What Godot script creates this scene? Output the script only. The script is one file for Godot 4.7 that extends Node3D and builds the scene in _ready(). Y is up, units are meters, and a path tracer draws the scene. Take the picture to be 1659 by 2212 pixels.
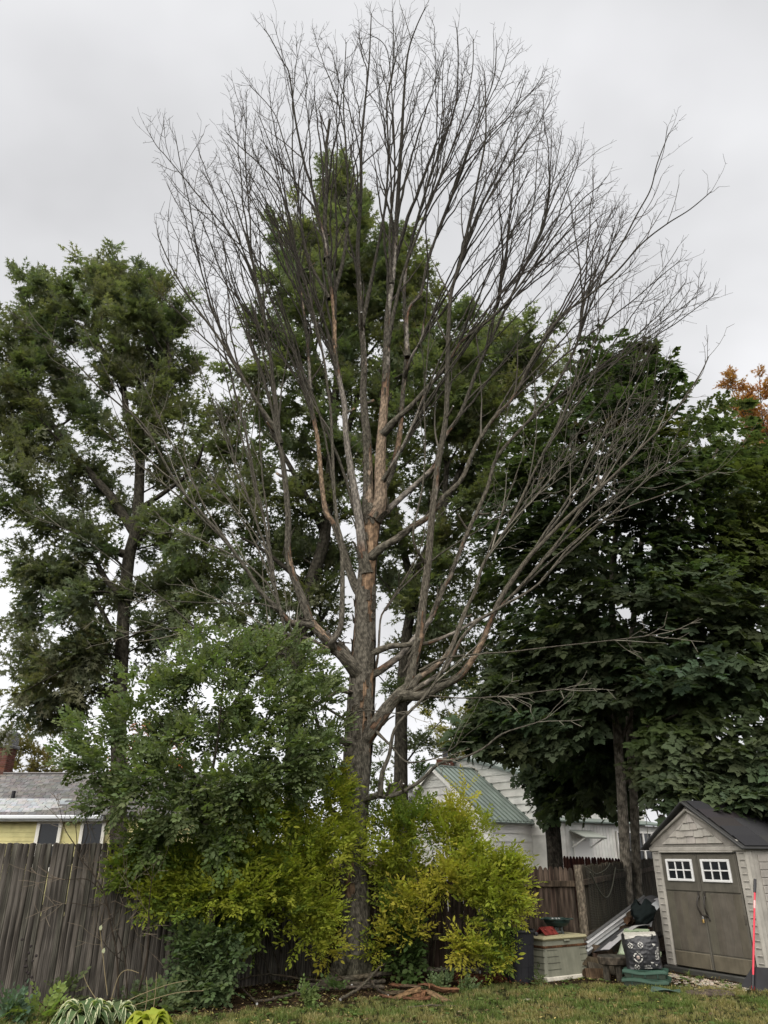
extends Node3D

# ---- lens and place: every position in the code is a point of the yard, found from its direction and its distance
const FL := 1593.0
const CX := 829.5
const CY := 1106.0
const PITCH := 25.0
const CAMH := 1.6

var rng := RandomNumberGenerator.new()
var noise := FastNoiseLite.new()
var M := {}

# ------------------------------------------------------------------ mesh builder
class MB:
	var v := PackedVector3Array()
	var n := PackedVector3Array()
	var c := PackedColorArray()
	var u := PackedVector2Array()
	var ix := PackedInt32Array()
	var col := Color(1, 1, 1)

	func tri(a: Vector3, b: Vector3, d: Vector3) -> void:
		var nn := (d - a).cross(b - a).normalized()
		var k := v.size()
		v.append(a); v.append(b); v.append(d)
		n.append(nn); n.append(nn); n.append(nn)
		c.append(col); c.append(col); c.append(col)
		u.append(Vector2(a.x, a.y)); u.append(Vector2(b.x, b.y)); u.append(Vector2(d.x, d.y))
		ix.append(k); ix.append(k + 1); ix.append(k + 2)

	func tri_out(a: Vector3, b: Vector3, d: Vector3, away: Vector3) -> void:
		if (d - a).cross(b - a).dot(away) < 0.0:
			tri(a, d, b)
		else:
			tri(a, b, d)

	func quad(a: Vector3, b: Vector3, d: Vector3, e: Vector3, away: Vector3) -> void:
		tri_out(a, b, d, away)
		tri_out(a, d, e, away)

	# a box with chamfered edges; xf places its centre
	func box(xf: Transform3D, size: Vector3, ch := 0.0) -> void:
		var h := size * 0.5
		if ch <= 0.0:
			for ax in 3:
				for s in [-1.0, 1.0]:
					var o := Vector3(); o[ax] = s
					var p := Vector3(); p[(ax + 1) % 3] = 1.0
					var q := Vector3(); q[(ax + 2) % 3] = 1.0
					var ce: Vector3 = o * h
					var pp: Vector3 = p * h
					var qq: Vector3 = q * h
					quad(xf * (ce - pp - qq), xf * (ce + pp - qq), xf * (ce + pp + qq), xf * (ce - pp + qq), xf.basis * o)
			return
		ch = minf(ch, minf(h.x, minf(h.y, h.z)) * 0.9)
		var g := h - Vector3(ch, ch, ch)
		for ax in 3:
			var a1 := (ax + 1) % 3
			var a2 := (ax + 2) % 3
			for s in [-1.0, 1.0]:
				var pts := []
				for t in [[-1, -1], [1, -1], [1, 1], [-1, 1]]:
					var p := Vector3(); p[ax] = s * h[ax]; p[a1] = t[0] * g[a1]; p[a2] = t[1] * g[a2]
					pts.append(xf * p)
				var o := Vector3(); o[ax] = s
				quad(pts[0], pts[1], pts[2], pts[3], xf.basis * o)
				for s2 in [-1.0, 1.0]:
					# edge between +ax and +a1
					var e := []
					for t in [-1.0, 1.0]:
						var p := Vector3(); p[ax] = s * h[ax]; p[a1] = s2 * g[a1]; p[a2] = t * g[a2]
						e.append(xf * p)
					for t in [1.0, -1.0]:
						var p := Vector3(); p[ax] = s * g[ax]; p[a1] = s2 * h[a1]; p[a2] = t * g[a2]
						e.append(xf * p)
					var w := Vector3(); w[ax] = s; w[a1] = s2
					quad(e[0], e[1], e[2], e[3], xf.basis * w)
		for sx in [-1.0, 1.0]:
			for sy in [-1.0, 1.0]:
				for sz in [-1.0, 1.0]:
					var sg := Vector3(sx, sy, sz)
					tri_out(xf * (sg * Vector3(h.x, g.y, g.z)), xf * (sg * Vector3(g.x, h.y, g.z)), xf * (sg * Vector3(g.x, g.y, h.z)), xf.basis * sg)

	func beam(a: Vector3, b: Vector3, w: float, t: float, up := Vector3.UP, ch := 0.0) -> void:
		var d := b - a
		var y := d.normalized()
		var x := up.cross(y)
		if x.length() < 0.01:
			x = Vector3.RIGHT.cross(y)
		x = x.normalized()
		var z := x.cross(y).normalized()
		box(Transform3D(Basis(x, y, z), (a + b) * 0.5), Vector3(w, d.length(), t), ch)

	# smooth tube through pts; ring radius rad[i]; skip(i, j) leaves faces out; bump(i, j) scales the radius
	func tube(pts: PackedVector3Array, rad: PackedFloat32Array, sides: int, cap := true, cols := PackedColorArray(), rough := 0.0, nz: FastNoiseLite = null, mask := PackedByteArray(), ulen := 0.5, t0 := 0.0) -> void:
		var m := pts.size()
		if m < 2:
			return
		var x := Vector3.ZERO
		var k0 := v.size()
		var along := t0
		var urep := maxf(1.0, roundf(TAU * rad[0] / ulen))
		for i in m:
			var t: Vector3 = (pts[mini(i + 1, m - 1)] - pts[maxi(i - 1, 0)]).normalized()
			if i == 0:
				x = t.cross(Vector3(0.31, 0.2, 0.93))
				if x.length() < 0.05:
					x = t.cross(Vector3.RIGHT)
			x = (x - t * x.dot(t)).normalized()
			var y := t.cross(x)
			if i > 0:
				along += pts[i].distance_to(pts[i - 1])
			for j in sides + 1:
				var a := TAU * float(j % sides) / sides
				var d := x * cos(a) + y * sin(a)
				var r := rad[i]
				if rough > 0.0:
					r *= 1.0 + rough * nz.get_noise_3d(d.x * 3.0, along * 1.1, d.z * 3.0 + d.y * 2.0)
				v.append(pts[i] + d * r)
				n.append(d)
				c.append(col if cols.is_empty() else cols[i])
				u.append(Vector2(urep * float(j) / sides, along / ulen))
		var w := sides + 1
		for i in m - 1:
			for j in sides:
				if not mask.is_empty() and mask[i * sides + j]:
					continue
				var a := k0 + i * w + j
				# d x t handedness: x, y, t right handed -> clockwise seen from outside
				ix.append(a); ix.append(a + w); ix.append(a + 1)
				ix.append(a + 1); ix.append(a + w); ix.append(a + w + 1)
		if cap:
			for e in [0, m - 1]:
				var t: Vector3 = (pts[1] - pts[0]).normalized() * -1.0 if e == 0 else (pts[m - 1] - pts[m - 2]).normalized()
				var s = k0 + e * w
				for j in range(1, sides - 1):
					tri_out(v[s], v[s + j], v[s + j + 1], t)

	# profile points (radius, height) turned about the y axis of xf
	func lathe(prof: PackedVector2Array, sides: int, xf := Transform3D()) -> void:
		for i in prof.size() - 1:
			var p := prof[i]
			var q := prof[i + 1]
			if p.distance_to(q) < 1e-6:
				continue
			var nr := Vector2(q.y - p.y, p.x - q.x).normalized()
			var k := v.size()
			for j in sides + 1:
				var a := TAU * j / sides
				var d := Vector3(cos(a), 0, sin(a))
				var nn: Vector3 = xf.basis * (d * nr.x + Vector3.UP * nr.y)
				v.append(xf * (d * p.x + Vector3.UP * p.y)); v.append(xf * (d * q.x + Vector3.UP * q.y))
				n.append(nn); n.append(nn); c.append(col); c.append(col)
				u.append(Vector2(float(j) / sides, p.y)); u.append(Vector2(float(j) / sides, q.y))
			for j in sides:
				var a := k + j * 2
				ix.append(a); ix.append(a + 2); ix.append(a + 1)
				ix.append(a + 1); ix.append(a + 2); ix.append(a + 3)

	# polygon in the xy plane of xf, thick along z (both ways)
	func prism(poly: PackedVector2Array, depth: float, xf := Transform3D()) -> void:
		var ids := Geometry2D.triangulate_polygon(poly)
		var h := depth * 0.5
		for k in range(0, ids.size(), 3):
			for s in [-h, h]:
				var a := xf * Vector3(poly[ids[k]].x, poly[ids[k]].y, s)
				var b := xf * Vector3(poly[ids[k + 1]].x, poly[ids[k + 1]].y, s)
				var d := xf * Vector3(poly[ids[k + 2]].x, poly[ids[k + 2]].y, s)
				tri_out(a, b, d, xf.basis.z * s)
		var cw := Geometry2D.is_polygon_clockwise(poly)
		for k in poly.size():
			var p := poly[k]
			var q := poly[(k + 1) % poly.size()]
			var o := Vector2(q.y - p.y, p.x - q.x) * (-1.0 if cw else 1.0)
			quad(xf * Vector3(p.x, p.y, -h), xf * Vector3(q.x, q.y, -h), xf * Vector3(q.x, q.y, h), xf * Vector3(p.x, p.y, h), xf.basis * Vector3(o.x, o.y, 0))

	# a grid of points given by rows, smooth; thick > 0 gives it a back side
	func grid(rows: Array, away: Vector3, thick := 0.0) -> void:
		var h := rows.size()
		var w: int = rows[0].size()
		var nn := []
		for i in h:
			for j in w:
				var a: Vector3 = rows[mini(i + 1, h - 1)][j] - rows[maxi(i - 1, 0)][j]
				var b: Vector3 = rows[i][mini(j + 1, w - 1)] - rows[i][maxi(j - 1, 0)]
				nn.append(b.cross(a).normalized())
		var mid: Vector3 = nn[(h / 2) * w + w / 2]
		var flip := mid.dot(away) < 0.0
		for s in (2 if thick > 0.0 else 1):
			var k := v.size()
			for i in h:
				for j in w:
					var q: Vector3 = nn[i * w + j] * (-1.0 if flip else 1.0)
					v.append(rows[i][j] - q * thick * s); n.append(q * (1.0 - 2.0 * s)); c.append(col); u.append(Vector2(float(j) / (w - 1), float(i) / (h - 1)))
			for i in h - 1:
				for j in w - 1:
					var a := k + i * w + j
					var t := [a, a + 1, a + w + 1, a, a + w + 1, a + w] if flip != (s == 1) else [a, a + w + 1, a + 1, a, a + w, a + w + 1]
					for z in t:
						ix.append(z)
			if s == 1:
				for i in h - 1:
					for j in [0, w - 1]:
						var a0 = k - h * w + i * w + j
						var p := (v[a0] - v[k - h * w + i * w + (1 if j == 0 else w - 2)])
						quad(v[a0], v[a0 + w], v[k + (i + 1) * w + j], v[k + i * w + j], p)
				for j in w - 1:
					for i in [0, h - 1]:
						var a0 = k - h * w + i * w + j
						var p := (v[a0] - v[k - h * w + (1 if i == 0 else h - 2) * w + j])
						quad(v[a0], v[a0 + 1], v[k + i * w + j + 1], v[k + i * w + j], p)

	func add(o: MB, xf: Transform3D) -> void:
		var k := v.size()
		for i in o.v.size():
			v.append(xf * o.v[i]); n.append((xf.basis * o.n[i]).normalized()); c.append(o.c[i]); u.append(o.u[i])
		for i in o.ix:
			ix.append(i + k)

	func mesh(mat: Material, at := Vector3.ZERO) -> ArrayMesh:
		var am := ArrayMesh.new()
		if ix.is_empty():
			return am
		var arr := []
		arr.resize(Mesh.ARRAY_MAX)
		if at != Vector3.ZERO:
			for i in v.size():
				v[i] -= at
		arr[Mesh.ARRAY_VERTEX] = v; arr[Mesh.ARRAY_NORMAL] = n; arr[Mesh.ARRAY_COLOR] = c; arr[Mesh.ARRAY_TEX_UV] = u; arr[Mesh.ARRAY_INDEX] = ix
		am.add_surface_from_arrays(Mesh.PRIMITIVE_TRIANGLES, arr)
		am.surface_set_material(0, mat)
		return am

# ------------------------------------------------------------------ places
func ray(px: float, py: float) -> Vector3:
	var a := deg_to_rad(PITCH)
	var w := py - CY
	return Vector3(px - CX, -w * cos(a) + FL * sin(a), -(FL * cos(a) + w * sin(a)))

func P(px: float, py: float, z: float) -> Vector3:   # the point in that direction, z metres ahead
	var r := ray(px, py)
	return Vector3(0, CAMH, 0) + r * (z / -r.z)

func G(px: float, py: float, y := 0.0) -> Vector3:   # the point in that direction at height y
	var r := ray(px, py)
	return Vector3(0, CAMH, 0) + r * ((y - CAMH) / r.y)

func per(px: float, py: float, z: float) -> float:   # metres to one unit of that scale there
	return z / -ray(px, py).z

# ------------------------------------------------------------------ nodes
var taken := {}
func numbered(called: String) -> String:
	var k: int = taken.get(called, 0)
	taken[called] = k + 1
	return called if k == 0 else "%s_%03d" % [called, k]

func thing(called: String, label: String, category: String, at := Vector3.ZERO, group := "") -> Node3D:
	var o := Node3D.new()
	o.name = numbered(called)
	o.position = at
	add_child(o)
	tag(o, label, category, group)
	return o

func tag(o: Node, label: String, category: String, group := "") -> Node:
	o.set_meta("label", label)
	o.set_meta("category", category)
	if group:
		o.set_meta("group", group)
	return o

func put(called: String, mesh: Mesh, parent: Node, xf := Transform3D(), kind := "", label := "") -> MeshInstance3D:
	var o := MeshInstance3D.new()
	o.name = numbered(called) if parent == self else called
	o.mesh = mesh
	o.transform = xf
	parent.add_child(o, true)
	if kind:
		o.set_meta("kind", kind)
	if label:
		o.set_meta("label", label)
	return o

# a part built in the axes of the yard
func part(called: String, mb: MB, mat: Material, parent: Node, kind := "", label := "") -> MeshInstance3D:
	var at := Vector3.ZERO
	var p := parent
	while p != self:
		at += p.position
		p = p.get_parent()
	return put(called, mb.mesh(mat, at), parent, Transform3D(), kind, label)

func scatter(called: String, mesh: Mesh, xfs: Array, cols: Array, parent: Node, kind := "stuff") -> MultiMeshInstance3D:
	var mm := MultiMesh.new()
	mm.transform_format = MultiMesh.TRANSFORM_3D
	mm.use_colors = true
	mm.mesh = mesh
	mm.instance_count = xfs.size()
	var at := Vector3.ZERO
	if parent != self:
		at = parent.position
	for i in xfs.size():
		var t: Transform3D = xfs[i]
		t.origin -= at
		mm.set_instance_transform(i, t)
		mm.set_instance_color(i, cols[i])
	var o := MultiMeshInstance3D.new()
	o.name = numbered(called) if parent == self else called
	o.multimesh = mm
	parent.add_child(o, true)
	if kind:
		o.set_meta("kind", kind)
	return o

func rnd(a: float, b: float) -> float:
	return rng.randf_range(a, b)

func rvec() -> Vector3:
	var z := rnd(-1, 1)
	var a := rnd(0, TAU)
	var s := sqrt(1.0 - z * z)
	return Vector3(s * cos(a), z, s * sin(a))

func vary(c: Color, amount: float) -> Color:
	var k := 1.0 + rnd(-amount, amount)
	return Color(c.r * k * (1.0 + rnd(-amount, amount) * 0.5), c.g * k, c.b * k * (1.0 + rnd(-amount, amount) * 0.5))

func smooth_path(raw: PackedVector3Array, step: float) -> PackedVector3Array:
	var out := PackedVector3Array()
	for i in raw.size() - 1:
		var a := raw[maxi(i - 1, 0)]
		var b := raw[i]
		var c := raw[i + 1]
		var d := raw[mini(i + 2, raw.size() - 1)]
		var m := maxi(1, int(ceil(b.distance_to(c) / step)))
		for k in m:
			out.append(b.cubic_interpolate(c, a, d, float(k) / m))
	out.append(raw[raw.size() - 1])
	return out

# ------------------------------------------------------------------ textures and materials
func pic(freq: float, seed_: int, w: int, h: int, to_w: int, to_h: int, lo: float, hi: float, gamma := 1.0, kind := FastNoiseLite.FRACTAL_FBM, oct := 4) -> Image:
	var f := FastNoiseLite.new()
	f.noise_type = FastNoiseLite.TYPE_SIMPLEX_SMOOTH
	f.seed = seed_
	f.frequency = freq
	f.fractal_type = kind
	f.fractal_octaves = oct
	var im := f.get_seamless_image(w, h)
	im.convert(Image.FORMAT_L8)
	im.resize(to_w, to_h, Image.INTERPOLATE_CUBIC)
	var d := im.get_data()
	for i in d.size():
		d[i] = int(clampf(255.0 * (lo + (hi - lo) * pow(d[i] / 255.0, gamma)), 0.0, 255.0))
	return Image.create_from_data(to_w, to_h, false, Image.FORMAT_L8, d)

func mixed(a: Image, b: Image) -> Image:
	var p := a.get_data()
	var q := b.get_data()
	for i in p.size():
		p[i] = int(p[i] * q[i] / 255.0)
	return Image.create_from_data(a.get_width(), a.get_height(), false, Image.FORMAT_L8, p)

func tex(im: Image) -> ImageTexture:
	var k := im.duplicate()
	k.convert(Image.FORMAT_RGB8)
	return ImageTexture.create_from_image(k)

func lin(r: float, g: float, b: float) -> Color:
	return Color(r, g, b).linear_to_srgb()

func mat(called: String, color: Color, rough: float, t: Texture2D = null, scale := 1.0, relief: Texture2D = null, depth := 0.0, spec := 0.35) -> StandardMaterial3D:
	var m := StandardMaterial3D.new()
	m.resource_name = called
	m.albedo_color = color
	m.roughness = rough
	m.metallic_specular = spec
	m.vertex_color_use_as_albedo = true
	m.albedo_texture = t
	if t and scale > 0.0:
		m.uv1_triplanar = true
		m.uv1_scale = Vector3(scale, scale, scale)
	if relief:
		m.heightmap_enabled = true
		m.heightmap_texture = relief
		m.heightmap_scale = depth
	M[called] = m
	return m

func make_materials() -> void:
	var bark_fine := pic(0.02, 3, 512, 128, 512, 512, 0.52, 1.05, 1.0, FastNoiseLite.FRACTAL_RIDGED, 4)
	var bark_big := pic(0.012, 8, 256, 256, 512, 512, 0.55, 1.15)
	var bark_im := mixed(bark_fine, bark_big)
	var t_bark := tex(bark_im)
	var streak := pic(0.06, 5, 512, 16, 512, 512, 0.5, 1.0, 0.8, FastNoiseLite.FRACTAL_FBM, 5)
	var blotch := pic(0.014, 12, 256, 256, 512, 512, 0.5, 1.12)
	var grain := mixed(streak, blotch)
	var t_grain := tex(grain)
	var t_streak := tex(streak)
	var t_blotch := tex(pic(0.02, 14, 256, 256, 512, 512, 0.84, 1.04, 1.0, FastNoiseLite.FRACTAL_FBM, 6))
	var t_stain := tex(mixed(pic(0.05, 31, 512, 24, 512, 512, 0.94, 1.03, 1.0, FastNoiseLite.FRACTAL_FBM, 5), pic(0.016, 32, 256, 256, 512, 512, 0.86, 1.05, 1.0, FastNoiseLite.FRACTAL_FBM, 6)))
	var t_soft := tex(pic(0.012, 15, 256, 256, 256, 256, 0.8, 1.08, 1.0, FastNoiseLite.FRACTAL_FBM, 4))
	var speck := pic(0.16, 21, 256, 256, 512, 512, 0.3, 1.2, 1.0, FastNoiseLite.FRACTAL_FBM, 3)
	var t_speck := tex(mixed(speck, pic(0.02, 22, 256, 256, 512, 512, 0.5, 1.1)))
	var t_fine := tex(pic(0.25, 23, 256, 256, 256, 256, 0.55, 1.1, 1.0, FastNoiseLite.FRACTAL_FBM, 2))
	mat("bark", Color.WHITE, 0.95, t_bark, 0.0, t_bark, 1.6, 0.2)
	mat("bare_wood", Color.WHITE, 0.8, t_grain, 0.0, t_streak, 0.25, 0.3)
	mat("twig", Color.WHITE, 0.9, null, 0.0, null, 0.0, 0.2)
	mat("fence_wood", Color.WHITE, 0.92, t_grain, 0.0, t_streak, 0.3, 0.2)
	mat("board", Color.WHITE, 0.9, t_grain, 1.4, t_fine, 0.1, 0.2)
	mat("siding", Color.WHITE, 0.65, t_soft, 0.5, null, 0.0, 0.35)
	mat("plastic", Color.WHITE, 0.5, t_soft, 1.2, null, 0.0, 0.4)
	mat("dirty_plastic", Color.WHITE, 0.62, t_stain, 0.9, null, 0.0, 0.35)
	mat("roofing", Color.WHITE, 0.9, t_fine, 3.0, t_fine, 0.2, 0.2)
	mat("metal_roof", Color.WHITE, 0.42, t_soft, 0.4, null, 0.0, 0.5)
	mat("soil", Color.WHITE, 0.98, t_speck, 1.1, t_speck, 3.0, 0.1)
	mat("stone", Color.WHITE, 0.9, t_speck, 2.0, t_fine, 0.3, 0.2)
	mat("paint", Color.WHITE, 0.45, null, 0.0, null, 0.0, 0.45)
	mat("brick", Color.WHITE, 0.9, t_fine, 2.0, t_fine, 0.2, 0.2)
	mat("cloth", Color.WHITE, 0.9, t_fine, 6.0, t_fine, 0.1, 0.2)
	mat("print_sheet", Color.WHITE, 0.42, t_soft, 3.0, null, 0.0, 0.45)
	mat("gravel", Color.WHITE, 0.9, null, 0.0, null, 0.0, 0.2)
	var al := mat("aluminium", lin(0.75, 0.75, 0.75), 0.4, t_soft, 2.0, null, 0.0, 0.5)
	al.metallic = 0.3
	var st := mat("steel", lin(0.5, 0.5, 0.5), 0.35)
	st.metallic = 0.9
	var br := mat("brass", lin(0.6, 0.4, 0.15), 0.35)
	br.metallic = 0.9
	var gl := mat("dark_glass", lin(0.012, 0.014, 0.016), 0.08, null, 0.0, null, 0.0, 0.5)
	gl.vertex_color_use_as_albedo = false
	for k in ["leaf", "soft_leaf"]:
		var lf := mat(k, Color.WHITE, 0.5 if k == "leaf" else 0.6, null, 0.0, null, 0.0, 0.35)
		lf.cull_mode = BaseMaterial3D.CULL_DISABLED
		lf.metallic_specular = 0.25
		lf.backlight_enabled = true
		lf.backlight = lin(0.85, 0.95, 0.4)
	var net := mat("netting", lin(0.05, 0.05, 0.038), 0.9)
	net.cull_mode = BaseMaterial3D.CULL_DISABLED
	var cl := mat("cloudy_plastic", lin(0.32, 0.38, 0.26), 0.4, t_soft, 3.0, null, 0.0, 0.5)
	cl.transparency = BaseMaterial3D.TRANSPARENCY_ALPHA
	cl.albedo_color.a = 0.82

func make_sky() -> Image:
	var w := 1024
	var h := 512
	var a := FastNoiseLite.new()
	a.seed = 11; a.frequency = 1.1; a.fractal_octaves = 5; a.fractal_gain = 0.5
	var b := FastNoiseLite.new()
	b.seed = 29; b.frequency = 0.55; b.fractal_octaves = 3
	var im := Image.create(w, h, false, Image.FORMAT_RGBF)
	for y in h:
		var el := PI * (0.5 - (y + 0.5) / h)
		var s := sin(el)
		for x in w:
			var az := TAU * (x + 0.5) / w
			var d := Vector3(cos(az) * cos(el), s, sin(az) * cos(el))
			# the cloud sheet is flat and far: stretch it towards the horizon
			var q := d / (0.35 + maxf(s, 0.0))
			var n1 := a.get_noise_3d(q.x * 2.6, q.z * 2.0, 4.0)
			var n2 := b.get_noise_3d(q.x, q.z, 9.0)
			var l := SKY_L * (1.0 + 0.24 * n1 + 0.40 * n2) * (1.0 + 0.28 * pow(1.0 - clampf(s, 0.0, 1.0), 2.5))
			if s < 0.0:
				l = SKY_L * 0.35
			im.set_pixel(x, y, Color(l * 0.99, l * 0.995, l * 1.02))
	return im

# ------------------------------------------------------------------ the scene
const SKY_L := 0.172

func _ready() -> void:
	noise.seed = 9
	noise.noise_type = FastNoiseLite.TYPE_SIMPLEX_SMOOTH
	noise.frequency = 0.05
	noise.fractal_octaves = 3
	var cam := Camera3D.new()
	cam.name = "camera"
	cam.position = Vector3(0, CAMH, 0)
	cam.rotation_degrees = Vector3(PITCH, 0, 0)
	cam.fov = rad_to_deg(2.0 * atan(CY / FL))
	cam.near = 0.05
	cam.far = 2000.0
	add_child(cam)
	cam.current = true
	var we := WorldEnvironment.new()
	we.name = "world_environment"
	var env := Environment.new()
	env.background_mode = Environment.BG_SKY
	env.sky = Sky.new()
	var sm := PanoramaSkyMaterial.new()
	sm.panorama = ImageTexture.create_from_image(make_sky())
	env.sky.sky_material = sm
	env.tonemap_mode = Environment.TONE_MAPPER_LINEAR
	env.tonemap_exposure = 4.6
	env.sdfgi_enabled = true
	env.ssao_enabled = true
	env.ssil_enabled = true
	we.environment = env
	add_child(we)
	var sun := DirectionalLight3D.new()
	sun.name = "sun"
	sun.light_energy = 0.5
	sun.light_angular_distance = 100.0
	sun.light_color = Color(1.0, 0.98, 0.94)
	sun.rotation_degrees = Vector3(-55, -20, 0)
	sun.shadow_enabled = true
	add_child(sun)
	make_materials()
	ground()
	fences()
	white_house()
	yellow_house()
	shed()
	live_trees()
	dead_tree()
	ropes()
	shrubs()
	yard_things()
	tree_foot()
	left_bed()
	grass()

# ------------------------------------------------------------------ the dead tree
var dead: Node3D
var limbs := []          # [path, radii] of every limb, for what grows on it
var twigs := MB.new()
var n_branch := 0
var whips_on := {}
var twig_size := 0.72
var twig_tint := Color(0, 0, 0, 0)

const BARK := Color(0.20, 0.178, 0.142)
const LICHEN := Color(0.175, 0.168, 0.14)
const FRESH := Color(0.47, 0.315, 0.20)
const REDDISH := Color(0.27, 0.155, 0.095)
const SILVER := Color(0.40, 0.36, 0.31)

# px: x, y pairs from the base to the tip; r0, r1 half widths there; z0, z1 distances; peel: [from, to, share gone, colour] along the limb
func limb(px: Array, r0: float, r1: float, z0: float, z1: float, peel := [], kids := 5, called := "limb") -> void:
	var raw := PackedVector3Array()
	var n := px.size() / 2
	var len_px := 0.0
	var at := [0.0]
	for i in range(1, n):
		len_px += Vector2(px[2 * i], px[2 * i + 1]).distance_to(Vector2(px[2 * i - 2], px[2 * i - 1]))
		at.append(len_px)
	for i in n:
		var f: float = at[i] / len_px
		var z := lerpf(z0, z1, pow(f, 1.1))
		raw.append(P(px[2 * i], px[2 * i + 1], z))
	# start inside the wood it grows from
	if limbs.size() > 0:
		var near := 1e9
		var from := Vector3.ZERO
		for li in limbs.size():
			for q in limbs[li][0]:
				var d: float = q.distance_to(raw[0] + Vector3.DOWN * 0.12) + (0.0 if li else -0.15)
				if d < near:
					near = d
					from = q
		if near < 0.75:
			raw[0] = raw[0].lerp(from, 0.65 if near < 0.3 else 0.85)
	var path := smooth_path(raw, 0.11)
	var m := path.size()
	# knots and kinks
	for i in range(1, m):
		var k := 0.02 * minf(1.0, i / 6.0)
		path[i] += Vector3(noise.get_noise_3d(path[i].x * 3, path[i].y * 3, 7.0), noise.get_noise_3d(path[i].x * 3, path[i].y * 3, 27.0) * 0.5, noise.get_noise_3d(path[i].x * 3, path[i].y * 3, 47.0)) * k
	var rad := PackedFloat32Array()
	var cols := PackedColorArray()
	var s0 := per(px[0], px[1], z0)
	var s1 := per(px[2 * n - 2], px[2 * n - 1], z1)
	for i in m:
		var f := float(i) / (m - 1)
		var r := lerpf(r0 * s0, r1 * s1, pow(f, 0.56))
		if i < 6:
			r *= 1.0 + 0.22 * pow(1.0 - i / 6.0, 2.0)
		r *= 1.0 + 0.07 * noise.get_noise_2d(i * 9.0, r0 * 71.0)
		r *= lerpf(1.0, 0.82, smoothstep(0.0, 0.2, f))
		rad.append(maxf(r, 0.008))
		var l := clampf(0.4 + 0.9 * noise.get_noise_3d(path[i].x * 1.5, path[i].y * 1.5, path[i].z * 1.5), 0.0, 1.0)
		cols.append(BARK.lerp(LICHEN, l * clampf(1.3 - r * 6.0, 0.15, 0.8)).lerp(Color(0.062, 0.056, 0.048), clampf((path[i].y - 7.5) / 7.0, 0.0, 1.0) * 0.8))  # bark darkens with height: the silhouette against the sky is put into its colour
	limbs.append([path, rad, 0.0])
	var sides := 8 if rad[0] < 0.05 else (12 if rad[0] < 0.1 else 18)
	var mask := PackedByteArray()
	var woods := []
	if not peel.is_empty():
		mask.resize((m - 1) * sides)
		for p in peel:
			var i0 := int(p[0] * (m - 1))
			var i1 := int(p[1] * (m - 1))
			var turn: float = p[4] if p.size() > 4 else 0.0
			for i in range(maxi(i0 - 3, 0), mini(i1 + 3, m - 1)):
				for j in sides:
					var th := TAU * (j + 0.5) / sides
					var e := 1.8 * noise.get_noise_2d(cos(th) * 60.0 + i0 * 31.0, sin(th) * 60.0)
					var inside := i + 3.0 * e > i0 and i + 3.0 * e < i1
					var g: float = 0.5 + 0.5 * cos(th - turn) + 0.5 * noise.get_noise_2d(i * 5.0, th * 12.0 + i0)
					if inside and g > 1.0 - p[2] * 1.3:
						mask[i * sides + j] = 1
			var wp := PackedVector3Array()
			var wr := PackedFloat32Array()
			var wc := PackedColorArray()
			for i in range(maxi(i0 - 4, 0), mini(i1 + 5, m)):
				wp.append(path[i]); wr.append(rad[i] * (0.9 if rad[i] > 0.03 else 0.86))
				var a: Color = p[3]
				var q := 0.5 + 0.9 * noise.get_noise_3d(path[i].x * 2.0, path[i].y * 2.0, i0)
				var edge := smoothstep(0.0, 4.0, minf(i - i0, i1 - i) + 1.0)
				wc.append(REDDISH.lerp(a.lerp(SILVER, clampf(q, 0.0, 1.0) * 0.55), clampf(edge, 0.0, 1.0)))
			var wood := MB.new()
			wood.tube(wp, wr, 14, false, wc, 0.09, noise, PackedByteArray(), 0.4)
			woods.append(wood)
	var mb := MB.new()
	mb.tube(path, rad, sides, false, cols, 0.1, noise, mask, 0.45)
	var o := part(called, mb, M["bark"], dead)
	for wd in woods:
		part("bare_wood", wd, M["bare_wood"], o)
	# strips of bark that curl off round the wounds
	for p in peel:
		for k in 7:
			var i := clampi(int((p[0] if k % 2 else p[1]) * (m - 1)) + rng.randi_range(-6, 6), 1, m - 2)
			if rad[i] < 0.035:
				continue
			var t := (path[i + 1] - path[i - 1]).normalized() * (1.0 if rng.randf() < 0.6 else -1.0)
			var d := t.cross(rvec()).normalized()
			var c := t.cross(d)
			var hh := rnd(0.1, 0.32)
			var ww := rad[i] * rnd(0.25, 0.6)
			var rows := []
			for a in 5:
				var row := []
				var f := a / 4.0
				for b in 3:
					row.append(path[i] + t * hh * (f - 0.3) + d * (rad[i] * 1.01 + 0.004 + hh * 0.28 * f * f) + c * (b - 1) * ww * (1.0 - 0.55 * f) - d * 0.012 * absf(b - 1.0))
				rows.append(row)
			var st := MB.new()
			st.col = BARK * rnd(0.7, 1.15)
			st.grid(rows, d, 0.007)
			part("bark_strip", st, M["bark"], o)
	if kids > 0:
		sprout(path, rad, kids)

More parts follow.
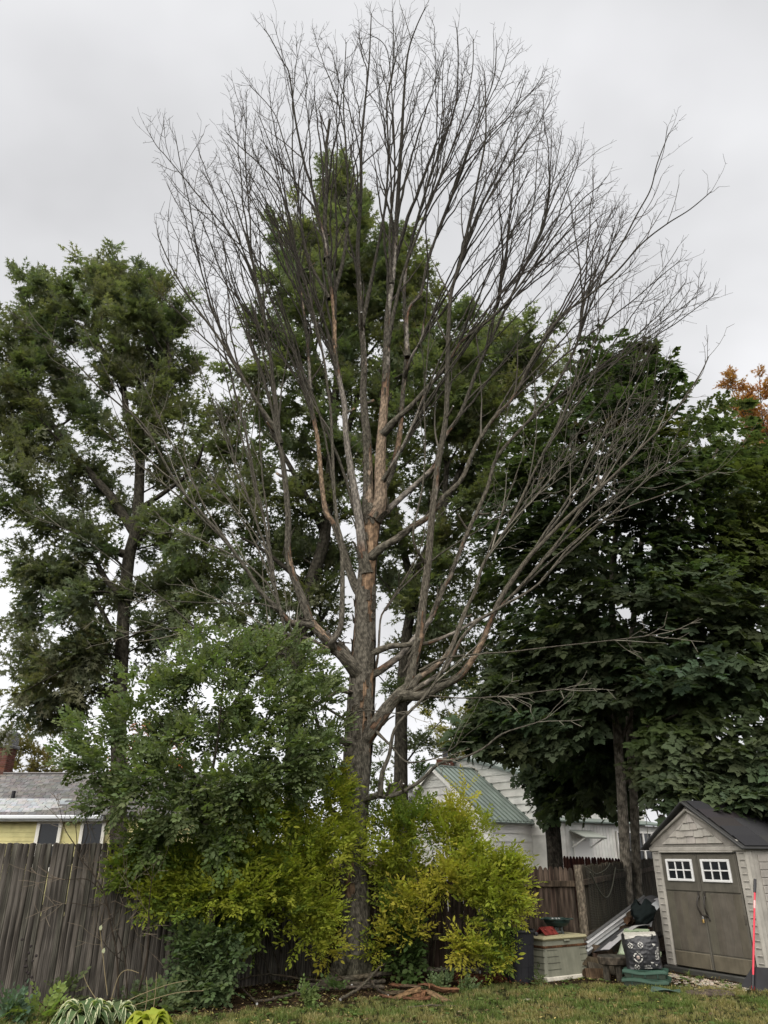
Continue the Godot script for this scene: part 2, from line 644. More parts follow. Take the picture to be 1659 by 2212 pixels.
# side branches along a limb or a branch, in opposite pairs as maples have them
func sprout(path: PackedVector3Array, rad: PackedFloat32Array, kids: int) -> void:
	var m := path.size()
	var length := m * 0.11
	kids = int(ceil(kids * 0.72))
	for k in kids:
		var f := lerpf(0.3, 0.93, (k + rnd(0.1, 0.9)) / kids)
		var i := clampi(int(f * (m - 1)), 1, m - 2)
		if path[i].y < 7.0 and rng.randf() < 0.72:
			continue
		var t := (path[i + 1] - path[i - 1]).normalized()
		var away := (rvec() - t * 0.2).normalized()
		away = (away - t * away.dot(t)).normalized()
		var spread := 0.5 if path[i].y > 8.0 else 0.4
		var d := (t * cos(spread) + away * sin(spread)).normalized()
		var l := rnd(0.55, 1.0) * clampf(length * 0.28, 0.5, 2.4) * (1.15 - 0.55 * f)
		branch(path[i], d, l, minf(rad[i] * 0.6, 0.022), 1)
	# fork at the tip
	var t := (path[m - 1] - path[m - 3]).normalized()
	for k in 3:
		twig(path[m - 1 - k], (t + rvec() * 0.45).normalized(), rnd(0.3, 0.8), rad[m - 1] * 0.9, 2)

# dark high up, pale with lichen low down
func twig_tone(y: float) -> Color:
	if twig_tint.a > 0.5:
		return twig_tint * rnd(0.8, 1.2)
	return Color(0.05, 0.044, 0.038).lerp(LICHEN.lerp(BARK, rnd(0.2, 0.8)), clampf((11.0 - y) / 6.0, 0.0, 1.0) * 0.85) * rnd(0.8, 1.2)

func branch(a: Vector3, d: Vector3, l: float, r: float, level: int) -> void:
	var m := maxi(4, int(l / 0.13))
	var pts := PackedVector3Array([a])
	var rad := PackedFloat32Array([r])
	var p := a
	var cols := PackedColorArray([twig_tone(a.y)])
	for i in m:
		d = (d + rvec() * 0.075 + Vector3.UP * (0.045 if a.y > 7.0 else 0.0)).normalized()
		p += d * l / m
		pts.append(p)
		rad.append(lerpf(r, 0.0065, (i + 1.0) / m))
		cols.append(twig_tone(p.y))
	if n_branch < 290:
		n_branch += 1
		var mb := MB.new()
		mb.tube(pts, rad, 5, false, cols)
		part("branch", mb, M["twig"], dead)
	else:
		twigs.tube(pts, rad, 4, false, cols)
	dress(pts, rad, l)

# twigs in pairs along a thin branch
func dress(pts: PackedVector3Array, rad: PackedFloat32Array, l: float) -> void:
	var m := pts.size()
	var n := maxi(2, int(l * (1.3 if pts[0].y > 7.0 or pts[0].y < 2.2 else 1.8)))
	for k in n:
		var f := lerpf(0.25, 0.98, (k + rnd(0.2, 0.8)) / n)
		var i := clampi(int(f * (m - 1)), 1, m - 2)
		var t := (pts[i + 1] - pts[i - 1]).normalized()
		var away := t.cross(rvec()).normalized()
		for s in ([1.0, -1.0] if rng.randf() < 0.6 else [1.0]):
			var tl := rnd(0.2, 0.75) * (1.15 - 0.6 * f)
			twig(pts[i], (t * 0.75 + away * s * 0.65).normalized(), tl, minf(rad[i] * 0.7, 0.009), 2)
	twig(pts[m - 1], ((pts[m - 1] - pts[m - 2]).normalized() + rvec() * 0.3).normalized(), rnd(0.2, 0.5), 0.007, 2)

func twig(a: Vector3, d: Vector3, l: float, r: float, level: int) -> void:
	var m := 4 if level == 2 else 2
	r = clampf(r, 0.0055, 0.009) * twig_size
	var pts := PackedVector3Array([a])
	var rad := PackedFloat32Array([r])
	var p := a
	for i in m:
		d = (d + rvec() * 0.14 + Vector3.UP * (0.07 if a.y > 6.0 else 0.02)).normalized()
		p += d * l / m
		pts.append(p)
		rad.append(lerpf(r, 0.0042 * twig_size, (i + 1.0) / m))
	twigs.col = twig_tone(a.y)
	twigs.tube(pts, rad, 3, false)
	if level == 2:
		var n := 1 + int(l * 3.2)
		for k in n:
			var i := clampi(1 + int(rng.randf() * m), 1, m)
			var t := (pts[i] - pts[i - 1]).normalized()
			twig(pts[i], (t * 0.8 + rvec() * 0.75).normalized(), rnd(0.07, 0.24), 0.0055, 3)

# a long whip from the best place on the limbs to a tip
func whip(tx: float, ty: float, z: float, kids := 4) -> void:
	var tip := P(tx, ty, z)
	var best := 1e9
	var bq := []
	for li in limbs.size():
		var l: Array = limbs[li]
		var path: PackedVector3Array = l[0]
		for i in range(path.size() / 4, path.size() - 2, 2):
			var q := path[i]
			if q.y < 5.0:
				continue
			var dv := tip - q
			var dist := dv.length()
			if dist < 2.2 or dist > 6.5 or l[1][i] < 0.018:
				continue
			var t := (path[i + 1] - path[i - 1]).normalized()
			var ang := t.angle_to(dv)
			var cost: float = absf(ang - 0.16) * 2.6 + dist * 0.06 + l[2] * 0.5 + 0.09 * whips_on.get(li, 0) + (0.6 if dv.y < 0.0 else 0.0)
			if cost < best:
				best = cost
				bq = [q, t, dist, l[1][i], li]
	if bq.is_empty():
		return
	var q: Vector3 = bq[0]
	whips_on[bq[4]] = whips_on.get(bq[4], 0) + 1
	var c1: Vector3 = q + bq[1] * bq[2] * 0.3
	var c2: Vector3 = tip - (tip - q).normalized() * bq[2] * 0.3 - Vector3.UP * bq[2] * rnd(0.0, 0.035)
	var m := int(bq[2] / 0.11)
	var path := PackedVector3Array()
	var rad := PackedFloat32Array()
	var cols := PackedColorArray()
	var r0 := clampf(bq[3] * 0.65, 0.02, 0.038)
	for i in m + 1:
		var f := float(i) / m
		path.append(q.bezier_interpolate(c1, c2, tip, f) + Vector3(noise.get_noise_2d(f * 60.0, tx), 0.0, noise.get_noise_2d(f * 60.0, ty)) * 0.05)
		rad.append(lerpf(r0, 0.008, pow(f, 1.0)))
		cols.append(BARK.lerp(LICHEN, rnd(0.1, 0.5)).lerp(Color(0.06, 0.054, 0.046), clampf((path[i].y - 6.5) / 6.0, 0.0, 1.0) * 0.85))  # upper whips coloured near black, imitating their backlit look against the sky
	var mb := MB.new()
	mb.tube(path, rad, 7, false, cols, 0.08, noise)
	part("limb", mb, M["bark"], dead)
	if kids > 1:
		limbs.append([path, rad, 1.0])
	sprout(path, rad, kids + int(bq[2] * 0.2 * kids))
	dress(path.slice(m / 2), rad.slice(m / 2), bq[2] * 0.5)

func dead_tree() -> void:
	rng.seed = 77
	var base := G(762, 2112)
	dead = thing("dead_maple_tree", "tall bare dead tree with peeling bark standing over the yellow-green shrubs", "tree", base)
	# trunk, with root flare, ridged bark and a long split
	var px := [762, 2116, 762, 2085, 765, 2040, 770, 1990, 768, 1930, 766, 1880, 765, 1830, 766, 1780, 768, 1700, 773, 1620, 776, 1560, 780, 1500, 784, 1430, 787, 1370, 789, 1300, 793, 1240, 798, 1180, 803, 1128, 806, 1100]
	var hw := [46, 41, 33, 29, 27.5, 26.5, 26, 27, 28.5, 31, 30, 29, 26, 24, 22.5, 19.5, 19, 20, 18]
	var raw := PackedVector3Array()
	for i in px.size() / 2:
		raw.append(P(px[2 * i], px[2 * i + 1], 12.33))
	raw[0].y = -0.08
	var path := smooth_path(raw, 0.06)
	var rad := PackedFloat32Array()
	var cols := PackedColorArray()
	for p in path:
		var k := 0
		while k < raw.size() - 2 and raw[k + 1].y < p.y:
			k += 1
		var f := clampf((p.y - raw[k].y) / (raw[k + 1].y - raw[k].y), 0.0, 1.0)
		rad.append(lerpf(hw[k] * per(px[2 * k], px[2 * k + 1], 12.33), hw[k + 1] * per(px[2 * k + 2], px[2 * k + 3], 12.33), f))
		var l := clampf(0.5 + noise.get_noise_2d(p.y * 2.0, 3.0), 0.0, 1.0)
		var moss := clampf(0.35 - p.y, 0.0, 0.35) * 1.6
		cols.append(BARK.lerp(LICHEN, l * 0.45).lerp(Color(0.10, 0.10, 0.05), moss))
	limbs.append([path, rad, 0.0])
	var sides := 44
	var m := path.size()
	var mask := PackedByteArray()
	mask.resize((m - 1) * sides)
	# [height from, to, middle angle as seen from the front (- left, + right), half width, colour]
	var wounds := [[1.05, 1.55, -0.55, 0.5, FRESH], [1.45, 2.0, -0.42, 0.42, FRESH], [3.25, 4.2, 0.25, 0.16, REDDISH], [3.5, 3.75, -0.4, 0.12, FRESH], [4.3, 5.7, -1.45, 0.35, FRESH], [2.9, 4.9, 1.2, 0.4, REDDISH], [5.7, 7.6, 0.3, 0.85, FRESH], [5.2, 5.8, 0.55, 0.22, FRESH], [6.2, 7.6, -0.9, 0.4, FRESH]]
	var mb := MB.new()
	var x := Vector3.RIGHT
	var k0 := 0
	var along := 0.0
	var urep := 5.0
	var dent := FastNoiseLite.new()
	dent.seed = 4
	dent.frequency = 1.0
	dent.fractal_type = FastNoiseLite.FRACTAL_RIDGED
	dent.fractal_octaves = 3
	for i in m:
		if i > 0:
			along += path[i].distance_to(path[i - 1])
		for j in sides + 1:
			# angle 0 faces the camera, growing to the right
			var th := TAU * float(j % sides) / sides
			var d := Vector3(sin(th), 0, cos(th))
			var y := path[i].y
			var flare := exp(-maxf(y, 0.0) / 0.22)
			var r := rad[i] * (1.0 + flare * 0.28 * (sin(th * 5.0 + 1.0) + 0.6 * sin(th * 3.0)))
			r *= 1.0 + 0.10 * (dent.get_noise_3d(d.x * 3.2, y * 0.8, d.z * 3.2) - 0.1) + 0.05 * noise.get_noise_3d(d.x * 40, y * 40, d.z * 40)
			r *= 1.0 + 0.05 * noise.get_noise_3d(d.x * 9, y * 6, d.z * 9)
			mb.v.append(path[i] + d * r)
			mb.c.append(cols[i])
			mb.u.append(Vector2(urep * float(j) / sides, along / 0.42))
			if j < sides and i < m - 1:
				for w in wounds:
					var t2 := wrapf(th - w[2], -PI, PI)
					var wob := noise.get_noise_2d(y * 25.0, w[2] * 50.0)
					var e := 0.09 * noise.get_noise_2d(th * 160.0, w[0] * 100.0)
					var taper := smoothstep(0.0, 0.25, y - w[0] + 0.08 + e) * smoothstep(0.0, 0.25, w[1] - y + 0.08 + e)
					if y + e > w[0] and y + e < w[1] and absf(t2 + wob * 0.25) < w[3] * (0.55 + 0.5 * taper + 0.6 * wob):
						mask[i * sides + j] = 1
	var w := sides + 1
	mb.n.resize(mb.v.size())
	for i in m:
		for j in w:
			var up: Vector3 = mb.v[mini(i + 1, m - 1) * w + j] - mb.v[maxi(i - 1, 0) * w + j]
			var ro: Vector3 = mb.v[i * w + (j + 1) % sides] - mb.v[i * w + (j - 1 + sides) % sides]
			mb.n[i * w + j] = ro.cross(up).normalized() * -1.0 if ro.cross(up).dot(mb.v[i * w + j] - path[i]) < 0.0 else ro.cross(up).normalized()
	for i in m - 1:
		for j in sides:
			if mask[i * sides + j]:
				continue
			var a := i * w + j
			for tr in [[a, a + w, a + 1], [a + 1, a + w, a + w + 1]]:
				var nn: Vector3 = (mb.v[tr[2]] - mb.v[tr[0]]).cross(mb.v[tr[1]] - mb.v[tr[0]])
				if nn.dot(mb.n[a]) >= 0.0:
					mb.ix.append(tr[0]); mb.ix.append(tr[1]); mb.ix.append(tr[2])
				else:
					mb.ix.append(tr[0]); mb.ix.append(tr[2]); mb.ix.append(tr[1])
	var tr := part("trunk", mb, M["bark"], dead)
	var wood := MB.new()
	var wp := PackedVector3Array()
	var wr := PackedFloat32Array()
	var wc := PackedColorArray()
	for i in range(0, m, 2):
		var y := path[i].y
		if y < 0.9 or i > m - 3:
			continue
		wp.append(path[i]); wr.append(rad[i] * 0.91)
		var q := clampf(0.5 + 1.1 * noise.get_noise_2d(y * 9.0, 77.0), 0.0, 1.0)
		wc.append(FRESH.lerp(REDDISH, q * (0.6 if y > 3.0 else 0.15)))
	wood.tube(wp, wr, 28, false, wc, 0.06, noise, PackedByteArray(), 0.5)
	part("bare_wood", wood, M["bare_wood"], tr)
	# loose plates of bark that stand off round the wounds
	for k in 44:
		var wd: Array = wounds[rng.randi() % wounds.size()]
		var y := rnd(wd[0], wd[1])
		var i := clampi(int(m * 0.02), 0, m - 1)
		while i < m - 1 and path[i].y < y:
			i += 1
		var th: float = wd[2] + (wd[3] + 0.05) * (1.0 if rng.randf() < 0.5 else -1.0)
		var d := Vector3(sin(th), 0, cos(th))
		var tang := Vector3(cos(th), 0, -sin(th))
		var hh := rnd(0.06, 0.2)
		var ww := rnd(0.025, 0.06)
		var rows := []
		for a in 4:
			var row := []
			for b in 3:
				var f := a / 3.0
				row.append(path[i] + d * (rad[i] * 1.0 + 0.012 + 0.03 * f * f) + tang * (b - 1) * ww * (1.0 - 0.3 * f) + Vector3.UP * (f - 0.5) * hh + rvec() * 0.004)
			rows.append(row)
		var pl := MB.new()
		pl.col = BARK * rnd(0.8, 1.3)
		pl.grid(rows, d, 0.008)
		part("bark_plate", pl, M["bark"], dead)

	var f := FRESH
	var s := SILVER
	# stems over the fork
	limb([800, 1110, 796, 1092, 794, 963, 785, 855, 787, 783, 780, 693, 776, 603, 773, 531, 779, 416, 780, 320, 788, 224, 798, 128, 802, 30], 15, 1.2, 12.3, 12.9, [[0.02, 0.1, 0.5, f], [0.22, 0.3, 0.35, s], [0.34, 0.4, 0.3, s]], 9)
	limb([812, 1110, 821, 1085, 821, 999, 829, 891, 834, 819, 836, 747, 839, 675, 848, 603, 853, 540, 859, 432, 866, 307, 873, 192, 882, 112, 900, 58, 919, 16], 19, 1.2, 12.25, 11.9, [[0.0, 0.2, 0.85, f], [0.21, 0.27, 0.4, s], [0.3, 0.46, 0.55, s]], 9)
	limb([790, 1225, 782, 1180, 773, 1107, 758, 1017, 748, 945, 744, 873, 733, 819, 723, 754, 722, 693, 717, 639, 710, 578, 704, 531, 692, 480, 673, 400, 660, 362, 647, 304, 638, 256, 625, 160, 612, 134, 583, 80, 570, 63], 14, 1.1, 12.2, 11.4, [[0.03, 0.3, 0.95, s], [0.32, 0.43, 0.9, f], [0.5, 0.56, 0.6, s]], 9)
	limb([708, 560, 702, 480, 706, 410, 705, 320, 708, 290, 712, 258], 8, 3.5, 11.9, 11.6, [], 3)
	limb([780, 1285, 766, 1262, 737, 1175, 719, 1128, 704, 1107, 695, 1046, 690, 981, 686, 945, 679, 909, 672, 866, 668, 800, 662, 720, 652, 640, 640, 560, 625, 470, 600, 400, 555, 349, 522, 320, 489, 286], 11, 1.1, 12.5, 13.6, [[0.12, 0.3, 0.9, f], [0.34, 0.42, 0.7, s], [0.5, 0.55, 0.6, f]], 8)
	# left: the heavy low limb and what rises from it
	limb([760, 1440, 749, 1425, 719, 1394, 690, 1365, 672, 1344, 662, 1318, 647, 1279, 628, 1225, 622, 1182, 623, 1120, 615, 1030, 603, 945, 600, 901, 590, 821, 580, 741, 561, 645, 551, 590, 537, 530, 522, 478, 503, 416, 490, 392], 16, 1.2, 12.1, 11.2, [[0.07, 0.13, 0.5, f], [0.2, 0.25, 0.4, f]], 8)
	limb([604, 950, 595, 925, 577, 901, 535, 834, 478, 738, 427, 667, 398, 623, 382, 597, 366, 567, 350, 531, 341, 507], 7, 1.3, 11.6, 10.8, [], 7)
	limb([700, 1402, 716, 1388, 733, 1362, 739, 1326, 740, 1236, 737, 1164, 731, 1143, 722, 1071, 719, 999, 717, 945, 715, 891, 708, 837, 701, 783, 686, 715, 664, 625, 636, 530, 610, 420, 590, 330, 560, 250], 8, 1.0, 11.9, 11.3, [], 7)
	limb([760, 1395, 735, 1392, 708, 1401, 672, 1382, 614, 1369, 531, 1358, 416, 1355, 340, 1360, 278, 1368], 7, 0.9, 12.1, 10.6, [[0.12, 0.2, 0.6, s]], 5)
	limb([668, 1345, 640, 1346, 622, 1340, 589, 1304, 564, 1279, 542, 1243, 491, 1173, 436, 1109, 392, 1058, 366, 1016, 314, 922, 262, 876, 211, 832, 166, 784, 112, 736, 64, 708], 8, 1.1, 11.9, 9.9, [[0.02, 0.08, 0.5, s]], 9)
	limb([600, 1312, 570, 1306, 531, 1304, 432, 1302, 352, 1296, 300, 1282, 250, 1262], 3, 0.9, 11.6, 10.6, [], 4)
	limb([700, 1405, 640, 1410, 600, 1412, 531, 1400, 480, 1393, 426, 1358, 352, 1294, 272, 1233, 179, 1163, 110, 1130], 4.5, 1.0, 12.0, 10.2, [], 6)
	limb([755, 1485, 735, 1492, 715, 1502, 683, 1524], 7, 4, 12.1, 11.9, [[0.1, 0.6, 0.5, s]], 2)
	limb([750, 1555, 730, 1545, 705, 1530, 690, 1522, 668, 1505, 655, 1470, 650, 1400], 5, 1.5, 12.1, 11.6, [], 3)
	limb([750, 1590, 735, 1600, 712, 1598, 690, 1604, 668, 1612, 645, 1598], 11, 6, 12.1, 11.7, [[0.3, 0.9, 0.5, s]], 1)
	limb([748, 1778, 737, 1772, 718, 1752, 708, 1736, 690, 1672, 666, 1632, 647, 1589, 632, 1535, 627, 1470, 618, 1416, 611, 1344, 598, 1280, 586, 1205, 570, 1120, 551, 1061, 537, 975, 529, 901, 534, 866], 7.5, 1.4, 12.0, 11.2, [], 6)
	limb([748, 1722, 722, 1700, 712, 1650, 690, 1578, 668, 1517, 655, 1462, 640, 1400, 622, 1330], 7, 1.5, 12.05, 11.5, [], 4)
	limb([710, 1735, 712, 1700, 722, 1655, 728, 1634], 5, 4, 11.9, 11.6, [[0.9, 1.0, 1.0, f]], 0)
	# right: the heavy low limb
	limb([785, 1602, 805, 1575, 830, 1540, 850, 1515, 866, 1498, 884, 1482, 892, 1434, 906, 1380, 913, 1308, 924, 1218, 931, 1128, 940, 1050, 944, 1010, 956, 945, 964, 891, 967, 783, 971, 675, 978, 621, 996, 567, 1014, 480, 1034, 380, 1048, 300, 1049, 230, 1046, 160], 18, 1.2, 12.2, 11.2, [[0.03, 0.1, 0.35, REDDISH], [0.14, 0.17, 0.4, f], [0.3, 0.34, 0.4, s]], 9)
	limb([870, 1497, 888, 1500, 910, 1502, 953, 1481, 989, 1463, 1018, 1427, 1043, 1380, 1061, 1337, 1086, 1283, 1140, 1205, 1161, 1182, 1226, 1116, 1314, 1037, 1380, 971, 1437, 914, 1468, 874, 1512, 808, 1530, 770], 14, 1.3, 12.1, 10.6, [[0.14, 0.27, 0.55, f]], 9)
	limb([892, 1470, 902, 1466, 942, 1438, 971, 1405, 989, 1362, 1003, 1322, 1028, 1272, 1043, 1218, 1097, 1134, 1155, 1015, 1203, 927, 1252, 808, 1295, 715, 1330, 640], 8, 1.1, 12.0, 11.5, [[0.02, 0.16, 0.6, f]], 9)
	limb([885, 1490, 928, 1470, 964, 1441, 996, 1380, 1028, 1344, 1050, 1330, 1086, 1308, 1161, 1262, 1225, 1187, 1300, 1125, 1357, 1094, 1445, 1063, 1555, 1012], 7, 1.0, 12.0, 10.5, [[0.03, 0.18, 0.6, s]], 8)
	limb([806, 1404, 840, 1397, 874, 1394, 895, 1391, 924, 1389, 982, 1366, 1028, 1340, 1068, 1319, 1120, 1270, 1190, 1190, 1260, 1090, 1330, 1000, 1400, 900], 8, 1.1, 12.2, 11.9, [[0.18, 0.36, 0.85, s]], 7)
	limb([806, 1456, 818, 1450, 841, 1434, 870, 1412, 895, 1380, 928, 1340, 942, 1308, 960, 1265, 971, 1247, 989, 1200, 1010, 1147, 1050, 1059, 1076, 984, 1146, 905, 1195, 843, 1247, 742, 1267, 643, 1334, 542, 1377, 461, 1406, 408, 1421, 350, 1445, 288], 9.5, 1.1, 12.4, 12.0, [[0.03, 0.12, 0.9, s], [0.16, 0.22, 0.5, s]], 10)
	limb([808, 1500, 812, 1440, 818, 1400, 822, 1340, 830, 1320, 850, 1290, 880, 1240, 905, 1190, 920, 1140], 5.5, 1.5, 12.6, 13.0, [[0.2, 0.5, 0.8, s]], 4)
	limb([794, 1716, 812, 1719, 834, 1722, 870, 1711, 910, 1686, 949, 1650, 996, 1639, 1043, 1618, 1086, 1585, 1161, 1560, 1186, 1547], 8, 1.4, 12.1, 10.9, [], 5)
	limb([832, 1590, 845, 1612, 856, 1625, 877, 1646, 906, 1646, 946, 1636, 985, 1612], 4.5, 1.2, 12.0, 11.4, [], 2)
	limb([818, 1712, 826, 1670, 841, 1632, 852, 1578, 881, 1542, 917, 1506, 946, 1463, 978, 1398, 1014, 1301, 1050, 1200, 1090, 1090, 1130, 980], 6, 1.2, 11.95, 11.0, [], 6)
	limb([744, 1538, 787, 1535, 838, 1540, 881, 1544], 2.6, 1.2, 11.98, 11.7, [], 1)
	limb([900, 1430, 960, 1422, 1040, 1412, 1100, 1408, 1200, 1396, 1290, 1386, 1360, 1378, 1412, 1371], 3.2, 1.0, 11.9, 10.6, [], 3)
	limb([915, 1500, 990, 1508, 1060, 1506, 1130, 1498, 1220, 1487], 2.6, 0.9, 12.0, 11.2, [], 3)
	limb([806, 1194, 822, 1185, 863, 1160, 888, 1139, 928, 1114, 960, 1071, 996, 1035, 1028, 963, 1068, 902, 1111, 855, 1164, 751, 1212, 685, 1270, 641, 1330, 590, 1388, 525, 1440, 484, 1490, 452, 1536, 413], 10, 1.1, 12.15, 11.4, [[0.1, 0.13, 0.4, f], [0.36, 0.4, 0.5, f]], 10)
	limb([815, 1118, 832, 1106, 870, 1071, 917, 1028, 942, 999, 960, 945, 996, 891, 1035, 790, 1068, 720, 1110, 630, 1160, 520, 1190, 440, 1215, 380, 1242, 330], 9.5, 1.1, 12.4, 12.9, [[0.02, 0.16, 0.95, s], [0.2, 0.24, 0.5, s]], 9)
	limb([830, 930, 845, 916, 888, 877, 917, 844, 960, 797, 996, 740, 1068, 682, 1120, 622, 1165, 560, 1220, 480, 1260, 430, 1302, 398], 8, 1.1, 12.1, 11.3, [[0.3, 0.34, 0.5, f]], 8)
	limb([828, 1065, 838, 1035, 848, 1010, 863, 945, 870, 855, 877, 783, 877, 711, 874, 639, 879, 567, 900, 480, 930, 380, 960, 300, 985, 220, 990, 120, 986, 60], 9.5, 1.2, 12.5, 12.9, [[0.08, 0.14, 0.8, f], [0.18, 0.24, 0.4, f], [0.37, 0.42, 0.9, s]], 9)
	limb([840, 1020, 852, 995, 870, 963, 895, 909, 915, 856], 5.5, 3.0, 12.0, 11.7, [[0.1, 1.0, 1.0, s]], 0)
	limb([880, 785, 890, 770, 906, 743, 914, 722, 915, 700], 5, 3, 12.2, 12.0, [[0.1, 1.0, 1.0, s]], 0)
	limb([868, 760, 881, 675, 910, 632, 924, 567, 950, 490, 980, 410, 1012, 320, 1042, 240, 1066, 170, 1072, 105], 6.5, 1.1, 12.3, 11.7, [[0.02, 0.1, 0.8, s], [0.12, 0.2, 0.5, s]], 8)
	limb([836, 740, 848, 690, 872, 590, 905, 500, 935, 420, 972, 330, 1002, 240, 1020, 150, 1022, 85], 6, 1.0, 12.1, 11.2, [], 8)
	limb([782, 700, 800, 620, 815, 540, 832, 440, 838, 330, 836, 220, 850, 130, 848, 20], 6, 1.0, 12.5, 13.0, [], 8)
	limb([722, 640, 742, 560, 752, 450, 748, 340, 742, 220, 748, 92], 6, 1.0, 12.0, 12.4, [], 7)
	limb([846, 600, 842, 500, 852, 380, 848, 250, 836, 110, 800, 75], 5, 0.9, 12.0, 11.4, [], 6)
	limb([872, 1190, 892, 1160, 912, 1050, 918, 950, 916, 860, 921, 800, 930, 700], 3.2, 1.5, 11.6, 11.3, [], 3)
	limb([700, 640, 668, 560, 648, 460, 640, 400, 612, 300, 590, 240, 540, 185], 4.5, 0.9, 11.9, 12.4, [], 7)
	# whips out to the rim of the crown
	for t in [[640, 95], [680, 70], [715, 110], [660, 150], [580, 190], [530, 205], [505, 240], [540, 300], [495, 330], [430, 330], [380, 300], [322, 288], [372, 400], [395, 460], [420, 520], [465, 560], [560, 420], [600, 330], [775, 70], [820, 120], [870, 60], [940, 60], [960, 110], [1010, 130], [1100, 110], [1060, 170], [1130, 190], [1175, 160], [1190, 215], [1160, 260], [1120, 290], [1210, 300], [1190, 370], [1230, 420], [1290, 480], [1260, 520], [1340, 470], [1370, 560], [1420, 600], [1470, 560], [1480, 610], [1505, 640], [1540, 640], [1470, 680], [1420, 720], [1380, 790], [1440, 800], [1390, 880], [1480, 960], [1420, 1000], [1320, 830], [1290, 930], [1350, 1060], [1250, 1000], [350, 640], [420, 760], [300, 820], [260, 960], [450, 1010], [350, 1120], [470, 880], [690, 230], [760, 160], [910, 180]]:
		whip(t[0], t[1], 12.2 + rnd(-1.5, 1.2))
	for k in 130:
		var a := rnd(-0.15, PI + 0.15)
		var q := rnd(0.55, 0.95)
		whip(880.0 + cos(a) * 520.0 * q, 640.0 - sin(a) * 560.0 * q, 12.2 + rnd(-1.8, 1.5), 1)
		if k > 118:
			break
	# snapped stubs along the stems
	for k in 34:
		var li: Array = limbs[1 + rng.randi() % 28]
		var lp: PackedVector3Array = li[0]
		var i := rng.randi_range(lp.size() / 8, lp.size() * 2 / 3)
		var t := (lp[i + 1] - lp[i - 1]).normalized()
		var sd := (t * 0.55 + t.cross(rvec()).normalized()).normalized()
		var sl := rnd(0.08, 0.38)
		var r := minf(li[1][i] * rnd(0.35, 0.6), 0.035)
		var sb := MB.new()
		sb.tube(PackedVector3Array([lp[i], lp[i] + sd * (li[1][i] + sl * 0.5), lp[i] + sd * (li[1][i] + sl) + Vector3.UP * 0.03]), PackedFloat32Array([r * 1.3, r, r * 0.8]), 7, true, PackedColorArray([BARK, BARK, (FRESH if k % 3 == 0 else BARK)]), 0.15, noise)
		part("stub", sb, M["bark"], dead)
	part("twigs", twigs, M["twig"], dead, "stuff")

# ------------------------------------------------------------------ leaves
func leaf(mb: MB, xf: Transform3D, l: float, kind: String) -> void:
	# x towards the tip, z across, y the upper face
	var o: Array
	match kind:
		"maple":
			o = [[0.0, 0.0, 0.0], [0.02, 0.34, -0.02], [0.22, 0.28, 0.02], [0.34, 0.56, -0.06], [0.52, 0.30, 0.02], [0.72, 0.24, 0.0], [1.0, 0.0, -0.06]]
		"silver":
			o = [[0.0, 0.0, 0.0], [0.10, 0.10, 0.0], [0.12, 0.40, -0.04], [0.34, 0.11, 0.02], [0.62, 0.36, -0.03], [0.52, 0.07, 0.02], [1.0, 0.0, -0.08]]
		"round":
			o = [[0.0, 0.0, 0.0], [0.2, 0.27, 0.05], [0.6, 0.31, 0.04], [1.0, 0.0, -0.06]]
		"narrow":
			o = [[0.0, 0.0, 0.0], [0.35, 0.19, 0.03], [0.7, 0.15, 0.02], [1.0, 0.0, -0.05]]
		_:
			o = [[0.0, 0.0, 0.0], [0.3, 0.3, 0.06], [0.7, 0.2, 0.02], [1.0, 0.0, -0.12]]
	var rib := xf * Vector3(0.4 * l, 0.0, 0.0)
	for s in [1.0, -1.0]:
		for i in o.size() - 1:
			var a := xf * (Vector3(o[i][0], o[i][2], o[i][1] * s) * l)
			var b := xf * (Vector3(o[i + 1][0], o[i + 1][2], o[i + 1][1] * s) * l)
			if a.distance_squared_to(rib) < 1e-9 or (i == 0 and o.size() < 5 and false):
				continue
			mb.tri_out(rib, a, b, xf.basis.y)

func turned(x: Vector3, up: Vector3) -> Basis:
	x = x.normalized()
	var z := x.cross(up)
	if z.length() < 0.05:
		z = x.cross(Vector3(0.3, 0.2, 0.9))
	z = z.normalized()
	return Basis(x, z.cross(x).normalized(), z)

# a leafy shoot along x: n leaves in pairs; flat = how level the leaves lie
func shoot(n: int, length: float, l: float, kind: String, flat: float, droop: float, stalk := 0.4) -> ArrayMesh:
	var mb := MB.new()
	for i in n:
		var f := (i / 2 + 0.6) / (n / 2.0 + 0.5)
		var s := 1.0 if i % 2 == 0 else -1.0
		var p := Vector3(f * length, -droop * 0.3 * f * f * length, 0)
		var out := Vector3(rnd(0.35, 0.9), rnd(-0.35, 0.35) * (1.0 - flat) - droop * rnd(0.1, 0.5), s * rnd(0.5, 1.0))
		if i >= n - 1:
			out = Vector3(1, -droop * 0.4, rnd(-0.2, 0.2))
		out = out.normalized()
		var up := (Vector3.UP + rvec() * (1.0 - flat) * 0.9 + rvec() * 0.25).normalized()
		var size := l * rnd(0.7, 1.15)
		leaf(mb, Transform3D(turned(out, up), p + out * size * stalk * 0.5), size, kind)
	var mat_: Material = M["leaf"] if kind != "narrow" else M["soft_leaf"]
	return mb.mesh(mat_)

class Foliage:
	var xf := [[], [], []]
	var col := [[], [], []]
	var sets := []

func foliage(kinds: Array) -> Foliage:
	var f := Foliage.new()
	f.sets = kinds
	return f

func spray(f: Foliage, p: Vector3, dir: Vector3, up: Vector3, size: float, c: Color) -> void:
	var k := rng.randi() % 3
	f.xf[k].append(Transform3D(turned(dir, up).scaled(Vector3.ONE * size), p))
	f.col[k].append(c)

func hang(f: Foliage, tree: Node3D, called := "foliage") -> void:
	for k in 3:
		if f.xf[k].size():
			scatter(called, f.sets[k], f.xf[k], f.col[k], tree)

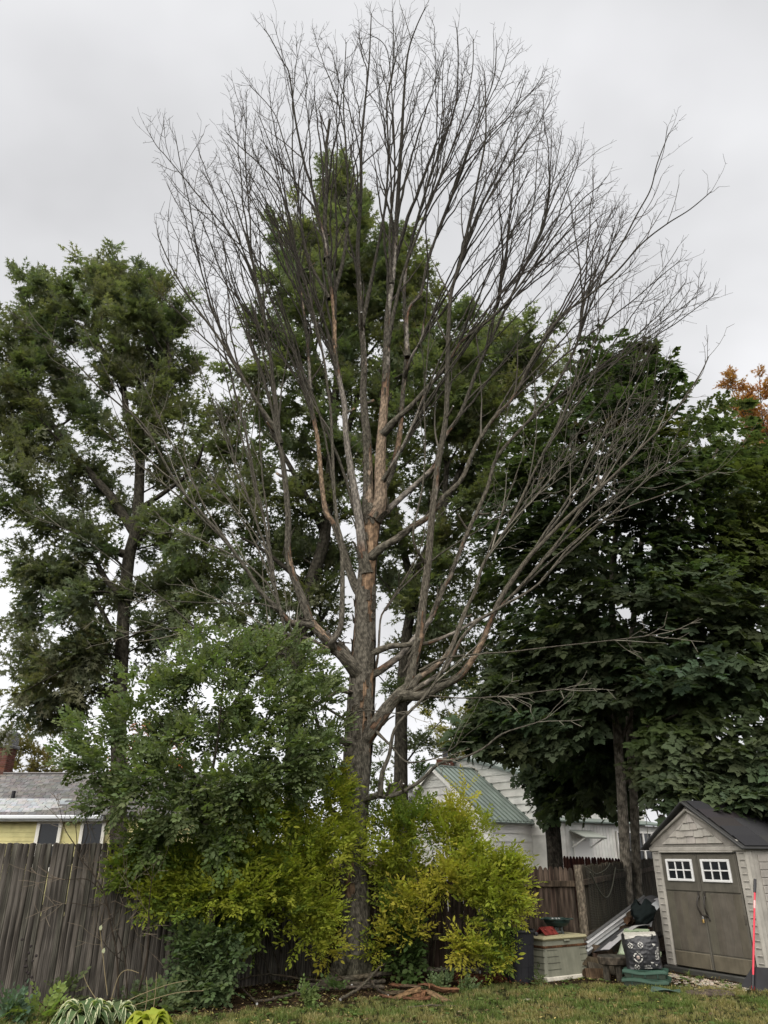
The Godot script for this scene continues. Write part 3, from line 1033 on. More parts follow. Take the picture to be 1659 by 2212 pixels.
# a leafy bough that leaves the wood at root, bends at a and ends at b, with side shoots; wood goes to mb
func bough(f: Foliage, mb: MB, root: Vector3, a: Vector3, b: Vector3, r: float, width: float, count: int, c: Color, up_bias: float, size := 1.0) -> void:
	var l := a.distance_to(b)
	var l0 := root.distance_to(a)
	var pts := PackedVector3Array()
	var rad := PackedFloat32Array()
	var mid := a + rvec() * l * 0.05
	var m := 14
	for i in m + 1:
		var t := float(i) / m
		pts.append(root.bezier_interpolate(root.lerp(mid, 0.7), mid.lerp(b, 0.25), b, t))
		rad.append(lerpf(r, 0.012, pow(t, 0.8)))
	mb.tube(pts, rad, 6, false)
	var t0 := clampf(l0 / (l + l0) * 0.75, 0.05, 0.7)
	var per_shoot := 8
	for k in maxi(3, count / per_shoot):
		var t := 1.0 if k == 0 else lerpf(t0, 1.0, pow(rng.randf(), 0.62))
		var i := clampi(int(t * m), 1, m)
		var p := pts[i].lerp(pts[i - 1], rng.randf())
		var d := (pts[i] - pts[i - 1]).normalized()
		var away := d.cross(rvec()).normalized()
		var sd := d if k == 0 else (d * rnd(0.5, 1.1) + away * rnd(0.4, 1.0) + Vector3.UP * up_bias).normalized()
		var sl := width * rnd(0.6, 1.25) * (1.15 - 0.65 * t)
		var q := p
		var sp := PackedVector3Array([p])
		var sr := PackedFloat32Array([minf(r * 0.4, 0.02)])
		var cc := vary(c, 0.16)
		for j in per_shoot:
			sd = (sd + rvec() * 0.14 + Vector3.UP * up_bias * 0.12).normalized()
			q += sd * sl / per_shoot
			if j % 2 == 1:
				sp.append(q); sr.append(0.008)
			var od := (sd + rvec() * 0.75).normalized()
			spray(f, q + rvec() * 0.06, od, (Vector3.UP + rvec() * 0.6).normalized(), size * rnd(0.75, 1.2), vary(cc, 0.14))
		mb.tube(sp, sr, 3, false)

var skel := PackedVector3Array()

func stem(mb: MB, px: Array, r0: float, r1: float, z0: float, z1: float, sides := 12, step := 0.25) -> PackedVector3Array:
	var raw := PackedVector3Array()
	var n := px.size() / 2
	for i in n:
		raw.append(P(px[2 * i], px[2 * i + 1], lerpf(z0, z1, float(i) / (n - 1))))
	if z0 == z1 and raw[0].y < 0.4:
		raw[0].y = -0.1
	var path := smooth_path(raw, step)
	var rad := PackedFloat32Array()
	for i in path.size():
		rad.append(lerpf(r0, r1, float(i) / (path.size() - 1)) * (1.0 + 0.05 * noise.get_noise_2d(i * 20.0, r0 * 90.0)))
	mb.tube(path, rad, sides, false, PackedColorArray(), 0.12, noise, PackedByteArray(), 0.6)
	skel.append_array(path)
	return path

func silver_shoots() -> Array:
	rng.seed = 5
	return [shoot(9, 0.34, 0.14, "silver", 0.25, 0.7), shoot(8, 0.3, 0.15, "silver", 0.2, 0.8), shoot(10, 0.36, 0.13, "silver", 0.3, 0.55)]

func norway_shoots() -> Array:
	rng.seed = 6
	return [shoot(8, 0.28, 0.145, "maple", 0.62, 0.35), shoot(7, 0.24, 0.16, "maple", 0.55, 0.45), shoot(10, 0.32, 0.13, "maple", 0.65, 0.3)]

# boughs given as from x, y to x, y
func boughs(f: Foliage, mb: MB, list: Array, z: float, spread: float, width: float, dens: float, c: Color, up_bias: float, size := 1.0) -> void:
	for b in list:
		var zz := z + rnd(-spread, spread)
		var a := P(b[0], b[1], lerpf(z, zz, 0.6))
		var e := P(b[2], b[3], zz)
		var l := a.distance_to(e)
		var root := a
		var near := 1e9
		for q in skel:
			var d := q.distance_to(a) + (0.0 if q.y < a.y - 0.3 else 1.5)
			if d < near:
				near = d
				root = q
		bough(f, mb, root, a, e, 0.022 + 0.008 * l, width * (0.6 + 0.16 * l), int(dens * l), vary(c, 0.12), up_bias, size)

func live_trees() -> void:
	rng.seed = 21
	var wood := Color(0.085, 0.075, 0.06)
	# --- left silver maple
	skel.clear()
	var t := thing("leafy_maple_tree", "grey-green lacy maple at the left, behind the yellow house's fence and the round-leaved tree", "tree", P(258, 1850, 20.0) * Vector3(1, 0, 1))
	var mb := MB.new(); mb.col = wood
	stem(mb, [256, 1960, 257, 1600, 262, 1448, 266, 1352, 278, 1208, 296, 1128, 304, 964, 308, 925], 0.22, 0.13, 20.0, 20.0, 16)
	part("trunk", mb, M["bark"], t)
	for s in [[[306, 950, 318, 890, 330, 830, 322, 760, 300, 690, 270, 640, 250, 590], 0.13], [[308, 930, 335, 860, 365, 800, 362, 740, 345, 690], 0.11], [[300, 960, 275, 900, 265, 830, 240, 790, 200, 720, 150, 650, 90, 610], 0.12], [[290, 1150, 245, 1080, 208, 1037, 154, 976, 102, 903, 54, 848, 10, 780], 0.15], [[280, 1200, 225, 1180, 180, 1130, 118, 1128, 60, 1065, 20, 1000, -20, 960], 0.13], [[272, 1290, 235, 1260, 205, 1210, 178, 1190, 120, 1180], 0.1], [[262, 1400, 235, 1350, 205, 1300, 150, 1280], 0.09], [[300, 1100, 360, 1060, 420, 1010, 440, 960], 0.09], [[285, 1180, 330, 1140, 380, 1120, 440, 1110], 0.08]]:
		var lb := MB.new(); lb.col = wood
		stem(lb, s[0], s[1], 0.03, 20.0, 20.0 + rnd(-1.4, 1.0), 9)
		part("limb", lb, M["bark"], t)
	var f := foliage(silver_shoots())
	rng.seed = 22
	var bb := MB.new(); bb.col = wood
	var green := Color(0.128, 0.144, 0.088)
	boughs(f, bb, [[150, 700, 38, 588], [150, 690, 86, 605], [200, 680, 138, 618], [215, 660, 166, 557], [250, 700, 211, 576], [270, 700, 246, 544], [310, 720, 294, 580], [325, 720, 326, 596], [340, 740, 358, 608], [350, 760, 402, 653], [150, 760, 51, 663], [120, 790, 45, 700], [60, 900, 29, 700], [40, 900, -5, 690], [130, 800, 67, 727], [250, 820, 190, 700], [300, 850, 270, 690], [330, 860, 380, 700], [210, 900, 110, 780], [330, 900, 420, 770], [250, 960, 150, 850], [120, 960, 30, 820], [60, 1000, -30, 850], [300, 1000, 390, 880], [330, 1050, 445, 980], [200, 1080, 90, 960], [90, 1080, -10, 1000], [300, 1120, 200, 1010], [310, 1150, 430, 1080], [250, 1200, 60, 1120], [270, 1250, 30, 1240], [260, 1300, 20, 1340], [280, 1300, 420, 1230], [270, 1350, 100, 1420], [250, 1380, 40, 1500], [200, 1400, 30, 1570], [290, 1400, 400, 1330], [180, 1250, 30, 1190], [240, 1450, 110, 1560], [300, 1180, 480, 1140], [280, 960, 340, 800], [240, 800, 290, 640], [200, 1250, 130, 1330], [210, 1340, 160, 1480], [330, 1280, 460, 1200], [330, 1350, 470, 1290], [150, 1200, 60, 1290], [60, 1120, -20, 1070], [120, 1480, 60, 1400]], 20.0, 1.7, 0.52, 54.0, green, 0.16, 1.55)
	part("boughs", bb, M["bark"], t, "stuff")
	rng.seed = 23
	airy(f, [[120, 880, 70], [220, 800, 60], [60, 1000, 60], [330, 960, 50], [170, 1000, 55], [110, 1120, 60], [220, 1150, 60], [370, 1150, 70], [430, 1250, 70], [130, 1230, 80], [220, 1290, 70], [350, 1290, 70], [60, 1340, 60], [150, 1400, 80], [60, 1450, 60], [230, 1460, 60], [110, 1520, 60], [420, 1060, 60], [340, 1400, 60], [40, 900, 50]], 20.0, 38, green)
	hang(f, t)

	# --- tall silver maple behind the dead tree
	skel.clear()
	t = thing("leafy_maple_tree", "tall leafy green maple right behind the bare dead tree, two dark trunks", "tree", P(866, 1850, 19.0) * Vector3(1, 0, 1))
	rng.seed = 31
	mb = MB.new(); mb.col = wood
	stem(mb, [866, 1970, 866, 1760, 867, 1560, 872, 1440, 882, 1350, 905, 1230, 935, 1160, 955, 1100, 965, 1000, 960, 900], 0.2, 0.05, 19.0, 19.0, 16)
	part("trunk", mb, M["bark"], t)
	mb = MB.new(); mb.col = wood
	stem(mb, [632, 1960, 635, 1650, 640, 1480, 652, 1333, 668, 1272, 697, 1182, 704, 1128, 715, 1000, 722, 880, 735, 720, 730, 560, 722, 420], 0.25, 0.03, 19.0, 19.0, 16)
	part("trunk", mb, M["bark"], t)
	for s in [[[885, 1345, 890, 1270, 870, 1180, 850, 1080, 830, 960, 820, 800], 0.12], [[900, 1240, 960, 1190, 1010, 1120, 1060, 1020], 0.1], [[700, 1150, 650, 1050, 600, 960, 560, 880], 0.11], [[668, 1270, 620, 1230, 570, 1190, 520, 1160], 0.09], [[715, 1000, 760, 900, 790, 760, 800, 620], 0.11], [[722, 880, 680, 760, 640, 640, 600, 500], 0.09], [[955, 1100, 1010, 980, 1060, 860, 1110, 760], 0.09], [[870, 1480, 905, 1400, 930, 1330], 0.07], [[645, 1400, 700, 1330, 740, 1240], 0.07]]:
		var lb := MB.new(); lb.col = wood
		stem(lb, s[0], s[1], 0.03, 19.0, 19.0 + rnd(-1.0, 1.6), 9)
		part("limb", lb, M["bark"], t)
	f = foliage(silver_shoots())
	rng.seed = 32
	bb = MB.new(); bb.col = wood
	green = Color(0.130, 0.150, 0.084)
	boughs(f, bb, [[730, 620, 702, 345], [740, 640, 738, 345], [725, 500, 720, 370], [750, 600, 765, 440], [760, 640, 795, 430], [690, 640, 632, 440], [660, 640, 590, 470], [680, 700, 575, 600], [650, 760, 540, 700], [640, 800, 510, 800], [640, 880, 490, 900], [800, 660, 845, 500], [820, 680, 885, 490], [840, 720, 905, 550], [850, 760, 940, 640], [760, 760, 700, 600], [780, 760, 800, 600], [900, 800, 1010, 670], [930, 820, 1070, 695], [950, 850, 1130, 695], [960, 880, 1185, 705], [700, 860, 600, 740], [760, 880, 740, 720], [820, 880, 850, 730], [880, 900, 930, 780], [700, 980, 570, 900], [780, 1000, 680, 880], [830, 1000, 820, 860], [900, 1000, 980, 880], [960, 980, 1100, 830], [690, 1100, 550, 1040], [740, 1120, 660, 1010], [850, 1120, 800, 1000], [900, 1120, 960, 1010], [980, 1080, 1080, 960], [660, 1200, 530, 1150], [700, 1230, 620, 1130], [880, 1200, 790, 1100], [900, 1220, 1010, 1120], [640, 1300, 510, 1260], [860, 1300, 790, 1210], [890, 1320, 960, 1220], [870, 1420, 950, 1340], [640, 1400, 520, 1340], [880, 1480, 930, 1400], [720, 760, 660, 560], [700, 700, 740, 520], [860, 860, 900, 700], [1000, 950, 1150, 780], [1000, 1080, 1120, 1050], [560, 1000, 480, 960], [580, 1120, 490, 1060], [760, 1060, 700, 940], [930, 940, 1040, 760], [690, 1300, 740, 1190], [620, 1480, 540, 1420]], 19.0, 1.6, 0.58, 62.0, green, 0.14, 1.55)
	boughs(f, bb, [[890, 1620, 950, 1560], [860, 1500, 800, 1440], [640, 1500, 720, 1470], [900, 1500, 980, 1450]], 19.0, 0.8, 0.5, 50.0, green, -0.05)
	part("boughs", bb, M["bark"], t, "stuff")
	rng.seed = 33
	airy(f, [[480, 930, 70], [470, 1080, 70], [520, 1200, 70], [460, 1240, 60], [540, 1310, 70], [560, 1050, 70], [600, 950, 70], [560, 820, 60], [610, 700, 60], [680, 600, 50], [740, 700, 60], [800, 800, 70], [860, 900, 70], [760, 960, 70], [940, 800, 70], [1010, 760, 60], [1080, 760, 60], [1140, 770, 60], [1180, 800, 50], [1050, 860, 70], [1120, 900, 70], [980, 950, 70], [1060, 990, 70], [1130, 1020, 60], [1000, 1080, 70], [1080, 1120, 70], [940, 1050, 60], [1030, 1200, 70], [970, 1250, 60], [1060, 1300, 60], [900, 1120, 60], [850, 1250, 50], [620, 1150, 60], [720, 1200, 50], [960, 1350, 50], [1020, 1400, 50], [700, 1340, 40], [620, 1380, 50], [930, 1480, 40], [830, 620, 50], [880, 600, 50], [930, 700, 50], [430, 900, 60], [440, 1000, 70], [420, 1130, 60], [500, 1000, 70], [400, 1180, 60], [410, 1330, 60], [460, 1380, 60], [580, 1250, 60], [660, 1300, 40], [900, 1300, 50], [940, 1420, 45], [1000, 1470, 45], [1080, 1420, 60], [1040, 1340, 60], [880, 1030, 60], [920, 960, 60], [1150, 900, 60], [1170, 1000, 60], [800, 960, 60], [720, 1060, 50]], 19.6, 40, green)
	hang(f, t)

	# --- the big dark maple on the right, on two slender trunks
	t = thing("shade_maple_tree", "big dense dark green maple at the right, two slender trunks, hanging over the shed", "tree", G(1352, 1990) * Vector3(1, 0, 1))
	t.position = P(1352, 1850, 16.0) * Vector3(1, 0, 1)
	rng.seed = 41
	var tw := Color(0.32, 0.285, 0.235)
	mb = MB.new(); mb.col = tw
	stem(mb, [1358, 1990, 1351, 1851, 1342, 1700, 1334, 1590, 1330, 1500, 1326, 1420, 1322, 1300, 1330, 1150, 1345, 1000, 1350, 880], 0.115, 0.04, 16.0, 16.0, 14)
	part("trunk", mb, M["bark"], t)
	mb = MB.new(); mb.col = tw * 0.8
	stem(mb, [1381, 1990, 1374, 1851, 1368, 1700, 1360, 1590, 1362, 1450, 1372, 1300, 1395, 1100, 1420, 950], 0.1, 0.04, 16.5, 16.5, 14)
	part("trunk", mb, M["bark"], t)
	for s in [[[1350, 1690, 1375, 1650, 1410, 1630, 1450, 1605, 1490, 1585], 0.055, 14.8], [[1338, 1640, 1344, 1590, 1360, 1560, 1368, 1530], 0.06, 15.5], [[1362, 1600, 1400, 1570, 1440, 1555, 1480, 1530], 0.05, 17.5], [[1332, 1560, 1300, 1530, 1260, 1510, 1225, 1500], 0.045, 16.6], [[1326, 1420, 1290, 1380, 1250, 1340, 1200, 1300], 0.06, 15.5], [[1365, 1420, 1430, 1340, 1500, 1280, 1580, 1230], 0.07, 14.5], [[1322, 1290, 1280, 1180, 1230, 1100, 1190, 1000], 0.07, 16.5], [[1375, 1280, 1450, 1150, 1510, 1050, 1560, 950], 0.07, 16.0], [[1370, 1500, 1480, 1440, 1580, 1400, 1660, 1380], 0.06, 14.0]]:
		var lb := MB.new(); lb.col = tw * 0.7
		stem(lb, s[0], s[1], 0.02, 16.0, s[2], 9)
		part("limb", lb, M["bark"], t)
	var nf := foliage(norway_shoots())
	rng.seed = 42
	var dark := Color(0.064, 0.086, 0.046)
	var crown := PackedVector2Array()
	for q in [[1140, 920], [1195, 820], [1250, 765], [1295, 735], [1350, 760], [1415, 785], [1455, 815], [1495, 870], [1550, 890], [1610, 915], [1680, 920], [1780, 920], [1780, 1500], [1650, 1500], [1560, 1470], [1480, 1540], [1420, 1500], [1330, 1450], [1290, 1500], [1220, 1540], [1180, 1570], [1110, 1560], [1060, 1530], [1080, 1500], [1100, 1440], [1130, 1350], [1100, 1200], [1120, 1050]]:
		crown.append(Vector2(q[0], q[1]))
	var n := 0
	while n < 150:
		var q := Vector2(rnd(970, 1780), rnd(700, 1670))
		if not Geometry2D.is_point_in_polygon(q, crown):
			continue
		n += 1
		var olive := smoothstep(1480.0, 1640.0, q.x) * 0.7
		# the crown is a dome: its rim lies at the trunk's distance, its middle bulges to the yard or away
		var e := clampf(Vector2((q.x - 1390) / 400.0, (q.y - 1200) / 500.0).length(), 0.0, 1.0)
		var bulge := sqrt(1.0 - e * e)
		var z := 16.3 + (-2.6 if n % 5 < 3 else 2.4) * bulge * rnd(0.5, 1.0) - (0.8 if q.x > 1450 and q.y > 1200 else 0.0)
		tier(nf, P(q.x, q.y, z), rnd(0.6, 1.1), rnd(0.3, 0.7), 80, autumn(dark.lerp(Color(0.10, 0.118, 0.04), olive), 0.06), P(1350, 1200, 16.2))
	# the low tiers over the shed and the curtain beside the white house
	for q in [[1480, 1330, 14.0, 0.9], [1560, 1290, 14.2, 0.9], [1630, 1340, 13.8, 1.0], [1520, 1400, 13.8, 0.9], [1600, 1430, 13.6, 1.0], [1660, 1500, 13.4, 0.9], [1450, 1420, 14.2, 0.7], [1490, 1480, 14.0, 0.7], [1560, 1560, 13.7, 0.7], [1500, 1600, 13.6, 0.75], [1450, 1570, 13.9, 0.6], [1540, 1620, 13.4, 0.7], [1610, 1610, 13.4, 0.8], [1660, 1640, 13.2, 0.7], [1480, 1670, 13.4, 0.55], [1530, 1700, 13.2, 0.6], [1590, 1690, 13.1, 0.6], [1640, 1720, 13.0, 0.6], [1430, 1640, 14.2, 0.45], [1500, 1740, 13.2, 0.35], [1560, 1735, 13.0, 0.4], [1670, 1770, 12.9, 0.45], [1180, 1420, 15.0, 0.8], [1120, 1470, 14.8, 0.7], [1060, 1545, 14.6, 0.45], [1120, 1540, 14.6, 0.55], [1015, 1585, 14.6, 0.32], [1170, 1590, 14.8, 0.5], [1095, 1600, 14.7, 0.38], [1230, 1500, 15.2, 0.7]]:
		tier(nf, P(q[0], q[1], q[2]), q[3], 0.34, 85, autumn(dark * 1.1, 0.08), P(1400, 1300, 16.2))
	# drooping curtain in front of the white house and behind the trunks
	for k in 56:
		var x := rnd(1205, 1480)
		var lo := 1680.0 if x < 1225 else (1760.0 if x < 1280 else (1790.0 if x < 1400 else 1690.0))
		tier(nf, P(x, rnd(1480, lo - 45), rnd(17.5, 21.5)), rnd(0.5, 0.95), rnd(0.3, 0.6), 60, vary(dark, 0.2) * 0.9, P(1350, 1400, 16.2))
	hang(nf, t)

	# --- the thick trunk beside the white house belongs to a tree of its own
	t = thing("shade_maple_tree", "thick dark furrowed trunk with dark leaves, right in front of the white house", "tree", P(1196, 1860, 20.0) * Vector3(1, 0, 1))
	rng.seed = 51
	mb = MB.new(); mb.col = Color(0.07, 0.062, 0.05)
	stem(mb, [1204, 1990, 1200, 1871, 1194, 1790, 1186, 1720, 1178, 1640, 1170, 1500, 1180, 1350], 0.2, 0.15, 20.0, 20.0, 16)
	part("trunk", mb, M["bark"], t)
	nf = foliage(norway_shoots())
	rng.seed = 52
	for k in 34:
		tier(nf, P(rnd(1185, 1310), rnd(1330, 1640), rnd(19.0, 21.5)), rnd(0.5, 0.9), rnd(0.3, 0.6), 60, vary(dark, 0.2) * 0.9, P(1180, 1500, 20))
	for k in 14:
		tier(nf, P(rnd(1160, 1215), rnd(1620, 1750), rnd(19.2, 19.8)), rnd(0.25, 0.5), rnd(0.3, 0.5), 26, vary(dark, 0.2) * 0.95, P(1180, 1500, 20))
	hang(nf, t)

	# --- trees farther off
	var far := [
		["autumn_maple_tree", "orange and rust coloured maple top at the right edge beyond the dark maple", [[1590, 900, 1575, 815], [1600, 900, 1590, 840], [1640, 930, 1640, 810], [1660, 960, 1668, 820], [1620, 960, 1610, 850], [1680, 980, 1720, 830], [1650, 1020, 1625, 900], [1700, 1020, 1690, 880]], 25.0, Color(0.33, 0.16, 0.075), 34.0, [1660, 1960, 1660, 950], 1.0],
		["yellowing_maple_tree", "light green maple turning yellow at the right edge under the orange tree", [[1620, 1150, 1560, 950], [1640, 1150, 1640, 960], [1680, 1150, 1700, 980], [1600, 1250, 1550, 1120], [1650, 1280, 1600, 1100], [1690, 1300, 1680, 1120], [1640, 1350, 1590, 1260], [1700, 1350, 1720, 1200]], 20.5, Color(0.12, 0.145, 0.04), 60.0, [1690, 1960, 1680, 1150], 0.8],
		["distant_tree", "yellow-green tree beyond the chimney of the white house", [[1010, 1640, 960, 1520], [1030, 1640, 1010, 1490], [1060, 1650, 1070, 1500], [1080, 1650, 1120, 1540], [1000, 1660, 930, 1560], [1040, 1680, 1100, 1620], [1000, 1690, 960, 1620]], 34.0, Color(0.20, 0.185, 0.055), 16.0, [1030, 1900, 1030, 1640], 1.7],
		["distant_tree", "far green tree seen between the dead trunk and the white house", [[850, 1740, 820, 1640], [860, 1740, 860, 1630], [900, 1750, 905, 1660], [830, 1760, 800, 1690], [880, 1760, 930, 1690], [760, 1760, 730, 1680], [700, 1740, 690, 1640]], 36.0, Color(0.085, 0.11, 0.05), 14.0, [850, 1900, 850, 1740], 1.8],
		["distant_tree", "olive and brown tree rising behind the roof of the yellow house", [[60, 1690, 20, 1600], [80, 1690, 60, 1580], [100, 1690, 110, 1590], [130, 1690, 150, 1620], [40, 1690, 10, 1640], [170, 1690, 190, 1630], [100, 1690, 80, 1640], [0, 1690, -40, 1600]], 34.0, Color(0.15, 0.13, 0.05), 15.0, [90, 1900, 90, 1690], 1.7],
		["autumn_tree", "orange-red tree glimpsed through the round-leaved tree", [[320, 1680, 300, 1600], [330, 1690, 330, 1590], [350, 1690, 365, 1620], [360, 1720, 390, 1660], [300, 1720, 270, 1640]], 36.0, Color(0.36, 0.13, 0.05), 13.0, [330, 1900, 330, 1690], 1.7],
		["distant_tree", "green tree far behind the shed, seen between the maple trunks and the shed roof", [[1420, 1760, 1390, 1650], [1440, 1760, 1440, 1640], [1400, 1780, 1380, 1720], [1480, 1780, 1500, 1680]], 30.0, Color(0.13, 0.155, 0.05), 22.0, [1430, 1900, 1430, 1760], 1.5],
	]
	for q in far:
		rng.seed = 60 + int(q[3])
		skel.clear()
		t = thing(q[0], q[1], "tree", P(q[6][0], 1852, q[3]) * Vector3(1, 0, 1))
		mb = MB.new(); mb.col = wood
		stem(mb, q[6], 0.22, 0.1, q[3], q[3], 9)
		part("trunk", mb, M["bark"], t)
		f = foliage(silver_shoots())
		rng.seed = 61 + int(q[3])
		bb = MB.new(); bb.col = wood
		boughs(f, bb, q[2], q[3], 1.0, 0.9, q[5] * 1.2, q[4], 0.05, q[7] * 1.1)
		part("boughs", bb, M["bark"], t, "stuff")
		hang(f, t)

# loose leafage that fills a crown between its boughs: x, y, radius
func airy(f: Foliage, list: Array, z: float, count: int, c: Color) -> void:
	for q in list:
		var m := P(q[0], q[1], z + rnd(-1.2, 1.6))
		var r: float = q[2] * per(q[0], q[1], z) * 1.15
		var cc := vary(c, 0.15)
		for k in count * 2:
			var p := m + rvec() * pow(rng.randf(), 0.45) * r
			if noise.get_noise_3d(p.x * 17.0, p.y * 17.0, p.z * 17.0) < 0.02:
				continue
			spray(f, p, (rvec() + Vector3.UP * 0.3).normalized(), (Vector3.UP + rvec() * 0.7).normalized(), rnd(1.2, 1.9), vary(cc, 0.15))

func autumn(c: Color, share: float) -> Color:
	if rng.randf() < share:
		return [Color(0.085, 0.095, 0.03), Color(0.075, 0.058, 0.032), Color(0.07, 0.095, 0.035)][rng.randi() % 3]
	return vary(c, 0.2)

# a level, drooping tier of leaves, as shade maples carry them
func tier(f: Foliage, c: Vector3, r: float, h: float, count: int, col: Color, axis: Vector3) -> void:
	var out := (c - axis) * Vector3(1, 0.2, 1)
	out = out.normalized() if out.length() > 0.1 else Vector3.BACK
	for k in count:
		var a := rnd(0, TAU)
		var q := sqrt(rng.randf()) * r
		var d := Vector3(cos(a), 0, sin(a))
		var p := c + d * q + Vector3.UP * (rnd(-h, h) * (1.0 - 0.6 * q / r) - 0.35 * q * q / r)
		var dir := (d * 0.7 + out * 0.6 + Vector3.DOWN * 0.25 + rvec() * 0.55).normalized()
		spray(f, p, dir, (Vector3.UP + out * 0.55 + rvec() * 0.5).normalized(), rnd(0.55, 1.25), vary(col, 0.13))

# ------------------------------------------------------------------ shrubs in front of the fence
func privet_shoots() -> Array:
	rng.seed = 7
	return [shoot(14, 0.28, 0.07, "narrow", 0.3, 0.35, 0.2), shoot(11, 0.22, 0.082, "narrow", 0.3, 0.4, 0.2), shoot(16, 0.33, 0.062, "narrow", 0.3, 0.3, 0.2)]

func round_shoots() -> Array:
	rng.seed = 8
	return [shoot(10, 0.24, 0.068, "round", 0.4, 0.45, 0.3), shoot(9, 0.22, 0.074, "round", 0.4, 0.5, 0.3), shoot(11, 0.26, 0.063, "round", 0.35, 0.4, 0.3)]

# lumps: x, y, distance, radius across, radius up (both in that scale), depth in metres, shoots, colour
func lumps(f: Foliage, list: Array, base: Vector3, up: float, size := 1.0) -> void:
	for q in list:
		var c := P(q[0], q[1], q[2])
		var s := per(q[0], q[1], q[2])
		var cc: Color = q[7]
		var k := 0
		var tries := 0
		while k < q[6] * 0.86 and tries < q[6] * 4:
			tries += 1
			var d := rvec() * pow(rng.randf(), 0.42)
			var p := c + Vector3(d.x * q[3] * s, d.y * q[4] * s, d.z * q[5])
			if noise.get_noise_3d(p.x * 26.0, p.y * 26.0, p.z * 26.0) < -0.12:
				continue
			k += 1
			var out := (p - base).normalized() * 0.4 + d * 0.8 + Vector3.UP * up + Vector3.BACK * 0.25
			spray(f, p, (out + rvec() * 0.5).normalized(), (Vector3.UP + rvec() * 0.5 + Vector3.BACK * 0.4).normalized(), size * rnd(0.75, 1.2), vary(cc, 0.18))

func shrub_stems(tree: Node3D, roots: Array, tops: Array, z: float, r: float, c: Color, called := "stem") -> void:
	for i in roots.size():
		var a := G(roots[i][0], roots[i][1])
		var b := P(tops[i][0], tops[i][1], z + rnd(-0.3, 0.3))
		var m := 9
		var pts := PackedVector3Array()
		var rad := PackedFloat32Array()
		for k in m + 1:
			var f := float(k) / m
			pts.append(a.lerp(b, f) + Vector3(0, sin(f * PI) * 0.12, 0) + rvec() * 0.03 * sin(f * PI))
			rad.append(lerpf(r, r * 0.35, f))
		var mb := MB.new()
		mb.col = c
		mb.tube(pts, rad, 6, false)
		part(called, mb, M["bark"], tree)

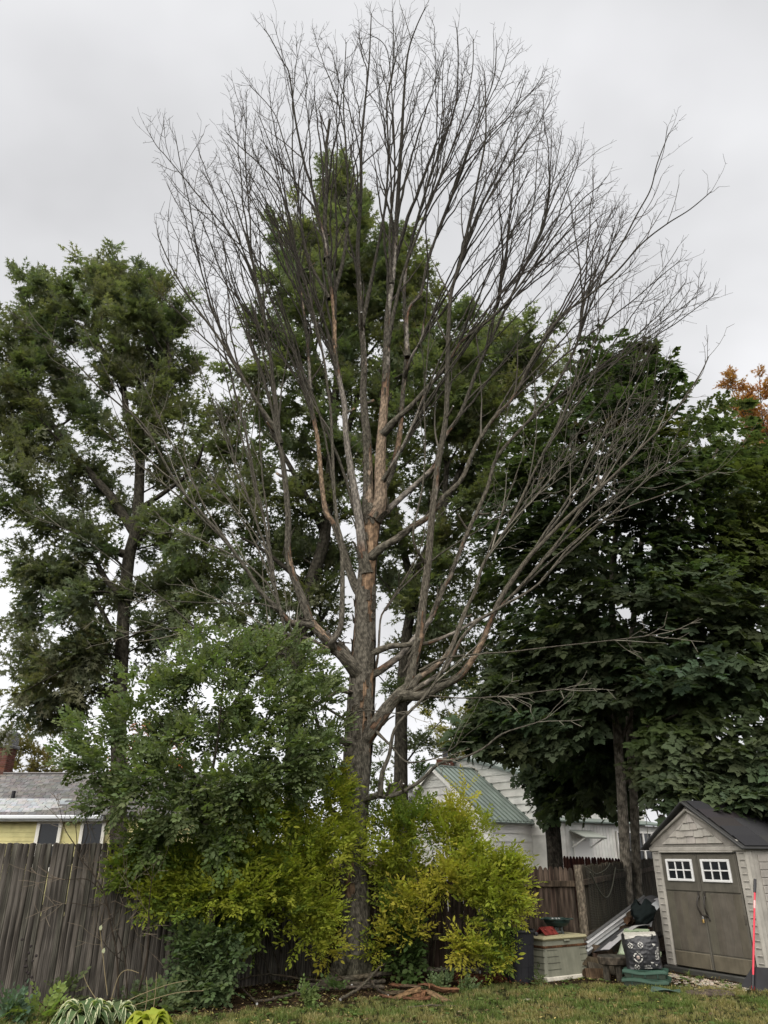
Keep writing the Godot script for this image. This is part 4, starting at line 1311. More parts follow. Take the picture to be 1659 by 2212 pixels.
func shrubs() -> void:
	var yg := Color(0.24, 0.27, 0.036)
	var gg := Color(0.135, 0.185, 0.036)
	var yy := Color(0.35, 0.33, 0.05)
	# left privet mass
	var t := thing("privet_shrub", "wide yellow-green privet thicket left of the dead trunk", "shrub", G(590, 2125))
	var f := foliage(privet_shoots())
	rng.seed = 101
	lumps(f, [
		[600, 1760, 11.6, 90, 55, 0.4, 260, gg], [690, 1740, 11.7, 60, 70, 0.35, 220, yg], [720, 1680, 11.9, 30, 40, 0.2, 60, yg],
		[560, 1830, 11.3, 120, 50, 0.45, 330, gg], [680, 1820, 11.5, 80, 60, 0.4, 300, yg], [735, 1800, 11.75, 34, 40, 0.15, 70, yg],
		[500, 1900, 11.0, 110, 50, 0.4, 300, gg], [620, 1900, 11.2, 110, 60, 0.45, 380, yg], [692, 1890, 11.4, 36, 60, 0.25, 120, yg],
		[420, 1930, 10.6, 70, 35, 0.25, 130, yg], [345, 1940, 10.5, 50, 22, 0.15, 70, yg], [380, 1965, 10.5, 55, 20, 0.2, 70, gg],
		[330, 1815, 10.75, 60, 35, 0.25, 120, gg], [400, 1840, 10.7, 60, 45, 0.3, 170, gg], [420, 1770, 10.8, 50, 40, 0.25, 110, gg], [310, 1870, 10.7, 50, 28, 0.2, 90, yg], [390, 1895, 10.6, 55, 30, 0.22, 120, yg], [560, 1760, 10.9, 60, 50, 0.25, 150, yg], [480, 1935, 10.45, 50, 28, 0.2, 90, yg], [545, 1925, 10.65, 45, 30, 0.2, 80, yg], [520, 1855, 10.8, 50, 35, 0.2, 90, yg], [600, 1700, 11.2, 70, 40, 0.3, 120, gg], [540, 1970, 11.0, 100, 40, 0.35, 230, gg], [640, 1970, 11.2, 90, 40, 0.35, 230, yg], [690, 1975, 11.4, 28, 45, 0.2, 60, yg], [765, 1835, 11.75, 26, 16, 0.1, 30, yg],
		[560, 2020, 11.0, 80, 20, 0.2, 90, gg], [660, 2025, 11.3, 50, 25, 0.2, 70, yg], [708, 2050, 11.6, 22, 20, 0.12, 34, yy], [300, 1860, 10.7, 55, 40, 0.2, 90, gg], [270, 1900, 10.6, 30, 30, 0.15, 40, gg],
		[690, 1700, 11.8, 50, 40, 0.3, 80, gg], [722, 1672, 11.7, 16, 12, 0.08, 20, yy],
		], G(600, 2120), 0.12)
	hang(f, t)
	var roots := []
	var tops := []
	for k in 26:
		var x := rnd(470, 730)
		roots.append([x, rnd(2112, 2130)])
		tops.append([x + rnd(-110, 90), rnd(1760, 1960)])
	shrub_stems(t, roots, tops, 11.4, 0.014, Color(0.12, 0.105, 0.08))
	# right privet mass
	t = thing("privet_shrub", "yellow privet thicket between the dead trunk and the black bin", "shrub", G(960, 2115))
	f = foliage(privet_shoots())
	rng.seed = 111
	lumps(f, [
		[840, 1755, 12.4, 40, 35, 0.3, 100, gg], [890, 1785, 12.3, 45, 40, 0.3, 120, gg], [925, 1745, 12.4, 15, 45, 0.12, 36, gg], [985, 1785, 12.2, 28, 50, 0.2, 80, yy], [960, 1810, 12.2, 60, 50, 0.3, 220, yg],
		[850, 1820, 12.3, 55, 55, 0.3, 220, yg], [1000, 1740, 12.2, 9, 40, 0.08, 24, yy], [1045, 1810, 12.1, 12, 38, 0.1, 26, yg], [1030, 1845, 12.0, 45, 35, 0.25, 140, yg], [1090, 1850, 12.0, 22, 40, 0.15, 80, yg],
		[870, 1890, 12.2, 60, 45, 0.3, 200, yg], [960, 1890, 11.9, 60, 45, 0.3, 230, yy], [1050, 1900, 11.8, 55, 40, 0.3, 210, yg], [1105, 1905, 11.9, 30, 35, 0.2, 110, yg],
		[900, 1950, 12.0, 50, 35, 0.25, 110, yy], [1000, 1960, 11.7, 40, 45, 0.25, 170, yg], [1080, 1955, 11.7, 45, 25, 0.2, 110, yg], [1110, 1960, 11.8, 22, 16, 0.12, 40, yy],
		[875, 2010, 12.0, 35, 20, 0.15, 50, yy], [1000, 2030, 11.7, 22, 40, 0.15, 80, yy], [1030, 2060, 11.6, 20, 14, 0.1, 32, yg], [820, 2030, 12.0, 18, 20, 0.1, 26, yy], [812, 2062, 12.0, 15, 9, 0.08, 14, yg],
		[1072, 2020, 11.8, 22, 45, 0.12, 80, gg], [1075, 2065, 11.8, 16, 24, 0.1, 34, yg], [1080, 2085, 11.7, 12, 8, 0.06, 12, yy], [850, 1975, 12.1, 40, 30, 0.2, 60, gg],
		], G(960, 2110), 0.2)
	hang(f, t)
	roots = []
	tops = []
	for k in 20:
		var x := rnd(880, 1080)
		roots.append([x, rnd(2098, 2110)])
		tops.append([x + rnd(-70, 70), rnd(1790, 1950)])
	shrub_stems(t, roots, tops, 12.0, 0.013, Color(0.13, 0.115, 0.08))
	# dark clump at the foot of the right thicket
	t = thing("leafy_bush", "small dark green broad-leaved bush at the fence, right of the dead trunk's foot", "shrub", G(866, 2106))
	f = foliage(round_shoots())
	rng.seed = 121
	lumps(f, [[868, 2050, 12.2, 32, 45, 0.15, 80, Color(0.06, 0.095, 0.03)], [866, 2085, 12.2, 25, 16, 0.12, 22, Color(0.06, 0.095, 0.03)]], G(866, 2105), 0.0, 1.35)
	hang(f, t)
	# the round-leaved small tree on the left
	t = thing("buckthorn_tree", "small round-leaved green tree in front of the left fence, its crown over the fence", "tree", G(447, 2130))
	rng.seed = 131
	var mb := MB.new(); mb.col = Color(0.17, 0.15, 0.10)
	stem(mb, [444, 2140, 448, 2050, 455, 1990, 458, 1910, 452, 1860, 445, 1830, 440, 1800, 447, 1760, 440, 1735], 0.055, 0.04, 10.55, 10.55, 10, 0.12)
	part("trunk", mb, M["bark"], t)
	for s in [[[447, 1760, 430, 1700, 400, 1640, 360, 1580, 320, 1520], 10.3], [[440, 1740, 455, 1680, 470, 1600, 480, 1500, 490, 1420], 10.6], [[455, 1850, 490, 1790, 505, 1740, 520, 1690, 560, 1600, 600, 1500], 10.9], [[445, 1780, 400, 1760, 360, 1720, 300, 1690, 240, 1660, 180, 1640], 10.3], [[500, 1760, 530, 1720, 580, 1690, 640, 1640, 690, 1600], 10.9], [[430, 1700, 385, 1680, 350, 1640, 290, 1610, 230, 1580], 10.8], [[480, 1560, 530, 1480, 570, 1440, 620, 1400], 11.0]]:
		var lb := MB.new(); lb.col = Color(0.09, 0.08, 0.06)
		stem(lb, s[0], 0.026, 0.008, 10.55, s[1], 7, 0.12)
		part("limb", lb, M["bark"], t)
	f = foliage(round_shoots())
	rng.seed = 132
	var bg := Color(0.118, 0.152, 0.066)
	lumps(f, [
		[470, 1450, 10.8, 70, 60, 0.45, 190, bg], [390, 1450, 10.7, 60, 45, 0.4, 130, bg], [560, 1440, 11.0, 80, 55, 0.45, 200, bg], [640, 1440, 11.2, 60, 45, 0.35, 120, bg], [350, 1500, 10.6, 60, 50, 0.4, 150, bg],
		[450, 1530, 10.6, 90, 60, 0.5, 270, bg], [570, 1530, 10.9, 90, 60, 0.5, 270, bg], [670, 1530, 11.2, 60, 60, 0.4, 160, bg], [280, 1560, 10.4, 60, 50, 0.4, 150, bg], [220, 1590, 10.3, 50, 35, 0.35, 90, bg], [700, 1500, 11.4, 40, 60, 0.3, 60, bg], [720, 1590, 11.5, 30, 50, 0.25, 50, bg], [420, 1400, 10.8, 40, 40, 0.3, 46, bg], [520, 1385, 10.9, 40, 35, 0.3, 46, bg], [610, 1390, 11.1, 40, 30, 0.3, 40, bg], [280, 1480, 10.5, 36, 36, 0.3, 36, bg], [170, 1570, 10.3, 30, 24, 0.25, 24, bg],
		[380, 1600, 10.3, 80, 45, 0.45, 220, bg], [500, 1610, 10.6, 90, 55, 0.5, 240, bg], [620, 1620, 10.9, 90, 60, 0.5, 260, bg], [690, 1640, 11.3, 50, 55, 0.3, 130, bg], [230, 1650, 10.2, 70, 40, 0.35, 150, bg], [160, 1640, 10.2, 35, 25, 0.25, 45, bg],
		[330, 1680, 10.1, 90, 50, 0.45, 260, bg], [440, 1690, 10.2, 70, 50, 0.4, 200, bg], [530, 1685, 10.5, 70, 45, 0.45, 200, bg], [620, 1680, 10.9, 60, 35, 0.4, 130, bg], [250, 1730, 10.1, 70, 35, 0.35, 130, bg], [370, 1750, 10.1, 70, 35, 0.4, 120, bg], [330, 1800, 10.5, 60, 35, 0.3, 90, bg],
		[460, 1780, 10.2, 55, 50, 0.4, 160, bg], [470, 1850, 10.35, 34, 40, 0.22, 70, Color(0.115, 0.16, 0.045)], [400, 1810, 10.3, 60, 30, 0.3, 60, Color(0.115, 0.16, 0.05)], [540, 1745, 10.6, 60, 35, 0.3, 70, Color(0.12, 0.165, 0.05)], [320, 1830, 10.3, 50, 30, 0.25, 50, Color(0.11, 0.155, 0.05)],
		], P(460, 1760, 10.6), 0.1, 0.95)
	hang(f, t)
	# its sucker clump at the ground
	t = thing("buckthorn_bush", "dark green round-leaved sucker bush at the foot of the left fence", "shrub", G(440, 2150))
	f = foliage(round_shoots())
	rng.seed = 141
	var sb := Color(0.088, 0.125, 0.056)
	lumps(f, [[440, 2040, 10.5, 42, 30, 0.3, 80, sb], [470, 2015, 10.5, 34, 24, 0.25, 46, sb], [432, 2090, 10.4, 46, 36, 0.3, 110, sb], [450, 2130, 10.3, 45, 22, 0.25, 90, sb], [390, 2010, 10.5, 24, 16, 0.12, 30, sb], [405, 2060, 10.4, 16, 18, 0.1, 24, sb], [480, 2080, 10.4, 30, 30, 0.2, 60, sb]], G(450, 2140), 0.1, 0.95)
	hang(f, t)
	roots = []
	tops = []
	for k in 8:
		roots.append([rnd(425, 465), rnd(2140, 2150)])
		tops.append([rnd(390, 490), rnd(2000, 2080)])
	shrub_stems(t, roots, tops, 10.45, 0.009, Color(0.12, 0.11, 0.08))
	# the leafless shrub against the left fence
	t = thing("bare_shrub", "leafless twiggy grey shrub against the left fence", "shrub", G(262, 2150))
	rng.seed = 151
	var keep := twigs
	twigs = MB.new()
	twig_size = 0.6
	twig_tint = Color(0.12, 0.098, 0.075)
	for s in [[[256, 2158, 252, 2060, 240, 2000, 225, 1930, 195, 1880, 170, 1850, 165, 1800, 160, 1750], 0.017], [[275, 2150, 270, 2070, 255, 2020, 232, 1960, 218, 1930], 0.013], [[300, 2140, 318, 2060, 322, 1960, 330, 1880], 0.02], [[222, 1930, 190, 1900, 140, 1900, 100, 1895], 0.008], [[228, 1950, 200, 1960, 150, 1950, 110, 1960], 0.007], [[170, 1850, 190, 1800, 185, 1760, 200, 1730], 0.008], [[165, 1830, 140, 1790, 130, 1750], 0.008], [[240, 1990, 275, 1930, 270, 1880], 0.007], [[255, 2060, 290, 2030, 310, 2010], 0.006], [[268, 2080, 235, 2050, 220, 2030], 0.006], [[215, 1900, 215, 1850, 240, 1800], 0.007]]:
		var lb := MB.new(); lb.col = Color(0.11, 0.09, 0.07)
		var path := stem(lb, s[0], s[1] * 0.75, 0.003, 10.2, 10.0, 6, 0.07)
		part("stem", lb, M["bark"], t)
		var rad := PackedFloat32Array()
		rad.resize(path.size())
		rad.fill(0.004)
		for k in 2:
			var i := rng.randi_range(path.size() / 3, path.size() - 2)
			twig(path[i], (rvec() + Vector3.UP * 0.4).normalized(), rnd(0.2, 0.45), 0.004, 2)
		dress(path.slice(path.size() / 2), rad.slice(path.size() / 2), 0.6)
	part("twigs", twigs, M["twig"], t, "stuff")
	twigs = keep
	twig_size = 0.72
	twig_tint = Color(0, 0, 0, 0)

func ropes() -> void:
	for q in [["thin rope hanging from the dark maple, nearer its trunks", 1380, 1640, 1400, 1812], ["thin rope hanging from the dark maple, nearer the shed roof", 1401, 1640, 1427, 1800]]:
		var a := P(q[1], q[2], 15.2)
		var b := P(q[3], q[4], 15.0)
		var t := thing("hanging_rope", q[0], "rope", b)
		var mb := MB.new()
		mb.col = Color(0.22, 0.21, 0.17)
		mb.tube(PackedVector3Array([a, a.lerp(b, 0.5) + Vector3(0.02, 0, 0), b]), PackedFloat32Array([0.006, 0.006, 0.006]), 5)
		part("rope", mb, M["twig"], t)

# ------------------------------------------------------------------ ground
func ground() -> void:
	var mb := MB.new()
	mb.col = Color(0.085, 0.08, 0.042)
	# one sheet: fine near the camera, wide cells far away
	var xs := [-600.0, -120.0, -40.0, -15.0]
	var x := -7.0
	while x <= 8.0:
		xs.append(x); x += 0.25
	xs.append_array([15.0, 40.0, 120.0, 600.0])
	var zs := [40.0, 10.0, -2.0, -7.0]
	var z := -8.0
	while z >= -14.5:
		zs.append(z); z -= 0.25
	zs.append_array([-17.0, -24.0, -40.0, -120.0, -700.0])
	var rows := []
	for zz in zs:
		var row := []
		for xx in xs:
			row.append(Vector3(xx, lift(xx, zz), zz))
		rows.append(row)
	mb.grid(rows, Vector3.UP)
	for i in mb.v.size():
		var p := mb.v[i]
		var b := bed(p)
		mb.c[i] = Color(0.085, 0.088, 0.036).lerp(Color(0.075, 0.052, 0.034), b)
	put("ground", mb.mesh(M["soil"]), self, Transform3D(), "structure")

func lift(x: float, z: float) -> float:
	if absf(x) > 8.0 or z > -8.0 or z < -14.5:
		return 0.0
	return 0.012 * noise.get_noise_2d(x * 22.0, z * 22.0)

# share of bare soil: the bed along the fence
func bed(p: Vector3) -> float:
	var edge: float
	if p.x < -1.6:
		edge = 9.75 + 0.35 * (p.x + 1.6) * -0.2
	elif p.x < 2.2:
		edge = lerpf(10.15, 11.9, smoothstep(-1.6, 2.2, p.x))
	else:
		edge = lerpf(11.9, 11.7, (p.x - 2.2) / 3.0)
	edge += 0.5 * noise.get_noise_2d(p.x * 30.0, p.z * 30.0)
	return smoothstep(-0.25, 0.3, -p.z - edge)

func grass() -> void:
	rng.seed = 201
	var tuft := MB.new()
	for k in 9:
		var a := rnd(0, TAU)
		var d := Vector3(cos(a), 0, sin(a))
		var s := Vector3(-d.z, 0, d.x) * 0.0035
		var o := Vector3(rnd(-0.025, 0.025), -0.01, rnd(-0.025, 0.025))
		var h := rnd(0.03, 0.062)
		var m := o + Vector3.UP * h * 0.6 + d * h * 0.2
		var t := o + Vector3.UP * h + d * h * rnd(0.4, 0.9)
		tuft.tri(o - s, o + s, m + s * 0.8)
		tuft.tri(o - s, m + s * 0.8, m - s * 0.8)
		tuft.tri(m - s * 0.8, m + s * 0.8, t)
	var me := tuft.mesh(M["soft_leaf"])
	var xfs := []
	var cols := []
	var n := 0
	while n < 26000:
		var p := Vector3(rnd(-5.0, 6.2), 0, rnd(-13.6, -8.6))
		if absf(p.x) > -p.z * 0.56 + 0.3:
			n += 1
			continue
		var b := bed(p)
		n += 1
		var patch := noise.get_noise_2d(p.x * 45.0, p.z * 45.0)
		if rng.randf() < b * 0.97 + (0.55 if patch < -0.15 else 0.0):
			continue
		p.y = lift(p.x, p.z)
		var dry := clampf(0.45 + 1.5 * noise.get_noise_2d(p.x * 20.0 + 70.0, p.z * 20.0) + rnd(-0.3, 0.3), 0.0, 1.0)
		var c := Color(0.105, 0.145, 0.042).lerp(Color(0.23, 0.20, 0.09), dry)
		if rng.randf() < 0.06:
			c = Color(0.32, 0.27, 0.13)
		xfs.append(Transform3D(Basis(Vector3.UP, rnd(0, TAU)).scaled(Vector3.ONE * rnd(0.6, 1.15) * (1.0 + 0.6 * patch) * (1.0 - 0.45 * b)), p))
		cols.append(vary(c, 0.15))
	scatter("grass", me, xfs, cols, self)
	# clover and low weeds by the shed and the boxes
	var wd := MB.new()
	for k in 7:
		var a := rnd(0, TAU)
		var d := Vector3(cos(a), 0, sin(a))
		leaf(wd, Transform3D(turned(d + Vector3.UP * 0.4, Vector3.UP), Vector3(0, 0.01, 0) + d * 0.01), rnd(0.025, 0.05), "round")
	me = wd.mesh(M["leaf"])
	xfs = []
	cols = []
	for k in 1500:
		var p := Vector3(rnd(-2.6, 5.4), 0, rnd(-12.8, -9.2))
		if noise.get_noise_2d(p.x * 30.0 + 9.0, p.z * 30.0) < 0.12:
			continue
		p.y = lift(p.x, p.z)
		xfs.append(Transform3D(Basis(Vector3.UP, rnd(0, TAU)).scaled(Vector3.ONE * rnd(0.6, 1.3)), p))
		cols.append(vary(Color(0.09, 0.135, 0.04), 0.2))
	scatter("ground_weeds", me, xfs, cols, self)
	# fallen leaves, bark crumbs and chips
	var li := MB.new()
	leaf(li, Transform3D(turned(Vector3(1, 0.1, 0), Vector3.UP), Vector3(-0.02, 0.004, 0)), 0.045, "narrow")
	me = li.mesh(M["soft_leaf"])
	xfs = []
	cols = []
	for k in 9000:
		var p := Vector3(rnd(-4.6, 5.8), 0, rnd(-13.4, -9.0))
		var b := bed(p)
		var tree := 1.0 - clampf(absf(p.x + 0.3) / 3.0, 0.0, 1.0)
		if rng.randf() > 0.2 + 0.6 * b + 0.3 * tree:
			continue
		p.y = lift(p.x, p.z) + rnd(0.002, 0.03)
		xfs.append(Transform3D(Basis.from_euler(Vector3(rnd(-0.6, 0.6), rnd(0, TAU), rnd(-0.6, 0.6))).scaled(Vector3.ONE * rnd(0.4, 1.15)), p))
		var pick := rng.randf()
		cols.append(vary(Color(0.42, 0.36, 0.14) if pick < 0.14 else (Color(0.13, 0.085, 0.05) if pick < 0.75 else Color(0.27, 0.21, 0.13)), 0.25))
	scatter("leaf_litter", me, xfs, cols, self)
	# pale stone chips at the shed
	var ch := MB.new()
	for k in 3:
		var c := Vector3(rnd(-0.03, 0.03), 0.006, rnd(-0.03, 0.03))
		ch.box(Transform3D(Basis.from_euler(Vector3(rnd(-0.4, 0.4), rnd(0, TAU), rnd(-0.4, 0.4))), c), Vector3(rnd(0.012, 0.028), 0.01, rnd(0.01, 0.02)), 0.003)
	me = ch.mesh(M["gravel"])
	xfs = []
	cols = []
	for k in 420:
		var t := rng.randf()
		var p := Vector3(4.15, 0, -12.9).lerp(Vector3(4.95, 0, -11.35), t) + Vector3(-absf(rng.randfn()) * 0.32 + 0.1, 0, -absf(rng.randfn()) * 0.05)
		p.y = lift(p.x, p.z) + 0.004
		xfs.append(Transform3D(Basis(Vector3.UP, rnd(0, TAU)), p))
		cols.append(vary(Color(0.27, 0.235, 0.185), 0.35))
	scatter("gravel", me, xfs, cols, self)
	# reddish mulch at the foot of the fence post
	xfs = []
	cols = []
	for k in 700:
		var p := Vector3(1.45 + rng.randfn() * 0.28, 0, -12.2 + rng.randfn() * 0.17)
		p.y = lift(p.x, p.z) + rnd(0.0, 0.06)
		xfs.append(Transform3D(Basis.from_euler(Vector3(rnd(-0.9, 0.9), rnd(0, TAU), rnd(-0.9, 0.9))).scaled(Vector3.ONE * rnd(0.8, 1.5)), p))
		cols.append(vary(Color(0.13, 0.05, 0.03), 0.3))
	scatter("mulch", li.mesh(M["soft_leaf"]), xfs, cols, self)

# ------------------------------------------------------------------ fences
# a picket of the given outline, four variants shared by the whole fence
func picket(w: float, h: float, thick: float, top: String, col: Color) -> ArrayMesh:
	var mb := MB.new()
	mb.col = col
	if top == "round":      # a half-round stockade pale
		var prof := PackedVector2Array()
		for k in 7:
			var a := PI * k / 6.0
			prof.append(Vector2(cos(a) * w * 0.5, sin(a) * thick))
		for k in 6:
			var p := prof[k]
			var q := prof[k + 1]
			var out := Vector3(p.x + q.x, 0, p.y + q.y)
			var c0 := mb.v.size()
			mb.quad(Vector3(p.x, -0.1, p.y), Vector3(q.x, -0.1, q.y), Vector3(q.x, h, q.y), Vector3(p.x, h, p.y), out)
			mb.tri_out(Vector3(p.x, h, p.y), Vector3(q.x, h, q.y), Vector3(0, h + 0.006, 0), Vector3.UP)
		mb.quad(Vector3(-w * 0.5, -0.1, 0), Vector3(w * 0.5, -0.1, 0), Vector3(w * 0.5, h, 0), Vector3(-w * 0.5, h, 0), Vector3.FORWARD)
		for i in mb.v.size():
			mb.u[i] = Vector2(mb.v[i].x * 3.0 + mb.v[i].z * 2.0, mb.v[i].y * 0.6)
	else:
		var poly := PackedVector2Array([Vector2(-w * 0.5, -0.1), Vector2(w * 0.5, -0.1), Vector2(w * 0.5, h - w * 0.55), Vector2(w * 0.26, h - w * 0.12), Vector2(0, h), Vector2(-w * 0.26, h - w * 0.12), Vector2(-w * 0.5, h - w * 0.55)])
		mb.prism(poly, thick)
		for i in mb.v.size():
			mb.u[i] = Vector2(mb.v[i].x * 3.0 + mb.v[i].z * 2.0, mb.v[i].y * 0.6)
	# each picket takes another strip of the grain
	var k := rng.randf()
	for i in mb.v.size():
		mb.u[i] += Vector2(k, k * 3.1)
	return mb.mesh(M["fence_wood"])

func fence_run(parent: Node3D, a: Vector3, b: Vector3, h0: float, h1: float, w: float, thick: float, top: String, cols: Array, called: String, wob: float, gap := 0.004) -> void:
	var d := (b - a) * Vector3(1, 0, 1)
	var l := d.length()
	d = d / l
	var n := int(l / (w + gap))
	var kinds := []
	for c in cols:
		kinds.append(picket(w, 1.0, thick, top, c))
	var face := Vector3(-d.z, 0, d.x)
	if face.z < 0.0:
		face = -face
	for i in n:
		var f := (i + 0.5) / n
		var p := a + d * l * f - parent.position
		p.y = 0.0
		var h := lerpf(h0, h1, f) + rnd(-wob, wob)
		var x := face.cross(Vector3.UP) * -1.0
		var bs := Basis(Vector3.UP.cross(face).normalized(), Vector3.UP, face)
		bs = bs * Basis(Vector3(0, 0, 1), rnd(-0.006, 0.006)) * Basis(Vector3.UP, rnd(-0.05, 0.05))
		var xf := Transform3D(bs * Basis.from_scale(Vector3(rnd(1.06, 1.13), h, 1)), p + face * rnd(-0.004, 0.004))
		put(called, kinds[rng.randi() % kinds.size()], parent, xf)

func rail(parent: Node3D, a: Vector3, b: Vector3, y0: float, y1: float, off: float, called := "rail", col := Color(0.13, 0.105, 0.08), hh := 0.085) -> void:
	var d := ((b - a) * Vector3(1, 0, 1)).normalized()
	var face := Vector3(-d.z, 0, d.x)
	if face.z < 0.0:
		face = -face
	var mb := MB.new()
	mb.col = col
	mb.beam(Vector3(a.x, y0, a.z) + face * off, Vector3(b.x, y1, b.z) + face * off, 0.04, hh, Vector3.UP, 0.005)
	part(called, mb, M["board"], parent)

func fences() -> void:
	rng.seed = 301
	var browns := [Color(0.175, 0.156, 0.136), Color(0.195, 0.176, 0.154), Color(0.15, 0.137, 0.118), Color(0.185, 0.174, 0.148), Color(0.21, 0.188, 0.164)]
	# left stockade
	var a := Vector3(-5.9, 0, -9.95)
	var b := Vector3(-2.42, 0, -11.1)
	var c := Vector3(-0.95, 0, -12.85)
	var t := thing("stockade_fence", "tall weathered brown stockade fence of half-round pales, at the left", "fence", a)
	fence_run(t, a, b, 1.735, 1.75, 0.066, 0.022, "round", browns, "pale", 0.006, 0.0012)
	fence_run(t, b, c, 1.75, 1.7, 0.066, 0.022, "round", browns, "pale", 0.006, 0.0012)
	for y in [0.35, 1.0, 1.55]:
		rail(t, a, b, y, y, -0.03)
		rail(t, b, c, y, y, -0.03)
	# middle and right run, seen from its rail side
	var d := Vector3(3.02, 0, -13.1)
	t = thing("picket_fence", "low red-brown picket fence with rails, behind the black bin and the beige box", "fence", c)
	var reds := [Color(0.105, 0.074, 0.058), Color(0.12, 0.088, 0.07), Color(0.092, 0.067, 0.053), Color(0.125, 0.098, 0.078)]
	fence_run(t, c, d, 1.47, 1.44, 0.074, 0.02, "dog", reds, "picket", 0.012, 0.006)
	rail(t, c, d, 1.21, 1.2, 0.035, "rail", Color(0.11, 0.085, 0.062))
	rail(t, c, d, 0.48, 0.48, 0.035, "rail", Color(0.12, 0.10, 0.068))
	# round posts
	t = thing("fence_post", "pale weathered round post where the red-brown fence meets the netted one", "post", d + Vector3(0.06, 0, 0.08))
	var mb := MB.new()
	mb.col = Color(0.27, 0.22, 0.165)
	var pts := PackedVector3Array()
	var rad := PackedFloat32Array()
	for k in 9:
		pts.append(Vector3(-0.025 + 0.012 * k - 0.0011 * k * k, -0.1 + 1.57 * k / 8.0, 0))
		rad.append(0.075 - 0.012 * k / 8.0)
	mb.tube(pts, rad, 12, true, PackedColorArray(), 0.08, noise, PackedByteArray(), 0.3)
	put("post", mb.mesh(M["bare_wood"]), t)
	for y in [0.5, 0.85, 1.1]:
		var kn := MB.new(); kn.col = Color(0.07, 0.05, 0.035)
		kn.lathe(PackedVector2Array([Vector2(0.018, 0), Vector2(0.012, 0.006), Vector2(0.001, 0.007)]), 8, Transform3D(Basis(Vector3.RIGHT, PI / 2), Vector3(0.01, y, 0.066)))
		put("knot", kn.mesh(M["paint"]), t)
	t = thing("fence_post", "grey post half hidden by the yellow thicket, left of the black bin", "post", Vector3(1.52, 0, -12.75))
	mb = MB.new()
	mb.col = Color(0.15, 0.125, 0.09)
	mb.tube(PackedVector3Array([Vector3(0, -0.1, 0), Vector3(0, 0.7, 0), Vector3(0.01, 1.42, 0)]), PackedFloat32Array([0.07, 0.066, 0.064]), 12, true, PackedColorArray(), 0.06, noise, PackedByteArray(), 0.3)
	put("post", mb.mesh(M["bare_wood"]), t)
	# the run that goes away to the right, hung with netting
	var e := Vector3(6.6, 0, -19.6)
	var s := d + Vector3(0.14, 0, -0.02)
	t = thing("picket_fence", "grey picket fence hung with dark netting, going back between the post and the shed", "fence", s)
	var greys := [Color(0.095, 0.083, 0.062), Color(0.11, 0.096, 0.072), Color(0.082, 0.072, 0.054), Color(0.12, 0.10, 0.078)]
	fence_run(t, s, e, 1.46, 1.56, 0.074, 0.02, "dog", greys, "picket", 0.02, 0.006)
	rail(t, s, e, 1.22, 1.36, 0.035)
	rail(t, s, e, 0.5, 0.6, 0.035)
	# the netting sags between two points on the top
	var net := thing("garden_netting", "dark mesh netting sagging over the grey fence beside the shed", "net", s)
	var dd := (e - s).normalized()
	var face := Vector3(-dd.z, 0, dd.x) * (1.0 if dd.x > 0 else -1.0)
	if face.z < 0.0:
		face = -face
	var nm := MB.new()
	nm.col = Color.WHITE
	var cellw := 0.035
	var across := 130
	var down := 38
	var P0 := []
	for i in down + 1:
		var row := []
		for j in across + 1:
			var u := float(j) / across
			var sag := 0.14 * absf(sin(u * PI * 2.6)) * (1.0 - 0.3 * float(i) / down)
			var top := lerpf(1.43, 1.52, u) - sag
			var y := top * (1.0 - float(i) / down) + 0.02
			row.append(dd * 4.6 * u + face * (0.06 + 0.02 * sin(u * 23.0 + i * 0.2) + 0.05 * float(i) / down) + Vector3(0, y, 0))
		P0.append(row)
	for i in down + 1:
		for j in across:
			nm.tri(P0[i][j] + Vector3(0, 0.0035, 0), P0[i][j + 1] + Vector3(0, 0.0035, 0), P0[i][j + 1] - Vector3(0, 0.0035, 0))
	for i in down:
		for j in across + 1:
			nm.tri(P0[i][j] + dd * 0.0045, P0[i][j] - dd * 0.0045, P0[i + 1][j])
	put("mesh", nm.mesh(M["netting"]), net, Transform3D(), "stuff")
	var hem := MB.new()
	var hp := PackedVector3Array()
	var hr := PackedFloat32Array()
	for j in across + 1:
		hp.append(P0[0][j]); hr.append(0.008)
	hem.tube(hp, hr, 5)
	put("hem", hem.mesh(M["netting"]), net)
	hp = PackedVector3Array()
	hr = PackedFloat32Array()
	for j in 40:
		var u := j / 39.0
		hp.append(dd * (0.15 + 1.9 * u) + face * 0.1 + Vector3(0, 1.36 - 0.42 * sin(u * PI) + 0.05 * u, 0)); hr.append(0.012)
	hem = MB.new()
	hem.tube(hp, hr, 5)
	put("cord", hem.mesh(M["netting"]), net)
	# the neighbour's dark red picket fence farther back
	a = P(1216, 1860, 17.2) * Vector3(1, 0, 1)
	b = P(1352, 1860, 18.2) * Vector3(1, 0, 1)
	t = thing("picket_fence", "dark red picket fence in front of the white house's windows", "fence", a)
	fence_run(t, a, b, 1.60, 1.55, 0.072, 0.02, "dog", [Color(0.085, 0.035, 0.027), Color(0.10, 0.044, 0.032), Color(0.07, 0.03, 0.024)], "picket", 0.008, 0.016)
	for y in [0.4, 1.25]:
		rail(t, a, b, y, y, -0.03, "rail", Color(0.07, 0.03, 0.024))

